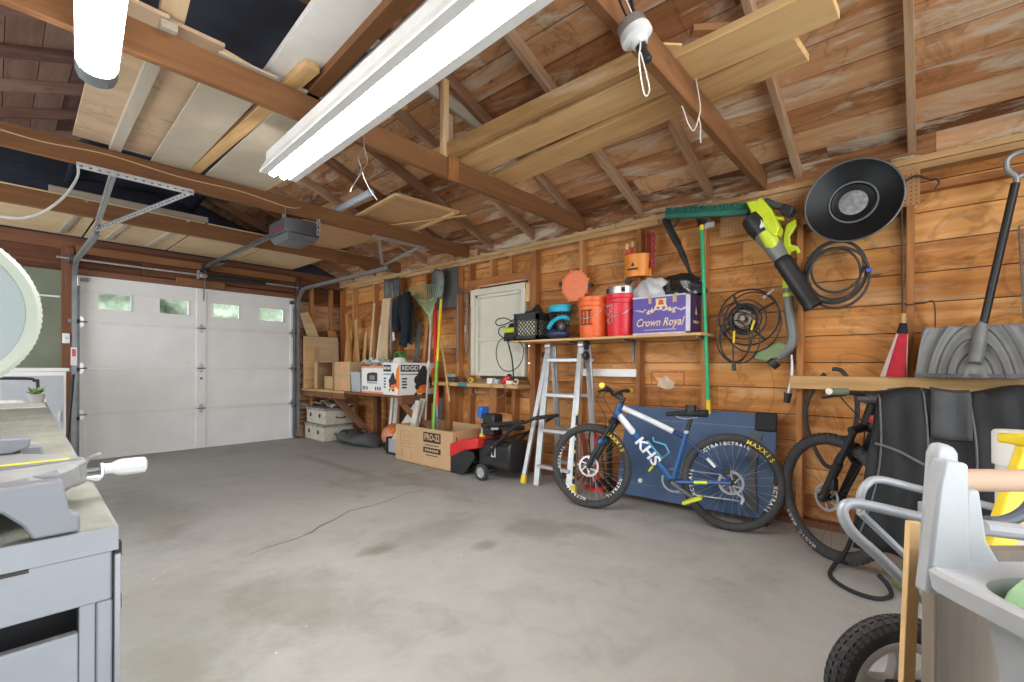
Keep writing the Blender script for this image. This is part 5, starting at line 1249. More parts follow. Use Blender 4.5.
# the head is tilted: left end higher
tilt = .0
mb = MB(GBL); mb.box((0, 0, 0), (.64, .06, .045)); hd = O('block', mb, t, bev=.012); hd.location = (.0, -.01, 1.545); hd.rotation_euler = (0, .16, 0)
mb = MB(DGREEN); random.seed(6)
for i in range(60):
    for j in range(4): x = -.315 + .63 * i / 59; y = -.024 + .016 * j; mb.tube([(x, y, .02), (x + random.uniform(-.01, .01), y * 1.5 + random.uniform(-.005, .005), .062)], [.0065, .0045], 4)
br = O('bristles', mb, hd)
O('socket', MB(BLACK).tube([(-.02, -.01, 1.50), (-.02, -.03, 1.46)], .03, 12), t); O('brace', MB(BLACK).wire([(-.06, -.01, 1.52), (-.02, -.03, 1.44), (.04, -.01, 1.50)], .01), t)
O('bracket', MB(STEEL).box((.04, -.02, 1.45), (.07, .03, .04)), t)
O('pole', MB(GREEN).cyl((.035, -.03, .10), (-.02, -.03, 1.45), .0155, n=14), t)
O('tip', MB(YELLOW).tube([(.039, -.03, .0), (.039, -.03, .012), (.035, -.03, .11)], [.01, .0165, .0165], 12), t); O('collar', MB(YELLOW).cyl((-.018, -.03, 1.42), (-.0195, -.03, 1.46), .018, n=12), t)
small('nail', 'brass nail beside the broom pole under the purple carton', 'nail', MB(plain('brass', (.75, .53, .16), .3, .9)).tube([(-.04, 0, 0), (.04, 0, .002)], .008, 8), (3.76, 1.19, 1.41))

# ------------------------------------------------------------------ pegboard
t_ = MB(plain('pegboard_brown', (.46, .23, .09), .7, var=.08)); t_.bb((-.55, -.006, -.11), (.62, -.0005, .105))
t = T('pegboard', 'brown perforated board strip along the wall top behind the round pan', 'pegboard', (W, .64, 2.225), WF_)
O('sheet', t_, t)
mb = MB(MATBLACK)
for i in range(45):
    for j in range(8): mb.new(); mb.disc(.004, front(-.0065) @ R((-.54 + .026 * i, -.10 + .026 * j, 0)), 6)
O('holes', mb, t, kind='stuff')

# ------------------------------------------------------------------ leaf blower
t = T('leaf_blower', 'lime and black leaf blower hanging nozzle down on the tool wall', 'leaf blower', (3.66, .755, 1.995), (0, 0, -pi / 2))
AX = Vector((.30, 0, -.55)).normalized()
P0 = Vector((-.15, -.02, .17))
O('fan_housing', MB(BLACK).tube([P0 - AX * .05, P0 - AX * .03, P0 + AX * .04, P0 + AX * .12], [.05, .085, .09, .075], 20), t)
O('duct', MB(plain('grey_clear', (.20, .21, .19), .25)).tube([P0 + AX * .10, P0 + AX * .20, P0 + AX * .36], [.072, .062, .048], 20), t)
O('duct_stripe', MB(LIME).tube([P0 + AX * .12 + Vector((.012, -.02, .0)), P0 + AX * .22 + Vector((.004, -.018, 0)), P0 + AX * .3 + Vector((0, -.012, 0))], [.058, .05, .03], 16), t)
nz = [P0 + AX * .34, P0 + AX * .36, P0 + AX * .40, P0 + AX * .71, P0 + AX * .72, P0 + AX * .74]
mb = MB(BLACK); mb.tube(nz, [.05, .06, .058, .055, .06, .06], 22, cap=False); O('nozzle', mb, t)
X2 = Vector((AX.z, 0, -AX.x)); X2 = -X2 if X2.x < 0 else X2    # sideways, up-right of the axis
def bl(a, b): return P0 + AX * a + X2 * b
def bprism(name, pts, y0, y1, mat, bev=.01):
    mb = MB(mat); q = [bl(a, b) for a, b in pts]; mb.prism([(p.x, p.z) for p in q], y1 - y0, frame((0, y1, 0), (1, 0, 0), (0, 0, 1))); return O(name, mb, t, bev=bev)
bprism('shell', [(-.10, .04), (-.10, .11), (.02, .12), (.16, .10), (.20, .06), (.05, .03)], -.085, .045, LIME)
bprism('shell', [(-.13, .02), (-.10, .075), (.04, .06), (.19, .065), (.20, .045), (.02, .00)], -.095, -.04, LIME)
bprism('handle', [(-.085, .095), (-.085, .135), (-.02, .165), (.05, .21), (.075, .185), (.02, .145), (-.04, .10)], -.06, .02, CHARC, .012)
bprism('battery', [(.05, .145), (.03, .20), (.095, .235), (.13, .175)], -.07, .03, BLACK, .01)
bprism('trigger_guard', [(.03, .085), (.10, .15), (.118, .14), (.05, .07)], -.04, .0, LIME, .004)
bprism('label', [(.04, .005), (.04, .035), (.10, .035), (.10, .005)], -.101, -.096, PRINTW, 0)
# ------------------------------------------------------------------ string trimmer behind it
t = T('string_trimmer', 'lime and grey string trimmer hanging behind the leaf blower', 'string trimmer', (3.735, .70, 1.75), WF_)
O('bracket', MB(LIME).prism([(-.05, .02), (-.055, .12), (-.048, .193), (-.048, .292), (-.03, .373), (.03, .40), (.034, .35), (-.008, .285), (-.002, .225), (.040, .206), (.060, .165), (.040, .150), (.025, .18), (-.005, .17), (.0, .02)], .035, frame((0, .02, 0), (1, 0, 0), (0, 0, 1))), t, bev=.008)
O('upper_shaft', MB(LIME).tube([(-.02, 0, .10), (-.02, 0, -.08)], [.03, .033], 14), t); O('lower_shaft', MB(plain('grey_shaft', (.17, .18, .17), .4)).tube(spl([(-.018, 0, -.08), (-.01, 0, -.25), (.01, 0, -.42), (-.01, -.01, -.50), (-.08, -.02, -.57)], 5), [.033] * 21, 14), t)
O('collar', MB(LIME).tube([(-.016, -.0, -.115), (-.015, 0, -.14)], .035, 14), t)
gp = []
O('guard', MB(plain('olive_clear', (.17, .22, .10), .25)).prism([(.0, .02), (-.02, -.06), (-.12, -.105), (-.22, -.08), (-.21, -.03), (-.12, .0), (-.05, .05)], .07, frame((-.02, .02, -.50), (1, 0, 0), (0, 0, 1))), t, bev=.015)
O('spool', MB(BLACK).tube([(-.09, -.02, -.595), (-.12, -.03, -.63)], [.045, .04], 14), t)
t = T('spray_nozzle', 'metal hose nozzle with a red knob hanging below the string trimmer', 'hose nozzle', (3.74, .695, 1.10), WF_)
O('tube', MB(STEEL).tube([(.0, 0, .10), (.005, 0, .0), (0, 0, -.1), (-.02, 0, -.18)], [.008, .012, .018, .014], 10), t); O('knob', MB(RED).ball((.03, -.01, -.10), .022, 10), t); O('body', MB(BLACK).tube([(-.02, 0, -.17), (-.03, 0, -.24)], [.026, .02], 10), t); O('hanger', MB(BLACK).cyl((.0, 0, .10), (.0, 0, .16), .008), t)

# ------------------------------------------------------------------ cord reel
t = T('cord_reel', 'round black cord reel with a tangled extension cord on the tool wall', 'cord reel', (3.73, 1.0, 1.47), WF_)
FR = lambda x=0, y=0, z=0: R((x, y, z), pi / 2)
O('outer_ring', MB(BLACK).torus(.205, .007, FR(.03, -.02, .01), 48, 8), t); O('drum', MB(BLACK).torus(.10, .010, FR(0, -.03, 0), 36, 8), t)
O('drum', MB(BLACK).torus(.085, .012, FR(0, .015, 0), 36, 8), t); O('crank', MB(plain('grey_hub', (.20, .20, .20), .5)).torus(.052, .013, FR(0, -.045, 0), 28, 8), t)
for a in (.5, 2.1, 3.7, 5.3):
    O('spoke', MB(BLACK).cyl((.05 * cos(a), -.03, .05 * sin(a)), (.03 + .2 * cos(a), -.02, .01 + .2 * sin(a)), .009, n=8), t)
O('hub', MB(DSTEEL).tube([(0, -.06, 0), (0, .03, 0)], .018, 12), t); O('hook_clip', MB(STEEL).tube([(.13, -.03, .14), (.2, -.03, .2)], [.012, .008], 8), t)
for k in range(2):
    rr = .115 + .03 * k; O('cord_turn', MB(CORDK).torus(rr, .0055, FR(.004 * k, -.005 - .008 * (k % 3), -.004 * k), 40, 6), t)
pts = lambda cx, cz, rx, rz, y: [(cx + rx * cos(a), y, cz + rz * sin(a)) for a in [2 * pi * i / 10 for i in range(10)]]
for q in ((-.06, -.10, .13, .22, -.05), (-.02, -.14, .14, .19, -.055), (-.05, -.17, .10, .16, -.06), (.06, -.03, .19, .22, -.04)):
    O('cord_loop', MB(CORDK).wire(pts(*q), .0055, 6, closed=True), t)
O('plug_lead', MB(CORDK).wire([(-.05, -.065, -.10), (-.06, -.07, -.22), (-.055, -.065, -.33)], .006), t); O('plug', MB(BLACK).box((-.055, -.065, -.36), (.028, .022, .05)), t, bev=.005)
O('tie', MB(YELLOW).cyl((-.05, -.075, -.09), (-.055, -.075, -.18), .008, n=8), t); O('tie', MB(YELLOW).cyl((.085, -.075, -.02), (.065, -.075, -.09), .008, n=8), t)

# ------------------------------------------------------------------ pan, hose coil, hook wire, flag
t = T('round_pan', 'large round black pan with raised rings hung high on the tool wall', 'pan', (3.70, .345, 2.18), (0, -pi / 2, 0))
PANB = plain('black_enamel', (.006, .008, .010), .42, var=.2, spec=.35)
O('dish', MB(PANB).lathe([(0, .0), (.105, 0), (.115, .006), (.125, .0), (.225, .035), (.255, .055), (.262, .052), (.258, .045), (.225, .022), (.12, -.012), (0, -.012)], 56), t)
O('rim', MB(DSTEEL).torus(.258, .006, R((0, 0, .052)), 56, 8), t)
O('ring', MB(plain('grey_ring', (.16, .17, .17), .4)).torus(.128, .006, R((0, 0, .008)), 44, 6), t)
O('centre', MB(plain('worn_grey_metal', (.30, .31, .32), .5, .3, var=.4, scale=30)).lathe([(0, .003), (.072, .003), (.078, .001)], 32), t)
t = T('cable_coil', 'coil of grey cable with a blue clip hanging under the round pan', 'cable coil', (3.74, .45, 1.75), WF_)
CC = plain('grey_cable', (.05, .047, .043), .6)
for k, (r, dx, dz) in enumerate(((.185, 0, 0), (.172, .01, .01), (.16, -.01, -.02), (.150, .015, .03), (.178, .02, -.045))):
    O('turn', MB(CC).torus(r, .008, R((dx, -.008 * k + .01, dz), pi / 2) @ Matrix.Diagonal((.95, 1.12, 1, 1)), 44, 7), t)
O('clip', MB(plain('clip_blue', (.05, .12, .5), .5)).box((.19, -.04, -.02), (.03, .02, .025)), t, bev=.003); O('tie', MB(CORDK).torus(.022, .006, R((.17, -.02, -.01), 0, pi / 2, 0), 14, 6), t)
loose('hook_rod', 'long thin dark rod hooked over a nail on the right-hand stud', 'rod', plain('rusty_rod', (.07, .05, .04), .6, .4), [(3.755, -.045, 2.19), (3.755, -.065, 2.215), (3.755, -.05, 2.245), (3.755, -.02, 2.25), (3.755, .03, 2.285), (3.755, .075, 2.275), (3.755, .11, 2.22), (3.755, .105, 2.0), (3.755, .10, 1.5), (3.755, .095, 1.06)], .006)
loose('wire_bracket', 'thin bent wire bracket beside the furled flag', 'bracket', plain('rusty_rod', (.07, .05, .04), .6, .4), [(3.76, .09, 1.5), (3.76, .0, 1.505), (3.76, -.045, 1.50), (3.76, -.05, 1.3), (3.76, -.05, 1.22)], .004, k=5)
t = T('furled_flag', 'small furled red and white flag with a wooden knob on the rail', 'flag', (3.72, .14, 1.056), WF_)
REDC = plain('red_cloth', (.50, .02, .035), .85, var=.15, scale=25); WHC = plain('white_cloth', (.68, .62, .58), .85, var=.1)
def cone(a0, a1, mat):
    return MB(mat).sheet(lambda u, v: ((.06 - .035 * v) * cos(a0 + (a1 - a0) * u) * (1 + .1 * sin(u * 9)) + .04 * v - .0, (.035 - .018 * v) * sin(a0 + (a1 - a0) * u), .27 * v), 14, 8)
O('red_cloth', cone(-pi * .72, -pi * .12, REDC), t); O('white_cloth', cone(-pi * 1.02, -pi * .72, WHC), t); O('white_cloth', cone(-pi * .12, pi * .98, WHC), t)
O('sleeve', MB(NAVY).tube([(.04, 0, .265), (.045, 0, .33)], [.028, .018], 12), t); O('knob', MB(PINE).lathe([(0, 0), (.014, 0), (.012, .02), (.017, .03), (.012, .045), (.016, .06), (0, .07)], 14, R((.046, 0, .325))), t)
# rail board
t = small('wall_rail', 'pine rail board nailed across the studs above the covered bike', 'rail', MB(PINE).bb((-.0, -.075, -.045), (1.75, -.001, .045), r=.25), (W, .70, 1.008), bev=.004)
# snow shovel
t = T('snow_shovel', 'wide grey snow shovel standing on the rail with its black shaft up', 'snow shovel', (3.66, -.21, 1.056), WF_)
SHG = plain('grey_blade', (.23, .235, .23), .45, var=.15, scale=8)
def sh(u, v):
    x = (u - .5) * (.50 - .07 * v); z = .295 * v
    y = -.05 + .10 * v - .10 * (v - .5) ** 2 + .025 * abs(2 * u - 1) ** 2
    q = ((2 * u - 1) ** 2 / .55 + (v * .82) ** 2 * 1.0) ** .5
    y += -.022 * abs(sin(pi * 2.4 * q)) ** 5
    return (x, y, z)
O('blade', MB(SHG).sheet(sh, 64, 20), t, solid=.006, ang=.9)
for q in (.40, .62, .84, 1.06):
    P_ = []
    for k in range(25):
        v = min(q / .82, 1.0) * (1 - k / 24.0) if k < 25 else 0
        xx = .5 * (.55 * max(0, q * q - (.82 * v) ** 2)) ** .5
        if xx < .49: P_.append((xx, v))
    R1 = [Vector(sh(.5 + a, b)) + Vector((0, -.004, 0)) for a, b in P_]; R2 = [Vector(sh(.5 - a, b)) + Vector((0, -.004, 0)) for a, b in P_]
    if q < .82: O('rib', MB(DSTEEL).tube(R2[::-1] + R1[1:], .0045, 6), t)
    else:
        O('rib', MB(DSTEEL).tube(R1, .0045, 6), t); O('rib', MB(DSTEEL).tube(R2, .0045, 6), t)
O('wear_strip', MB(DSTEEL).beam((-.25, -.078, .012), (.25, -.078, .012), .006, .024), t)
O('socket', MB(SHG).tube([(0, -.065, .08), (.02, -.02, .20), (.035, .0, .31)], [.03, .032, .022], 12), t)
O('shaft', MB(BLACK).cyl((.03, -.005, .26), (.155, -.01, 1.05), .0185, n=16), t, label='black shaft')
O('grip', MB(plain('grip_grey', (.30, .31, .31), .4, .3)).tube(spl([(.152, -.01, 1.03), (.158, -.01, 1.08), (.125, -.01, 1.13), (.128, -.01, 1.19), (.18, -.01, 1.21), (.235, -.01, 1.17), (.215, -.01, 1.11), (.165, -.01, 1.08)], 5), [.014] * 36, 10), t)
# wire rack at the edge
t = T('wire_rack', 'black wire rack hanging at the right end of the tool wall', 'rack', (3.72, -.385, 1.66), WF_)
for x, q in ((0, 0), (.22, 0)): O('side_wire', MB(DSTEEL).cyl((x + .02, 0, -.28), (x, 0, .23), .004), t)
mb = MB(DSTEEL)
for k in range(22): mb.cyl((.02 - .02 * k / 21, -.003, -.27 + .5 * k / 21), (.24 - .02 * k / 21, -.003, -.27 + .5 * k / 21), .0025, n=5)
O('grid', mb, t)
# ------------------------------------------------------------------ blue folded table against the wall
BLUE = plain('blue_panel', (.028, .075, .18), .5, var=.08, scale=3)
M = frame((3.545, 1.335, .045), (.055, -1, 0), (.235, 0, .78))
t = TM('folding_table', 'folded blue table top leaning on the wall behind the blue bike', 'folding table', M)
O('top', MB(BLUE).bb((-.60, 0, -.0), (.56, .75, .022)), t, bev=.004)
LB = plain('faded_blue_line', (.10, .16, .28), .5)
mb = MB(LB)
for a, b in (((-.6, .64, .0225), (.43, .645, .0232)), ((-.6, .10, .0225), (.43, .104, .0232))): mb.bb(a, b)
mb.bb((.425, .05, .0225), (.43, .70, .0232)); O('line', mb, t)
O('corner_block', MB(MATBLACK).bb((.42, .62, .023), (.56, .755, .05)), t, bev=.01)
O('leg', MB(CHARC).prism([(.39, .05), (.47, .05), (.44, .33), (.47, .60), (.38, .60), (.41, .33)], .012, R((0, 0, .023))), t)
O('caster_arm', MB(BLACK).beam((.52, .1, -.01), (.53, -.02, .06), .04, .03), t)
O('caster', MB(RUBBER).tube([(.50, -.01, .065), (.54, -.01, .065)], .03, 16), t)
O('foot_dot', MB(PRINTW).tube([(-.40, .13, .022), (-.40, .13, .03)], .018, 14), t)

# ------------------------------------------------------------------ bikes
def spoked_wheel(parent, c, r, tw, yaw=0, lettering=None, rimcol=None, knobs=0, rotor=True, spoke=DSTEEL, lett_col=None):
    H = Matrix.Translation(c) @ Euler((0, 0, yaw)).to_matrix().to_4x4() @ Euler((pi / 2, 0, 0)).to_matrix().to_4x4()
    # local: wheel in xy, axle along z; z+ looks to -y (the camera side)
    w = bpy.data.objects.new('wheel', None); COL.objects.link(w); w.parent = parent; w.matrix_local = H; w.empty_display_size = .05
    rt_ = r - tw
    mb = MB(RUBBER); mb.torus(rt_, tw, Matrix(), 72, 12, sx=.92)
    if knobs:
        for i in range(knobs):
            a = 2 * pi * i / knobs
            for q in (-.62, -.2, .2, .62):
                rr = rt_ + tw * cos(q * 1.2) * 1.0; zz = tw * .92 * sin(q * 1.2); aa = a + (.5 if abs(q) < .4 else 0) * 2 * pi / knobs
                mb.box((0, 0, 0), (.012, .016, tw * .34), R((rr * cos(aa), rr * sin(aa), zz), 0, 0, aa) @ Euler((0, -q * 1.2, 0)).to_matrix().to_4x4())
    O('tire', mb, w)
    mb = MB(rimcol or MATBLACK); rr = rt_ - tw * .72
    mb.lathe([(rr, -.012), (rr + .014, -.014), (rr + .014, .014), (rr, .012), (rr - .012, .0), (rr, -.012)], 72); O('rim', mb, w)
    if lettering:
        for s_, a0, rad, m_, sz in lettering:
            mb = MB(m_); n = len(s_)
            for i, ch in enumerate(s_):
                if ch == ' ': continue
                a = a0 - (i - n / 2) * sz * .82 / rad
                zz = .0144 if rad < rr + .008 else tw * .92 * (max(0.0, 1 - ((rad - rt_) / tw) ** 2)) ** .5 + .0012
                mb.text(ch, sz, R((rad * cos(a), rad * sin(a), zz), 0, 0, a - pi / 2), bold=.0006)
            O('print', mb, w)
    mb = MB(spoke)
    for i in range(28):
        a = 2 * pi * i / 28; s_ = 1 if i % 2 else -1; b = a + s_ * 1.1 * (1 if i % 4 < 2 else -1)
        mb.cyl((.022 * cos(b), .022 * sin(b), .026 * s_), ((rr - .006) * cos(a), (rr - .006) * sin(a), 0), .0012, n=4, cap=False)
    O('spokes', mb, w)
    O('hub', MB(BLACK).lathe([(0, -.05), (.012, -.05), (.012, -.032), (.026, -.03), (.026, -.024), (.015, -.018), (.015, .018), (.026, .024), (.026, .03), (.012, .032), (.012, .05), (0, .05)], 18), w)
    if rotor:
        mb = MB(STEEL); mb.lathe([(.066, .036), (.082, .036), (.082, .039), (.066, .039), (.066, .036)], 40)
        for k in range(6): a = 2 * pi * k / 6; mb.beam((.02 * cos(a), .02 * sin(a), .0375), (.068 * cos(a + .6), .068 * sin(a + .6), .0375), .010, .0025)
        for k in range(24): a = 2 * pi * k / 24; mb.box((.074 * cos(a), .074 * sin(a), .0375), (.006, .006, .0052))
        O('brake_rotor', mb, w)
    return w
LEAN = radians(4.5)
d = Vector((3.12 - 3.35, 1.95 - .87, 0)).normalized(); hor = Vector((-d.y, d.x, 0)); hor = hor if hor.x > 0 else -hor
zz = (u0 * cos(LEAN) + hor * sin(LEAN)).normalized(); yy = zz.cross(d)
A0 = Vector((3.35, .87, 0)) - d * 0
# local x points from the rear to the front wheel, local y away from the camera is -yy
MBIKE = Matrix(((-d.x, -yy.x * -1, zz.x, A0.x), (-d.y, -yy.y * -1, zz.y, A0.y), (-d.z, -yy.z * -1, zz.z, A0.z), (0, 0, 0, 1)))
# x: towards the rear of the picture's right; front wheel at negative x; y into the wall
MBIKE = Matrix(((-d.x, 0, zz.x, A0.x), (-d.y, 0, zz.y, A0.y), (0, 0, zz.z, A0.z), (0, 0, 0, 1)))
yv = zz.cross(Vector((-d.x, -d.y, 0))); MBIKE.col[1][0:3] = yv
t = TM('mountain_bike', 'blue and white mountain bike leaning on the folded blue table', 'bicycle', MBIKE)
BB = plain('frame_blue', (.022, .095, .28), .3, var=.06); BD = plain('frame_dark_blue', (.018, .05, .16), .3); BW = plain('frame_white', (.75, .78, .80), .3)
r = .328; WB = 1.01
wl = [('MAXXIS', 2.3, .296, YELLOW, .03), ('ATOMLAB', .9, .272, PRINTW, .026), ('ATOMLAB', 3.4, .272, PRINTW, .026), ('ATOMLAB', 5.2, .272, PRINTW, .026)]
# wheels (x runs to the rear, so front hub at x=-(.1+WB))
wl_f = [('MAXXIS', .75, .296, YELLOW, .042), ('XCTRAIL', 2.9, .261, PRINTW, .034), ('XCTRAIL', 5.6, .261, PRINTW, .034), ('XCTRAIL', 4.2, .261, PRINTW, .034)]
wl_r = [('MAXXIS', .85, .296, YELLOW, .042), ('XCTRAIL', 2.0, .261, PRINTW, .034), ('XCTRAIL', 3.2, .261, PRINTW, .034), ('XCTRAIL', 5.9, .261, PRINTW, .034), ('XCTRAIL', 1.4, .261, PRINTW, .03)]
fw = spoked_wheel(t, (-1.115, 0, r), r, .028, 0.0, wl_f, GREYPLA if False else MATBLACK, spoke=STEEL)
rw = spoked_wheel(t, (-.105, 0, r), r, .028, 0.0, wl_r, MATBLACK, spoke=STEEL)
bbp = Vector((-.49, 0, .285)); ht = Vector((-.885, 0, .83)); hb = Vector((-.93, 0, .71)); stt = Vector((-.405, 0, .625)); rh = Vector((-.105, 0, r)); fh = Vector((-1.115, 0, r))
O('head_tube', MB(BB).tube([hb, ht], .026, 14), t)
ttm = ht.lerp(stt, .82) + Vector((0, 0, -.03))
O('top_tube', MB(BW).tube(spl([ht + Vector((.02, 0, -.035)), ht.lerp(stt, .45) + Vector((0, 0, -.02)), ttm + Vector((0, 0, .01))], 5), [.021] * 11, 12), t, label='white painted top tube')
O('top_tube_end', MB(BD).tube([ttm + Vector((0, 0, .01)), stt + Vector((0, 0, -.02))], [.02, .017], 12), t)
dt0 = hb + Vector((.02, 0, .05))
O('down_tube', MB(BB).tube([dt0, bbp], [.030, .026], 14), t)
mb = MB(BW); mb.tube([dt0.lerp(bbp, .05) + Vector((-.0, -.006, 0)), dt0.lerp(bbp, .30) + Vector((0, -.006, 0)), dt0.lerp(bbp, .36) + Vector((0, -.006, 0))], [.027, .027, .018], 12)
ddir = (bbp - dt0).normalized(); MT = frame(dt0.lerp(bbp, .58) + Vector((0, -.0335, 0)), ddir, Vector((-ddir.z * -1, 0, ddir.x * -1)) if False else Vector((-ddir.z, 0, ddir.x)))
if (MT.to_3x3() @ Vector((0, 0, 1))).y > 0: MT = frame(dt0.lerp(bbp, .58) + Vector((0, -.0335, 0)), ddir, Vector((ddir.z, 0, -ddir.x)))
mb.text('KHS', .105, MT, sx=1.15, bold=.003); O('paint', mb, t)
O('seat_tube', MB(BB).tube([bbp, stt + Vector((.005, 0, .02))], .019, 12), t)
for s in (-.055, .055):
    O('seat_stay', MB(BD).tube([stt + Vector((.01, s * .3, -.03)), stt.lerp(rh, .5) + Vector((0, s * .9, 0)), rh + Vector((0, s, .01))], [.010, .010, .010], 10), t)
    O('chain_stay', MB(BB).tube([bbp + Vector((.02, s * .5, 0)), bbp.lerp(rh, .4) + Vector((0, s * .9, -.0)), rh + Vector((0, s, 0))], [.014, .012, .010], 10), t)
    O('fork_leg', MB(BLACK).tube([hb + Vector((-.005, s * 1.1, -.04)), hb.lerp(fh, .5) + Vector((0, s * 1.1, 0)), hb.lerp(fh, .52) + Vector((0, s * 1.1, 0)), fh + Vector((0, s * 1.1, 0))], [.016, .016, .021, .018], 12), t)
    O('fork_band', MB(BB).tube([hb.lerp(fh, .42) + Vector((0, s * 1.1, 0)), hb.lerp(fh, .5) + Vector((0, s * 1.1, 0))], .022, 12), t)
O('decal', MB(LIME).tube([bbp.lerp(rh, .4) + Vector((0, -.0515, 0)), bbp.lerp(rh, .62) + Vector((0, -.0535, 0))], .0118, 10), t)
O('decal', MB(BW).tube([stt.lerp(rh, .5) + Vector((0, -.0505, 0)), stt.lerp(rh, .68) + Vector((0, -.0525, 0))], .0112, 10), t)
O('fork_crown', MB(BLACK).tube([hb + Vector((-.004, -.075, -.03)), hb + Vector((-.004, 0, -.0)), hb + Vector((-.004, .075, -.03))], [.022, .026, .022], 12), t)
O('fork_arch', MB(BLACK).tube(spl([hb.lerp(fh, .52) + Vector((-.01, -.06, 0)), hb.lerp(fh, .40) + Vector((-.03, 0, 0)), hb.lerp(fh, .52) + Vector((-.01, .06, 0))], 6), .013, 8), t)
O('brake_caliper', MB(BLACK).box(fh + Vector((.03, -.055, .08)), (.03, .03, .06)), t, bev=.006)
st = ht + Vector((.025, 0, .03)); bc = st + Vector((-.075, 0, .035))
O('stem', MB(BLACK).tube([ht, st, bc], [.02, .02, .018], 12), t)
hbp = [bc + Vector(v) for v in ((.05, -.33, .055), (.03, -.2, .05), (.0, -.06, .0), (0, .06, .0), (.02, .2, .05), (.0, .28, .055))]
hbp = [bc + Vector(v) for v in ((-.0, -.20, .045), (-.0, -.12, .035), (0, -.05, .0), (0, .05, 0), (.02, .14, .035), (.03, .24, .04))]
O('handlebar', MB(BLACK).tube(spl(hbp, 4), .0125, 10), t)
O('grip', MB(BLACK).tube([hbp[0] + (hbp[0] - hbp[1]) * -.3, hbp[0] + (hbp[0] - hbp[1]) * 1.2], .017, 12), t); O('grip', MB(BLACK).tube([hbp[5] - (hbp[5] - hbp[4]) * .3, hbp[5] + (hbp[5] - hbp[4]) * .8], .017, 12), t)
O('grip_end', MB(YELLOW).tube([hbp[0] + (hbp[0] - hbp[1]) * 1.2, hbp[0] + (hbp[0] - hbp[1]) * 1.45], .021, 12), t, label='yellow grip end'); O('grip_end', MB(YELLOW).tube([hbp[5] + (hbp[5] - hbp[4]) * .3, hbp[5] + (hbp[5] - hbp[4]) * .9], .020, 12), t, label='yellow grip end')
O('brake_lever', MB(BLACK).wire([hbp[1] + Vector((0, 0, -.01)), hbp[1] + Vector((-.05, -.03, -.01)), hbp[1] + Vector((-.06, -.10, -.02))], .008), t); O('shifter', MB(BLACK).box(hbp[4] + Vector((-.02, -.03, -.03)), (.06, .05, .035)), t, bev=.01)
O('cable', MB(CORDK).wire([hbp[1] + Vector((-.05, -.02, 0)), bc + Vector((-.11, -.10, -.05)), hb + Vector((-.06, -.06, .02)), hb + Vector((-.05, -.05, -.14))], .003), t)
O('cable', MB(CORDK).wire([hbp[4], bc + Vector((-.09, .0, .0)), ht + Vector((-.05, -.03, -.08)), dt0 + Vector((.03, -.035, -.04))], .003), t)
sp0 = stt + Vector((.012, 0, .04)); sp1 = sp0 + Vector((.02, 0, .075))
O('seatpost', MB(BLACK).tube([stt, sp0, sp1], .0145, 12), t); O('seat_clamp', MB(STEEL).tube([stt + Vector((.004, 0, .01)), stt + Vector((.006, 0, .03))], .022, 12), t)
mb = MB(MATBLACK); prof = []
for k in range(12):
    u = k / 11; w = .02 + .05 * max(0, (u - .35) / .65) ** 1.2; h = .016 + .012 * u
    prof.append([(sp1.x - .17 + .28 * u, w * cos(a), sp1.z + .025 + .012 * sin(u * 3.0) + .018 * u ** 3 + h * sin(a)) for a in [2 * pi * j / 14 for j in range(14)]])
O('saddle', mb.rings(prof), t); O('saddle_rail', MB(STEEL).wire([(sp1.x - .10, -.02, sp1.z + .015), (sp1.x - .04, -.02, sp1.z - .0), (sp1.x + .05, -.02, sp1.z + .015)], .004), t)
O('tail_light', MB(BLACK).tube([sp1 + Vector((.0, -.0, .045)), sp1 + Vector((.0, 0, .10))], [.035, .038], 14), t)
O('bottom_bracket', MB(BLACK).tube([bbp + Vector((0, -.045, 0)), bbp + Vector((0, .05, 0))], .024, 14), t)
mb = MB(STEEL); mb.lathe([(.075, -.002), (.088, -.002), (.088, .002), (.075, .002), (.075, -.002)], 40, R(bbp + Vector((0, .045, 0)), pi / 2)); O('chainring', mb, t)
cr = bbp + Vector((.155, -.06, -.095)); O('crank', MB(DSTEEL).tube([bbp + Vector((0, -.05, 0)), cr], [.017, .013], 10), t)
O('crank', MB(DSTEEL).tube([bbp + Vector((0, .06, 0)), bbp + Vector((-.15, .07, .09))], [.017, .013], 10), t)
LP = plain('lime_pedal', (.62, .70, .05), .45)
mb = MB(LP); mb.beam(cr + Vector((-.06, -.06, -.025)), cr + Vector((.06, -.06, .03)), .10, .02); O('pedal', mb, t, bev=.004, label='lime pedal'); O('pedal_axle', MB(DSTEEL).cyl(cr + Vector((0, -.1, 0)), cr, .008), t)
mb = MB(LP); c2 = bbp + Vector((-.15, .12, .09)); mb.beam(c2 + Vector((-.04, 0, -.05)), c2 + Vector((.04, 0, .05)), .10, .02); O('pedal', mb, t, bev=.004, label='lime pedal')
ch = [bbp + Vector((0, .045, .085)), rh + Vector((0, .045, .035)), rh + Vector((.035, .045, 0)), rh + Vector((.07, .045, -.10)), rh + Vector((.05, .045, -.13)), bbp + Vector((.02, .045, -.085))]
O('chain', MB(STEEL).tube(ch, .005, 6), t); O('derailleur', MB(STEEL).wire([rh + Vector((.0, .05, -.03)), rh + Vector((.03, .05, -.08)), rh + Vector((.07, .05, -.11)), rh + Vector((.06, .05, -.15))], .010, 8), t)
O('cassette', MB(DSTEEL).lathe([(0, -.01), (.045, -.01), (.03, .012), (0, .012)], 24, R(rh + Vector((0, .045, 0)), pi / 2)), t)
O('rear_caliper', MB(BLACK).box(rh + Vector((-.03, -.05, .07)), (.05, .03, .03)), t, bev=.006)
BC = plain('cage_blue', (.10, .42, .62), .35); m0 = dt0.lerp(bbp, .58) + Vector((.03, 0, .03))
nd = Vector((-ddir.z, 0, ddir.x)); nd = nd if nd.z > 0 else -nd
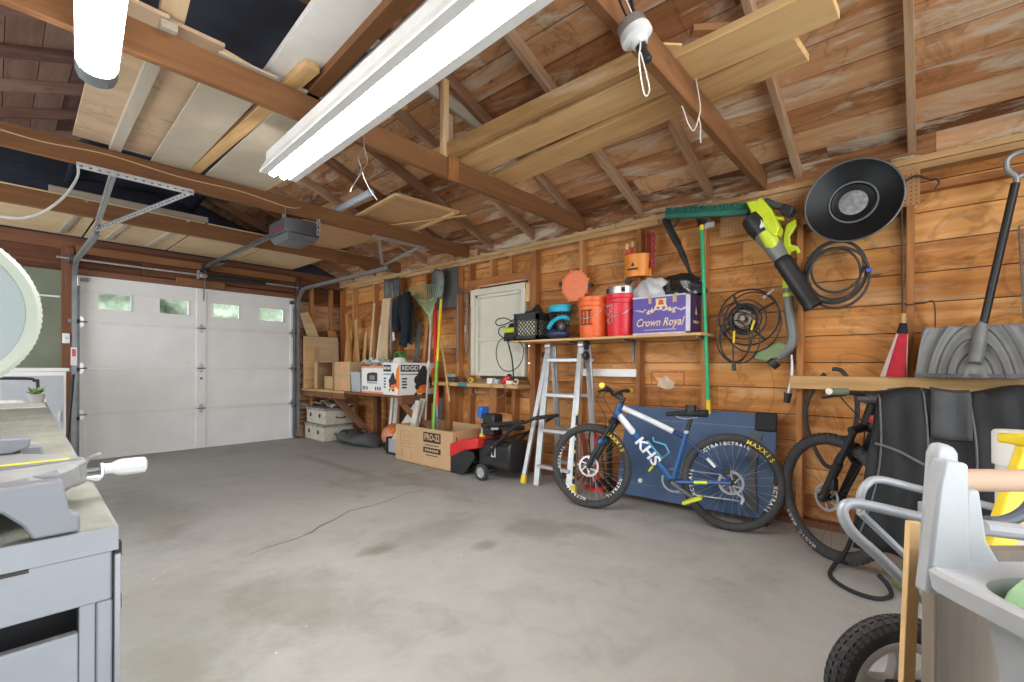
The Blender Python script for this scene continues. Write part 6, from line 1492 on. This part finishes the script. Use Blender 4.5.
O('bottle_cage', MB(BC).tube([m0 + ddir * -.06, m0 + ddir * .10, m0 + ddir * .10 + nd * .07, m0 + ddir * .04 + nd * .085, m0 + ddir * -.03 + nd * .035, m0 + ddir * -.055 + nd * .05], .007, 6), t)
# red pump behind the front wheel
t = T('floor_pump', 'red floor pump standing behind the front wheel of the blue bike', 'pump', (3.62, 2.20, 0), WF_)
O('base', MB(RED).rings([[(.125 * s * cos(2 * pi * j / 20), .07 * s * sin(2 * pi * j / 20), z) for j in range(20)] for z, s in ((.0, 1), (.022, 1), (.035, .7))]), t, bev=.004)
O('barrel', MB(RED).cyl((0, 0, .03), (0, 0, .52), .024, n=18), t); O('rod', MB(STEEL).cyl((0, 0, .52), (0, 0, .56), .008), t)
O('handle', MB(BLACK).tube([(-.10, 0, .575), (-.08, 0, .575), (.08, 0, .575), (.10, 0, .575)], [.012, .017, .017, .012], 12), t)
O('gauge', MB(BLACK).tube([(.03, -.03, .06), (.03, -.055, .07)], .03, 16), t); O('hose', MB(CORDK).wire([(.02, -.03, .05), (.10, -.03, .12), (.05, -.03, .40), (-.03, -.03, .54), (-.06, -.03, .45), (-.05, -.02, .30)], .007), t)
t = T('cable_lock', 'black coiled cable lock hanging down beside the red pump', 'cable lock', (3.62, 2.06, .003), WF_)
mb = MB(MATBLACK); mb.tube([(.02 * cos(k * .9) - .0, -.02 + .02 * sin(k * .9), .02 + .0042 * k) for k in range(110)], .011, 6); O('coil', mb, t); O('foot_loop', MB(MATBLACK).wire([(-.10, -.02, .014), (-.02, -.04, .014), (.05, -.02, .014), (0, 0, .05)], .012), t)

# ------------------------------------------------------------------ second bike, turned into the wall, under a black cover
fd = Vector((.60, .80, 0)).normalized()       # front wheel heading
c2 = Vector((3.235, .395, 0))
t = T('mountain_bike', 'black and red mountain bike half hidden under the black cover', 'bicycle', (c2.x, c2.y, 0), (0, 0, math.atan2(fd.y, fd.x)))
# local x = heading of the front wheel
rr_ = .362
GREYP = plain('faded_print', (.45, .45, .44), .7)
spoked_wheel(t, (0, 0, rr_), rr_, .03, pi, [('MAGIC MARY', 4.0, .330, GREYP, .034)], MATBLACK, knobs=64)
up_ = Vector((-.34, 0, 1)).normalized()
ax0 = Vector((0, 0, rr_)); cr0 = ax0 + Vector((-.20, 0, .42))
for s in (-.065, .065):
    O('fork_leg', MB(BLACK).tube([ax0 + Vector((0, s, 0)), ax0.lerp(cr0, .52) + Vector((0, s, 0)), ax0.lerp(cr0, .53) + Vector((0, s, 0)), cr0 + Vector((0, s, 0))], [.021, .025, .018, .018], 14), t)
    O('axle_clamp', MB(BLACK).ball(ax0 + Vector((0, s, 0)), .028, 12), t)
O('fork_arch', MB(BLACK).tube(spl([ax0.lerp(cr0, .52) + Vector((.02, -.06, 0)), ax0.lerp(cr0, .66) + Vector((.05, 0, 0)), ax0.lerp(cr0, .52) + Vector((.02, .06, 0))], 6), .016, 8), t)
O('fork_crown', MB(BLACK).tube([cr0 + Vector((0, -.09, -.01)), cr0 + Vector((0, 0, .015)), cr0 + Vector((0, .09, -.01))], [.022, .028, .022], 12), t)
O('caliper', MB(BLACK).box(ax0 + Vector((-.07, .06, .09)), (.03, .035, .07)), t, bev=.006)
hd0, hd1 = cr0 + Vector((-.01, 0, .03)), cr0 + Vector((-.05, 0, .14))
REDF = plain('frame_red', (.60, .03, .03), .3)
O('head_tube', MB(BLACK).tube([hd0, hd1], .028, 14), t)
bd = (Matrix.Rotation(-math.atan2(fd.y, fd.x), 3, 'Z') @ Vector((-.18, -1, 0))).normalized()   # the frame runs along the wall
O('frame_gusset', MB(REDF).tube([hd0.lerp(hd1, .3) + bd * .01, hd0.lerp(hd1, .3) + bd * .16 + Vector((0, 0, -.05))], [.034, .03], 12), t, label='red frame section')
O('down_tube', MB(BLACK).tube([hd0 + bd * .02, hd0 + bd * .68 + Vector((0, 0, -.50))], [.03, .028], 12), t)
O('top_tube', MB(REDF).tube([hd1 + bd * .02 + Vector((0, 0, -.02)), hd1 + bd * .60 + Vector((0, 0, -.18))], [.024, .02], 12), t)
b2 = hd0 + bd * .68 + Vector((0, 0, -.50)); sh2 = hd1 + bd * .60 + Vector((0, 0, -.18))
O('seat_tube', MB(BLACK).tube([b2, sh2 + Vector((0, 0, .12)) + bd * .03], .02, 12), t); O('saddle', MB(MATBLACK).ball(sh2 + Vector((0, 0, .16)) + bd * .03, .07, 14, (1.2, .9, .45)), t)
rw2 = Vector((ax0.x, ax0.y, 0)) + bd * 1.16 + Vector((0, 0, rr_)); ang = math.atan2(bd.y, bd.x)
spoked_wheel(t, rw2, rr_, .03, ang, None, MATBLACK, knobs=0)
O('chain_stay', MB(BLACK).tube([b2, rw2], .016, 10), t); O('seat_stay', MB(BLACK).tube([sh2, rw2], .014, 10), t)
stm = hd1 + Vector((.03, 0, .045)); O('stem', MB(BLACK).tube([hd1, hd1 + Vector((-.01, 0, .035)), stm + Vector((.02, 0, 0))], .018, 12), t)
hb0 = stm + Vector((.02, 0, .0)); O('handlebar', MB(BLACK).tube([hb0 + Vector((-.03, -.24, .02)), hb0 + Vector((0, -.1, .01)), hb0, hb0 + Vector((0, .1, .01)), hb0 + Vector((-.03, .24, .02))], .0125, 10), t)
GR = plain('olive_grip', (.14, .16, .10), .6)
for s in (-1, 1):
    O('grip', MB(GR).tube([hb0 + Vector((-.018, .14 * s, .017)), hb0 + Vector((-.033, .26 * s, .02))], .018, 12), t); O('grip_end', MB(PRINTW).tube([hb0 + Vector((-.033, .26 * s, .02)), hb0 + Vector((-.034, .268 * s, .02))], .0165, 12), t)
    O('brake_lever', MB(BLACK).wire([hb0 + Vector((-.0, .12 * s, .0)), hb0 + Vector((.05, .14 * s, -.01)), hb0 + Vector((.06, .21 * s, -.02))], .008), t)
O('cable', MB(CORDK).wire([hb0 + Vector((.03, .14, 0)), hb0 + Vector((.10, .02, -.05)), cr0 + Vector((.05, -.05, .0)), ax0.lerp(cr0, .5) + Vector((.0, -.08, 0))], .0035), t)
# inner tube on the wall
loose('inner_tube', 'thin black bicycle tube hanging on the wall behind the second bike', 'inner tube', RUBBER, [(3.755, .46, 1.10), (3.755, .40, 1.08), (3.755, .33, .92), (3.75, .335, .72), (3.75, .42, .50), (3.75, .47, .44), (3.75, .53, .50), (3.75, .60, .68), (3.755, .61, .84), (3.755, .56, .98), (3.755, .50, 1.07)], .014, k=8, n=8)
t = small('tube_valve', 'round black cap on the hanging bicycle tube', 'cap', MB(MATBLACK).tube([(0, 0, 0), (0, -.03, 0)], .035, 14), (3.745, .375, .63))
# black cover draped over the bike
t = T('bike_cover', 'black padded cover with grey piping draped over the second bike', 'cover', (3.0, -.1, 0), WF_)
COV = plain('black_cordura', (.006, .0065, .008), .72, var=.5, scale=6, bmp=.3); PIP = plain('grey_piping', (.10, .105, .11), .7)
def cov(u, v):
    # u along the bike (0 front), v from the wall side over the top down the near side
    x = -.27 + .95 * u
    top = .955 + .05 * sin(u * 3.2 + .2) + .02 * sin(u * 15)
    if v < .3: k = v / .3; y = .30 - .22 * k; z = .62 + (top - .62) * (k ** .6)
    elif v < .45: k = (v - .3) / .15; y = .08 - .16 * k; z = top + .012 * sin(pi * k)
    else:
        k = (v - .45) / .55; bot = .20 + .10 * abs(u - .2); y = -.08 - .06 * k ** .7 - .030 * sin(u * 15 + 2.5 * k) * k ** .5 - .016 * sin(u * 33 + 7 * k) * k ** .3 - .008 * sin(u * 61 - 9 * k); z = top + (bot - top) * k
        x -= .09 * k * (1 - u) ** 2
    return (x, y, z)
O('cloth', MB(COV).sheet(cov, 60, 34), t, solid=.008, ang=1.0)
for u in (.0, .17, .33, .62):
    O('piping', MB(PIP).tube([Vector(cov(u + .05 * sin(3 * k / 14), .42 + .56 * k / 14)) + Vector((0, -.008, .004)) for k in range(15)], .0045, 6), t)
O('strap', MB(PIP).tube([Vector(cov(.02 + .30 * k / 10, .62 + .10 * k / 10)) + Vector((0, -.010, 0)) for k in range(11)], .007, 6), t)
mb = MB(plain('grey_webbing', (.05, .052, .056), .7, var=.2))
mb.sheet(lambda a, b: tuple(Vector(cov(.20 + .14 * a + .02 * b, .38 + .22 * b)) + Vector((0, -.014, .012))), 8, 10); O('flap', mb, t, solid=.006)
def lip(k): return Vector(cov(.52 + .36 * k, .46 + .5 * (1 - k) ** 1.6)) + Vector((0, -.03 - .03 * sin(pi * k), .01))
O('opening_edge', MB(PIP).tube([lip(k / 16) for k in range(17)], .014, 8), t)
mb = MB(COV); mb.ball((.36, -.03, 1.0), .07, 14, (1.5, 1, .5)); O('bunched_top', mb, t)
t2 = O('cover_arm', MB(CHARC).tube(spl([(-.36, .02, .945), (-.15, .03, .945), (.1, .02, .93), (.3, .0, .92)], 4), [.012, .02, .025, .026, .026, .026, .026, .026, .026, .025, .024, .022, .02], 8), t)
loose('webbing_strap', 'black webbing strap trailing on the floor below the cover', 'strap', MATBLACK, [(3.10, .24, .42), (3.16, .31, .12), (3.08, .37, .013), (2.93, .36, .011), (2.82, .27, .011), (2.80, .17, .011), (2.88, .115, .012), (2.96, .13, .03), (2.99, .17, .06)], .011, k=10)
loose('bungee', 'lime cord end lying on the floor under the cover', 'cord', plain('olive_lime', (.30, .36, .10), .6), [(3.08, .11, .017), (2.98, .06, .017), (2.90, .02, .017)], .014)
# ------------------------------------------------------------------ things by the camera, right
def LD(l, d, z): return Vector((r0.x * l + fwd.x * d, r0.y * l + fwd.y * d, z))
RV = (0, 0, YAW - pi / 2)             # these stand square to the room diagonal: local x to the right, local y away
def TL(name, label, cat, l, d, z, group=None): return T(name, label, cat, LD(l, d, z), RV, group)

# stroller: pneumatic wheel and looped aluminium frame
t = TL('bike_trailer', 'child trailer with a chunky spoked wheel and looped silver frame at lower right', 'trailer', 1.105, 1.32, 0)
WHL = .2
H = R((0, 0, WHL), pi / 2)
w = bpy.data.objects.new('wheel', None); COL.objects.link(w); w.parent = t; w.matrix_local = H
tb_ = MB(RUBBER); tb_.torus(.165, .036, Matrix(), 64, 14, sx=.9)
for i in range(54):
    a = 2 * pi * i / 54
    for q in (-1.0, -.5, 0, .5, 1.0):
        rr = .165 + .035 * cos(q); zq = .0325 * sin(q); aa = a + (pi / 54 if q in (-.5, .5) else 0)
        tb_.box((0, 0, 0), (.008, .013, .013), R((rr * cos(aa), rr * sin(aa), zq), 0, 0, aa) @ Euler((0, -q, 0)).to_matrix().to_4x4())
O('tire', tb_, w)
mb = MB(plain('silver_plastic', (.60, .61, .62), .35, .15, var=.05)); mb.lathe([(.134, -.028), (.142, -.026), (.142, .026), (.134, .028), (.115, .022), (.112, .0), (.115, -.022), (.134, -.028)], 56)
for k in range(5):
    a = 2 * pi * k / 5 + .35
    mb.rings([[(ro * cos(a) - s * sin(a), ro * sin(a) + s * cos(a), z) for s, z in ((-wd, -.016), (wd, -.016), (wd, .016), (-wd, .016))] for ro, wd in ((.018, .030), (.05, .018), (.085, .012), (.118, .022))])
mb.lathe([(0, -.03), (.03, -.03), (.034, -.02), (.034, .02), (.03, .03), (0, .03)], 24); O('rim', mb, w, bev=.002)
O('hub_cap', MB(BLACK).lathe([(0, .034), (.018, .034), (.02, .028), (0, .028)], 18), w)
SIL = plain('silver_tube', (.36, .385, .42), .45, .25, var=.05)
c0 = Vector((1.092, 1.32, 0))
def loc(u, v, d): return Vector(((u - 512) / 462 * d - c0.x, d - c0.y, EYE - (v - 366.3) / 462 * d))
O('frame_tube', MB(SIL).tube(spl([loc(960, 632, 1.32), loc(912, 590, 1.35), loc(872, 552, 1.36), loc(848, 530, 1.37), loc(839, 512, 1.38), loc(843, 503, 1.385), loc(860, 503, 1.39), loc(915, 515, 1.40), loc(990, 530, 1.42)], 5), .0155, 12), t)
O('frame_tube', MB(SIL).tube(spl([loc(858, 513, 1.52), loc(857, 495, 1.52), loc(863, 483, 1.52), loc(876, 478, 1.53), loc(915, 487, 1.54), loc(990, 505, 1.56)], 5), .0125, 12), t)
O('frame_tube', MB(SIL).tube([loc(858, 512, 1.50), loc(915, 566, 1.46), loc(980, 625, 1.42)], .0115, 10), t)
O('joint', MB(GREYPLA).beam(loc(921, 500, 1.5), loc(921, 535, 1.5), .02, .03), t, bev=.004)
O('axle_bracket', MB(MATBLACK).beam((-.06, -.05, .225), (.16, -.06, .215), .05, .035), t, bev=.006)
O('fender_bar', MB(MATBLACK).wire([(-.12, -.045, .20), (-.06, -.05, .235), (.04, -.05, .235), (.12, -.05, .20)], .012), t)
# pine stick and worn board
a, b = LD(.984, 1.13, .735), LD(.964, 1.13, .245); m = (a + b) / 2
o = O('pine_stick', MB(PINE).beam(a - m, b - m, .030, .016, tuple(-fwd), .95), bev=.002); o.location = m; tag(o, 'pine stick standing upright against the silver trailer frame', 'stick')
WORN = wood('worn_board', (.17, .135, .105), (.27, .225, .18), (.36, .31, .26), grain=.6, knots=.25, vary=.2)
t = TL('worn_board', 'worn grey-brown board standing behind the grey tub', 'board', .918, 1.0, 0)
O('board', MB(WORN).bb((0, 0, 0), (.62, .035, .715)), t, bev=.004)
# grey tub with tall end
t = TL('grey_tub', 'light grey plastic tub with a tall end panel and wooden dowel handle', 'tub', 1.0, .66, 0)
TUBM = plain('light_grey_tub', (.42, .435, .455), .38, var=.03)
def se(a, sx, sy, n=4.0):
    c, s = cos(a), sin(a); return (sx * (abs(c) ** (2 / n)) * (1 if c > 0 else -1), sy * (abs(s) ** (2 / n)) * (1 if s > 0 else -1))
def ring(sx, sy, z): return [(*se(2 * pi * j / 96, sx, sy, 9 if sx > .24 else 4.5), z) for j in range(96)]
O('body', MB(TUBM).rings([ring(.15, .10, 0), ring(.16, .11, .01), ring(.20, .145, .60), ring(.215, .160, .71), ring(.250, .20, .715), ring(.253, .203, .745), ring(.246, .196, .752), ring(.212, .158, .74), ring(.195, .14, .57), ring(.0, .0, .565)], capB=False), t)
def lz(poly, d0, d1, nm, bev=.008):
    O(nm, MB(TUBM).prism([(x - 1.0, z) for x, z in poly], d1 - d0, frame((0, d1 - .66, 0), (1, 0, 0), (0, 0, 1))), t, bev=bev)
lz([(.774, .735), (.788, .95), (.798, .972), (.832, .963), (.838, .95), (.840, .735)], .862, .885, 'end_panel', .010)
lz([(.752, .70), (.774, .90), (.785, .945), (.828, .937), (.832, .70)], .835, .864, 'end_panel', .006)
lz([(.840, .70), (.842, .885), (.868, .885), (.882, .79), (.915, .735), (.915, .70)], .855, .875, 'end_panel', .006)
O('dowel', MB(wood('dowel_wood', (.42, .27, .18), (.52, .35, .25), (.58, .42, .31), knots=0, vary=.1)).cyl((-.16, .24, .892), (.30, .24, .892), .0215, n=24), t, label='bare wooden dowel handle')
lz([(1.24, .72), (1.25, .95), (1.31, .95), (1.32, .72)], .862, .885, 'end_panel', .01)
o = small('green_ball', 'pale green ball lying in the grey tub', 'ball', MB(plain('pale_green', (.34, .56, .30), .45, var=.05)).ball((0, 0, 0), .115, 28), LD(.905, .70, .683), RV)
o = small('wooden_rod', 'orange-brown wooden rod lying in the grey tub', 'rod', MB(wood('dowel_wood', (0,) * 3, (0,) * 3, (0,) * 3)).tube([(-.16, .06, 0), (.16, .02, .02)], .017, 14), LD(1.12, .72, .735), RV)
# behind: white pipe, yellow stepladder, curved tube
t = TL('white_pipe', 'white plastic pipe with a cap standing behind the grey tub', 'pipe', 1.675, 1.53, 0)
O('pipe', MB(WHITE).lathe([(0, 0), (.052, 0), (.052, .84)], 28), t); O('cap', MB(WHITE).lathe([(.052, .79), (.060, .79), (.061, .895), (.056, .903), (0, .904)], 28), t)
t = TL('step_stool', 'yellow folding step stool behind the grey tub at the right edge', 'step stool', 1.56, 1.45, 0)
O('leg', MB(YELLOW).beam((-.316, -.07, .0), (.0, -.07, .88), .075, .03, (0, 1, 0)), t, bev=.005); O('leg', MB(YELLOW).beam((.35, -.07, 0), (.06, -.07, .88), .075, .03, (0, 1, 0)), t, bev=.005)
O('cross_bar', MB(YELLOW).beam((-.14, -.07, .46), (.2, -.07, .46), .03, .05), t); O('top', MB(YELLOW).bb((-.05, -.13, .88), (.12, -.01, .91)), t, bev=.006)
loose('curved_hose', 'dark grey curved hose in front of the yellow step stool', 'hose', plain('slate_hose', (.09, .11, .15), .45), [LD(1.255, 1.22, .705), LD(1.30, 1.22, .705), LD(1.36, 1.22, .735), LD(1.40, 1.22, .80), LD(1.42, 1.22, .88)], .016, n=10)
loose('bolt_hook', 'small steel hook on the dark curved hose', 'hook', STEEL, [LD(1.32, 1.20, .80), LD(1.345, 1.20, .785), LD(1.37, 1.2, .765)], .005)
loose('grey_bar', 'light grey bar lying behind the grey tub', 'bar', GREYPLA, [LD(1.08, 1.06, .745), LD(1.25, 1.06, .725)], .018, n=10)
# ------------------------------------------------------------------ workbench at the left
def benchpaint():
    m, nt, b = base('worn_bench_paint'); v = coord(nt); v2 = coord(nt, 'Object', (9, 1.1, 6))
    g = noise(nt, v2, 2.2, 5, .65, .5); f = noise(nt, v, 5, 6, .7, .4)
    c = ramp(nt, f, [(.32, (.20, .21, .17)), (.48, (.26, .27, .23)), (.60, (.31, .32, .28)), (.72, (.44, .44, .41))])
    gm = ramp(nt, g, [(.50, (0, 0, 0)), (.68, (1, 1, 1))]); c = mixc(nt, mth(nt, 'MULTIPLY', gm, .45), c, (.38, .38, .34))
    nt.links.new(c, b.inputs['Base Color']); b.inputs['Roughness'].default_value = .6; bump(nt, b, g, .2, .004); return m
BTOP = benchpaint(); BGREY = plain('bench_grey_paint', (.285, .305, .335), .5, var=.10, scale=6)
BS = -.0296
t = T('workbench', 'long grey painted workbench with worn top along the left side', 'workbench', (.135 - .135 * cos(BS) - 1.73 * sin(BS), .97 - .135 * sin(BS) + 1.73 * cos(BS), 0), (0, 0, BS))
x0, x1, y0, y1 = -.72, .135, -1.73, 1.82
mb = MB(BTOP); mb.bb((x0, y0 + .004, .812), (x1 - .004, y1, .850)); O('top', mb, t)
mb = MB(BGREY); mb.bb((x0, y0, .812), (x1, y0 + .004, .8495)); mb.bb((x1 - .004, y0 + .004, .812), (x1, y1, .8495)); O('edge_band', mb, t)
O('front_rail', MB(BGREY).bb((x0, y0 + .004, .733), (x1 - .008, y0 + .022, .811)), t, bev=.003)
O('drawer', MB(BGREY).bb((x0, y0 + .004, .36), (x1 - .047, y0 + .022, .694)), t, bev=.003)
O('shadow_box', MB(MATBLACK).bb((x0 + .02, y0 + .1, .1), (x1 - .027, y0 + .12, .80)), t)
O('stile', MB(BGREY).bb((x1 - .046, y0 + .012, .0), (x1 - .026, y0 + .05, .732)), t, bev=.002)
for y in (y0 + .006, y1 - .08): O('leg', MB(BGREY).bb((x1 - .026, y, .0), (x1 - .006, y + .07, .732 if y < 0 else .811)), t, bev=.003)
O('leg', MB(BGREY).bb((x0 + .01, y1 - .1, 0), (x0 + .09, y1 - .02, .811)), t); O('leg', MB(BGREY).bb((x0 + .01, y0 + .03, 0), (x0 + .09, y0 + .1, .811)), t)
GS = plain('grey_steel_strip', (.30, .31, .33), .45, .5)
mb = MB(GS); mb.bb((x1 - .005, y0 - .002, .0), (x1 + .003, y0 + .035, .805)); O('corner_strip', mb, t, bev=.001)
for z in (.80, .715): O('slot', MB(MATBLACK).bb((x1 - .004, y0 + .003, z), (x1 + .0045, y0 + .02, z + .022)), t)
mb = MB(plain('white_spill', (.74, .74, .71), .6, var=.15, scale=30)); mb.bb((x0, y1 - .55, .8492), (x1 - .01, y1 - .02, .853)); mb.bb((x0, y1 - .02, .80), (x1, y1, .872)); O('back_strip', mb, t, label='white painted strip at the far end')
mb = MB(plain('dark_gouge', (.05, .045, .04), .8)); mb.bb((-.03, y0 + .0015, .805), (.035, y0 + .0045, .810)); O('gouge', mb, t)

# miter saw
t = T('miter_saw', 'grey miter saw with a clear round blade guard and white locking handle', 'saw', (-.09, 1.20, .853))
SGREY = plain('saw_grey', (.20, .21, .235), .45, var=.06); SLIGHT = plain('saw_table_metal', (.28, .29, .29), .5, .2, var=.1, scale=14)
# base: skirt with arched sides and feet
pts = [(-.30, 0), (-.30, .075), (.160, .082), (.168, .03), (.18, .025), (.18, 0), (.128, 0), (.118, .022), (.098, .045), (.06, .055), (-.08, .055), (-.14, .03), (-.16, 0)]
O('base', MB(SGREY).prism(pts, .035, frame((0, -.195, 0), (1, 0, 0), (0, 0, 1))), t, bev=.004); O('base', MB(SGREY).prism(pts, .035, frame((0, .26, 0), (1, 0, 0), (0, 0, 1))), t, bev=.004)
O('base_deck', MB(SGREY).bb((-.30, -.195, .056), (.13, .225, .078)), t, bev=.004)
O('base_web', MB(SGREY).bb((.128, -.14, .02), (.166, -.05, .078)), t, bev=.004)
O('turntable', MB(SLIGHT).lathe([(0, .0785), (.188, .0785), (.200, .072), (.201, .045), (.192, .035), (.18, .035)], 64), t)
O('kerf_plate', MB(plain('bright_yellow', (.90, .84, .06), .45)).bb((-.2, -.006, .0787), (.185, .006, .0802)), t, label='yellow kerf strip')
O('dish', MB(SGREY).prism([(-.1, -.05), (.10, -.05), (.17, -.03), (.195, -.012), (.1, -.018), (-.1, -.02)], .0015, R((0, 0, .0787))), t)
O('fence', MB(SGREY).prism([(-.1, .0), (.115, .0), (.14, .012), (.14, .028), (-.1, .034)], .06, frame((0, .21, .0795), (1, 0, 0), (0, 0, 1))), t, bev=.003)
O('front_lobe', MB(SLIGHT).prism([(.16, -.06), (.195, -.045), (.208, -.02), (.208, .02), (.195, .045), (.16, .06)], .045, R((0, 0, .033))), t, bev=.006)
O('bracket', MB(STEEL).wire([(.205, -.02, .042), (.222, -.02, .036), (.23, -.015, .044), (.23, -.01, .066)], .0035), t); O('bracket', MB(STEEL).box((.218, 0, .043), (.026, .04, .005)), t)
O('lever', MB(STEEL).wire([(.205, .01, .05), (.209, .01, .068), (.219, .008, .078), (.232, .005, .083)], .004), t)
O('rod', MB(DSTEEL).cyl((.20, 0, .052), (.235, 0, .052), .005), t)
O('handle', MB(plain('white_handle', (.66, .66, .66), .4, var=.03)).tube([(.228, 0, .052), (.231, 0, .052), (.246, 0, .052), (.253, 0, .052), (.26, 0, .052), (.291, 0, .0515), (.298, 0, .0515), (.301, 0, .0515)], [.006, .0105, .0105, .0145, .0165, .0165, .0155, .010], 10), t, label='white locking handle')
G = R((0, 0, .345), pi / 2)
CLEAR, nt, b_ = base('clear_guard'); b_.inputs['Base Color'].default_value = (.55, .62, .61, 1); b_.inputs['Roughness'].default_value = .12; b_.inputs['Transmission Weight'].default_value = .55; b_.inputs['IOR'].default_value = 1.2
RIM = plain('guard_rim', (.44, .48, .40), .4, var=.05)
mb = MB(RIM); mb.lathe([(.128, -.014), (.142, -.018), (.148, -.012), (.148, .012), (.142, .018), (.128, .014), (.128, -.014)], 96, G)
for k in range(90): a = 2 * pi * k / 90; mb.box((0, 0, 0), (.0022, .0035, .022), G @ R((.148 * cos(a), .148 * sin(a), 0), 0, 0, a))
gd = O('blade_guard', mb, t)
O('clear_window', MB(CLEAR).lathe([(0, .010), (.128, .010), (.128, .012), (0, .012)], 64, G), gd)
O('blade', MB(plain('polished_blade', (.24, .26, .27), .38, .9, var=.08)).lathe([(0, -.0015), (.12, -.0015), (.122, .0), (.12, .0015), (0, .0015)], 64, G), t)
O('arbor', MB(DSTEEL).tube([(0, -.006, .345), (0, .03, .345)], .02, 14), t)
O('head_arm', MB(SGREY).tube([(-.02, .03, .36), (-.16, .05, .30), (-.27, .05, .16), (-.28, .04, .07)], [.035, .05, .05, .055], 14), t); O('motor', MB(SGREY).tube([(-.02, .03, .345), (-.02, .05, .345), (-.02, .20, .345)], [.05, .065, .06], 20), t, bev=.004)

# clutter beyond the bench
t = T('tube_chair', 'black tubular chair frame standing beyond the far end of the workbench', 'chair', (-.02, 4.95, 0))
O('back_frame', MB(BLACK).tube(spl([(-.24, 0, .0), (-.24, 0, .9), (-.22, 0, .985), (-.15, 0, 1.005), (.16, 0, 1.005), (.225, 0, .985), (.24, 0, .9), (.24, 0, 0)], 5), .011, 10), t); O('seat', MB(MATBLACK).bb((-.23, -.02, .43), (.23, .36, .45)), t, bev=.008)
for s in (-.22, .22): O('leg', MB(BLACK).cyl((s, .34, .43), (s, .38, 0), .011), t)
mb = MB(BLACK); mb.cyl((-.24, 0, .70), (.24, 0, .70), .008); O('cross_rail', mb, t)
t = T('metal_cabinet', 'white cabinet by the green wallboard, left of the door track', 'cabinet', (.32, 6.55, 0))
O('body', MB(WHITE).bb((-.30, -.2, .0), (.16, .2, 1.04)), t, bev=.004); O('top', MB(WHITE).bb((-.32, -.22, 1.04), (.18, .22, 1.075)), t, bev=.004); O('door', MB(GREYPLA).bb((-.28, -.206, .05), (.14, -.2, 1.0)), t); O('handle', MB(STEEL).box((.11, -.215, .6), (.012, .014, .1)), t)
t = T('potted_plant', 'small potted green plant at the far end of the workbench', 'plant', (.10, 4.62, 0))
t.location = (.19, 4.40, .852)
O('pot', MB(plain('grey_pot', (.36, .37, .34), .7)).lathe([(0, 0), (.032, 0), (.042, .06), (.038, .06), (.036, .05), (0, .05)], 18), t)
random.seed(12); mb = MB(plain('leaf_green', (.22, .36, .12), .6, var=.3, scale=30))
for k in range(26):
    a = random.uniform(0, 6.28); e = random.uniform(.3, 1.2); L = random.uniform(.04, .09); p = Vector((0, 0, .055)); q = p + Vector((cos(a) * cos(e), sin(a) * cos(e), sin(e))) * L
    sd = Vector((-sin(a), cos(a), 0)) * .014; m_ = (p + q) / 2; mb.new(); i = mb.vs([p, m_ + sd, q, m_ - sd]); mb.face((i, i + 1, i + 2, i + 3))
O('leaves', mb, t)
loose('black_rod', 'thin black rod leaning by the white cabinet at the door track', 'rod', MATBLACK, [(.40, 5.7, .02), (.45, 5.75, .55), (.485, 5.8, 1.02)], .012)
t = T('light_switch', 'white switch box on the red-brown post left of the door', 'switch', (.535, 7.125, 1.40))
O('box', MB(WHITE).bb((-.03, -.03, -.055), (.03, .014, .055)), t, bev=.004); O('toggle', MB(GREYPLA).bb((-.006, -.042, -.012), (.006, -.03, .012)), t)
loose('wall_conduit', 'thin white conduit running across the green wallboard to the post', 'conduit', WHITE, [(-.8, 7.185, 1.86), (0, 7.185, 1.865), (.49, 7.185, 1.865)], .012, k=2)
# ------------------------------------------------------------------ repeats share a group
GROUPS = {'board': 'lumber leaning in the far corner', 'timber': 'timbers stored on the joists', 'plank': 'planks stored on the joists', 'plywood_sheet': 'plywood sheets stored about the garage',
          'soffit_board': 'buff panels over the door', 'wallboard': 'wallboards stored on the joists', 'bucket': 'buckets on the tool shelf', 'storage_case': 'storage cases under the corner bench',
          'paint_brush': 'brushes in the amber holder', 'cardboard_carton': 'brown cartons on the corner bench', 'tool_pole': 'poles leaning beside the rake', 'mountain_bike': 'mountain bikes along the tool wall',
          'plastic_bag': 'bags on the purple carton', 'door_track': 'tracks of the garage door', 'track_hanger': 'hangers of the door tracks', 'hook_bar': 'hook bars beside the window', 'wood_scrap': 'wood scraps on the planks',
          'plywood_piece': 'plywood pieces on the far wall', 'fishing_float': 'floats beside the jacket', 'extension_lead': 'leads at the lamp holder', 'charger_cord': 'cords hanging from the tool shelf', 'wire_loop': 'wires hanging from the joist', 'strip': 'strips standing under the bench', 'carton': 'small cartons on the pine ledge', 'ceiling_joist': 'ceiling joists'}
for o in bpy.data.objects:
    b = o.name.split('.')[0]
    if o.parent is None and b in GROUPS and 'group' not in o: o['group'] = GROUPS[b]
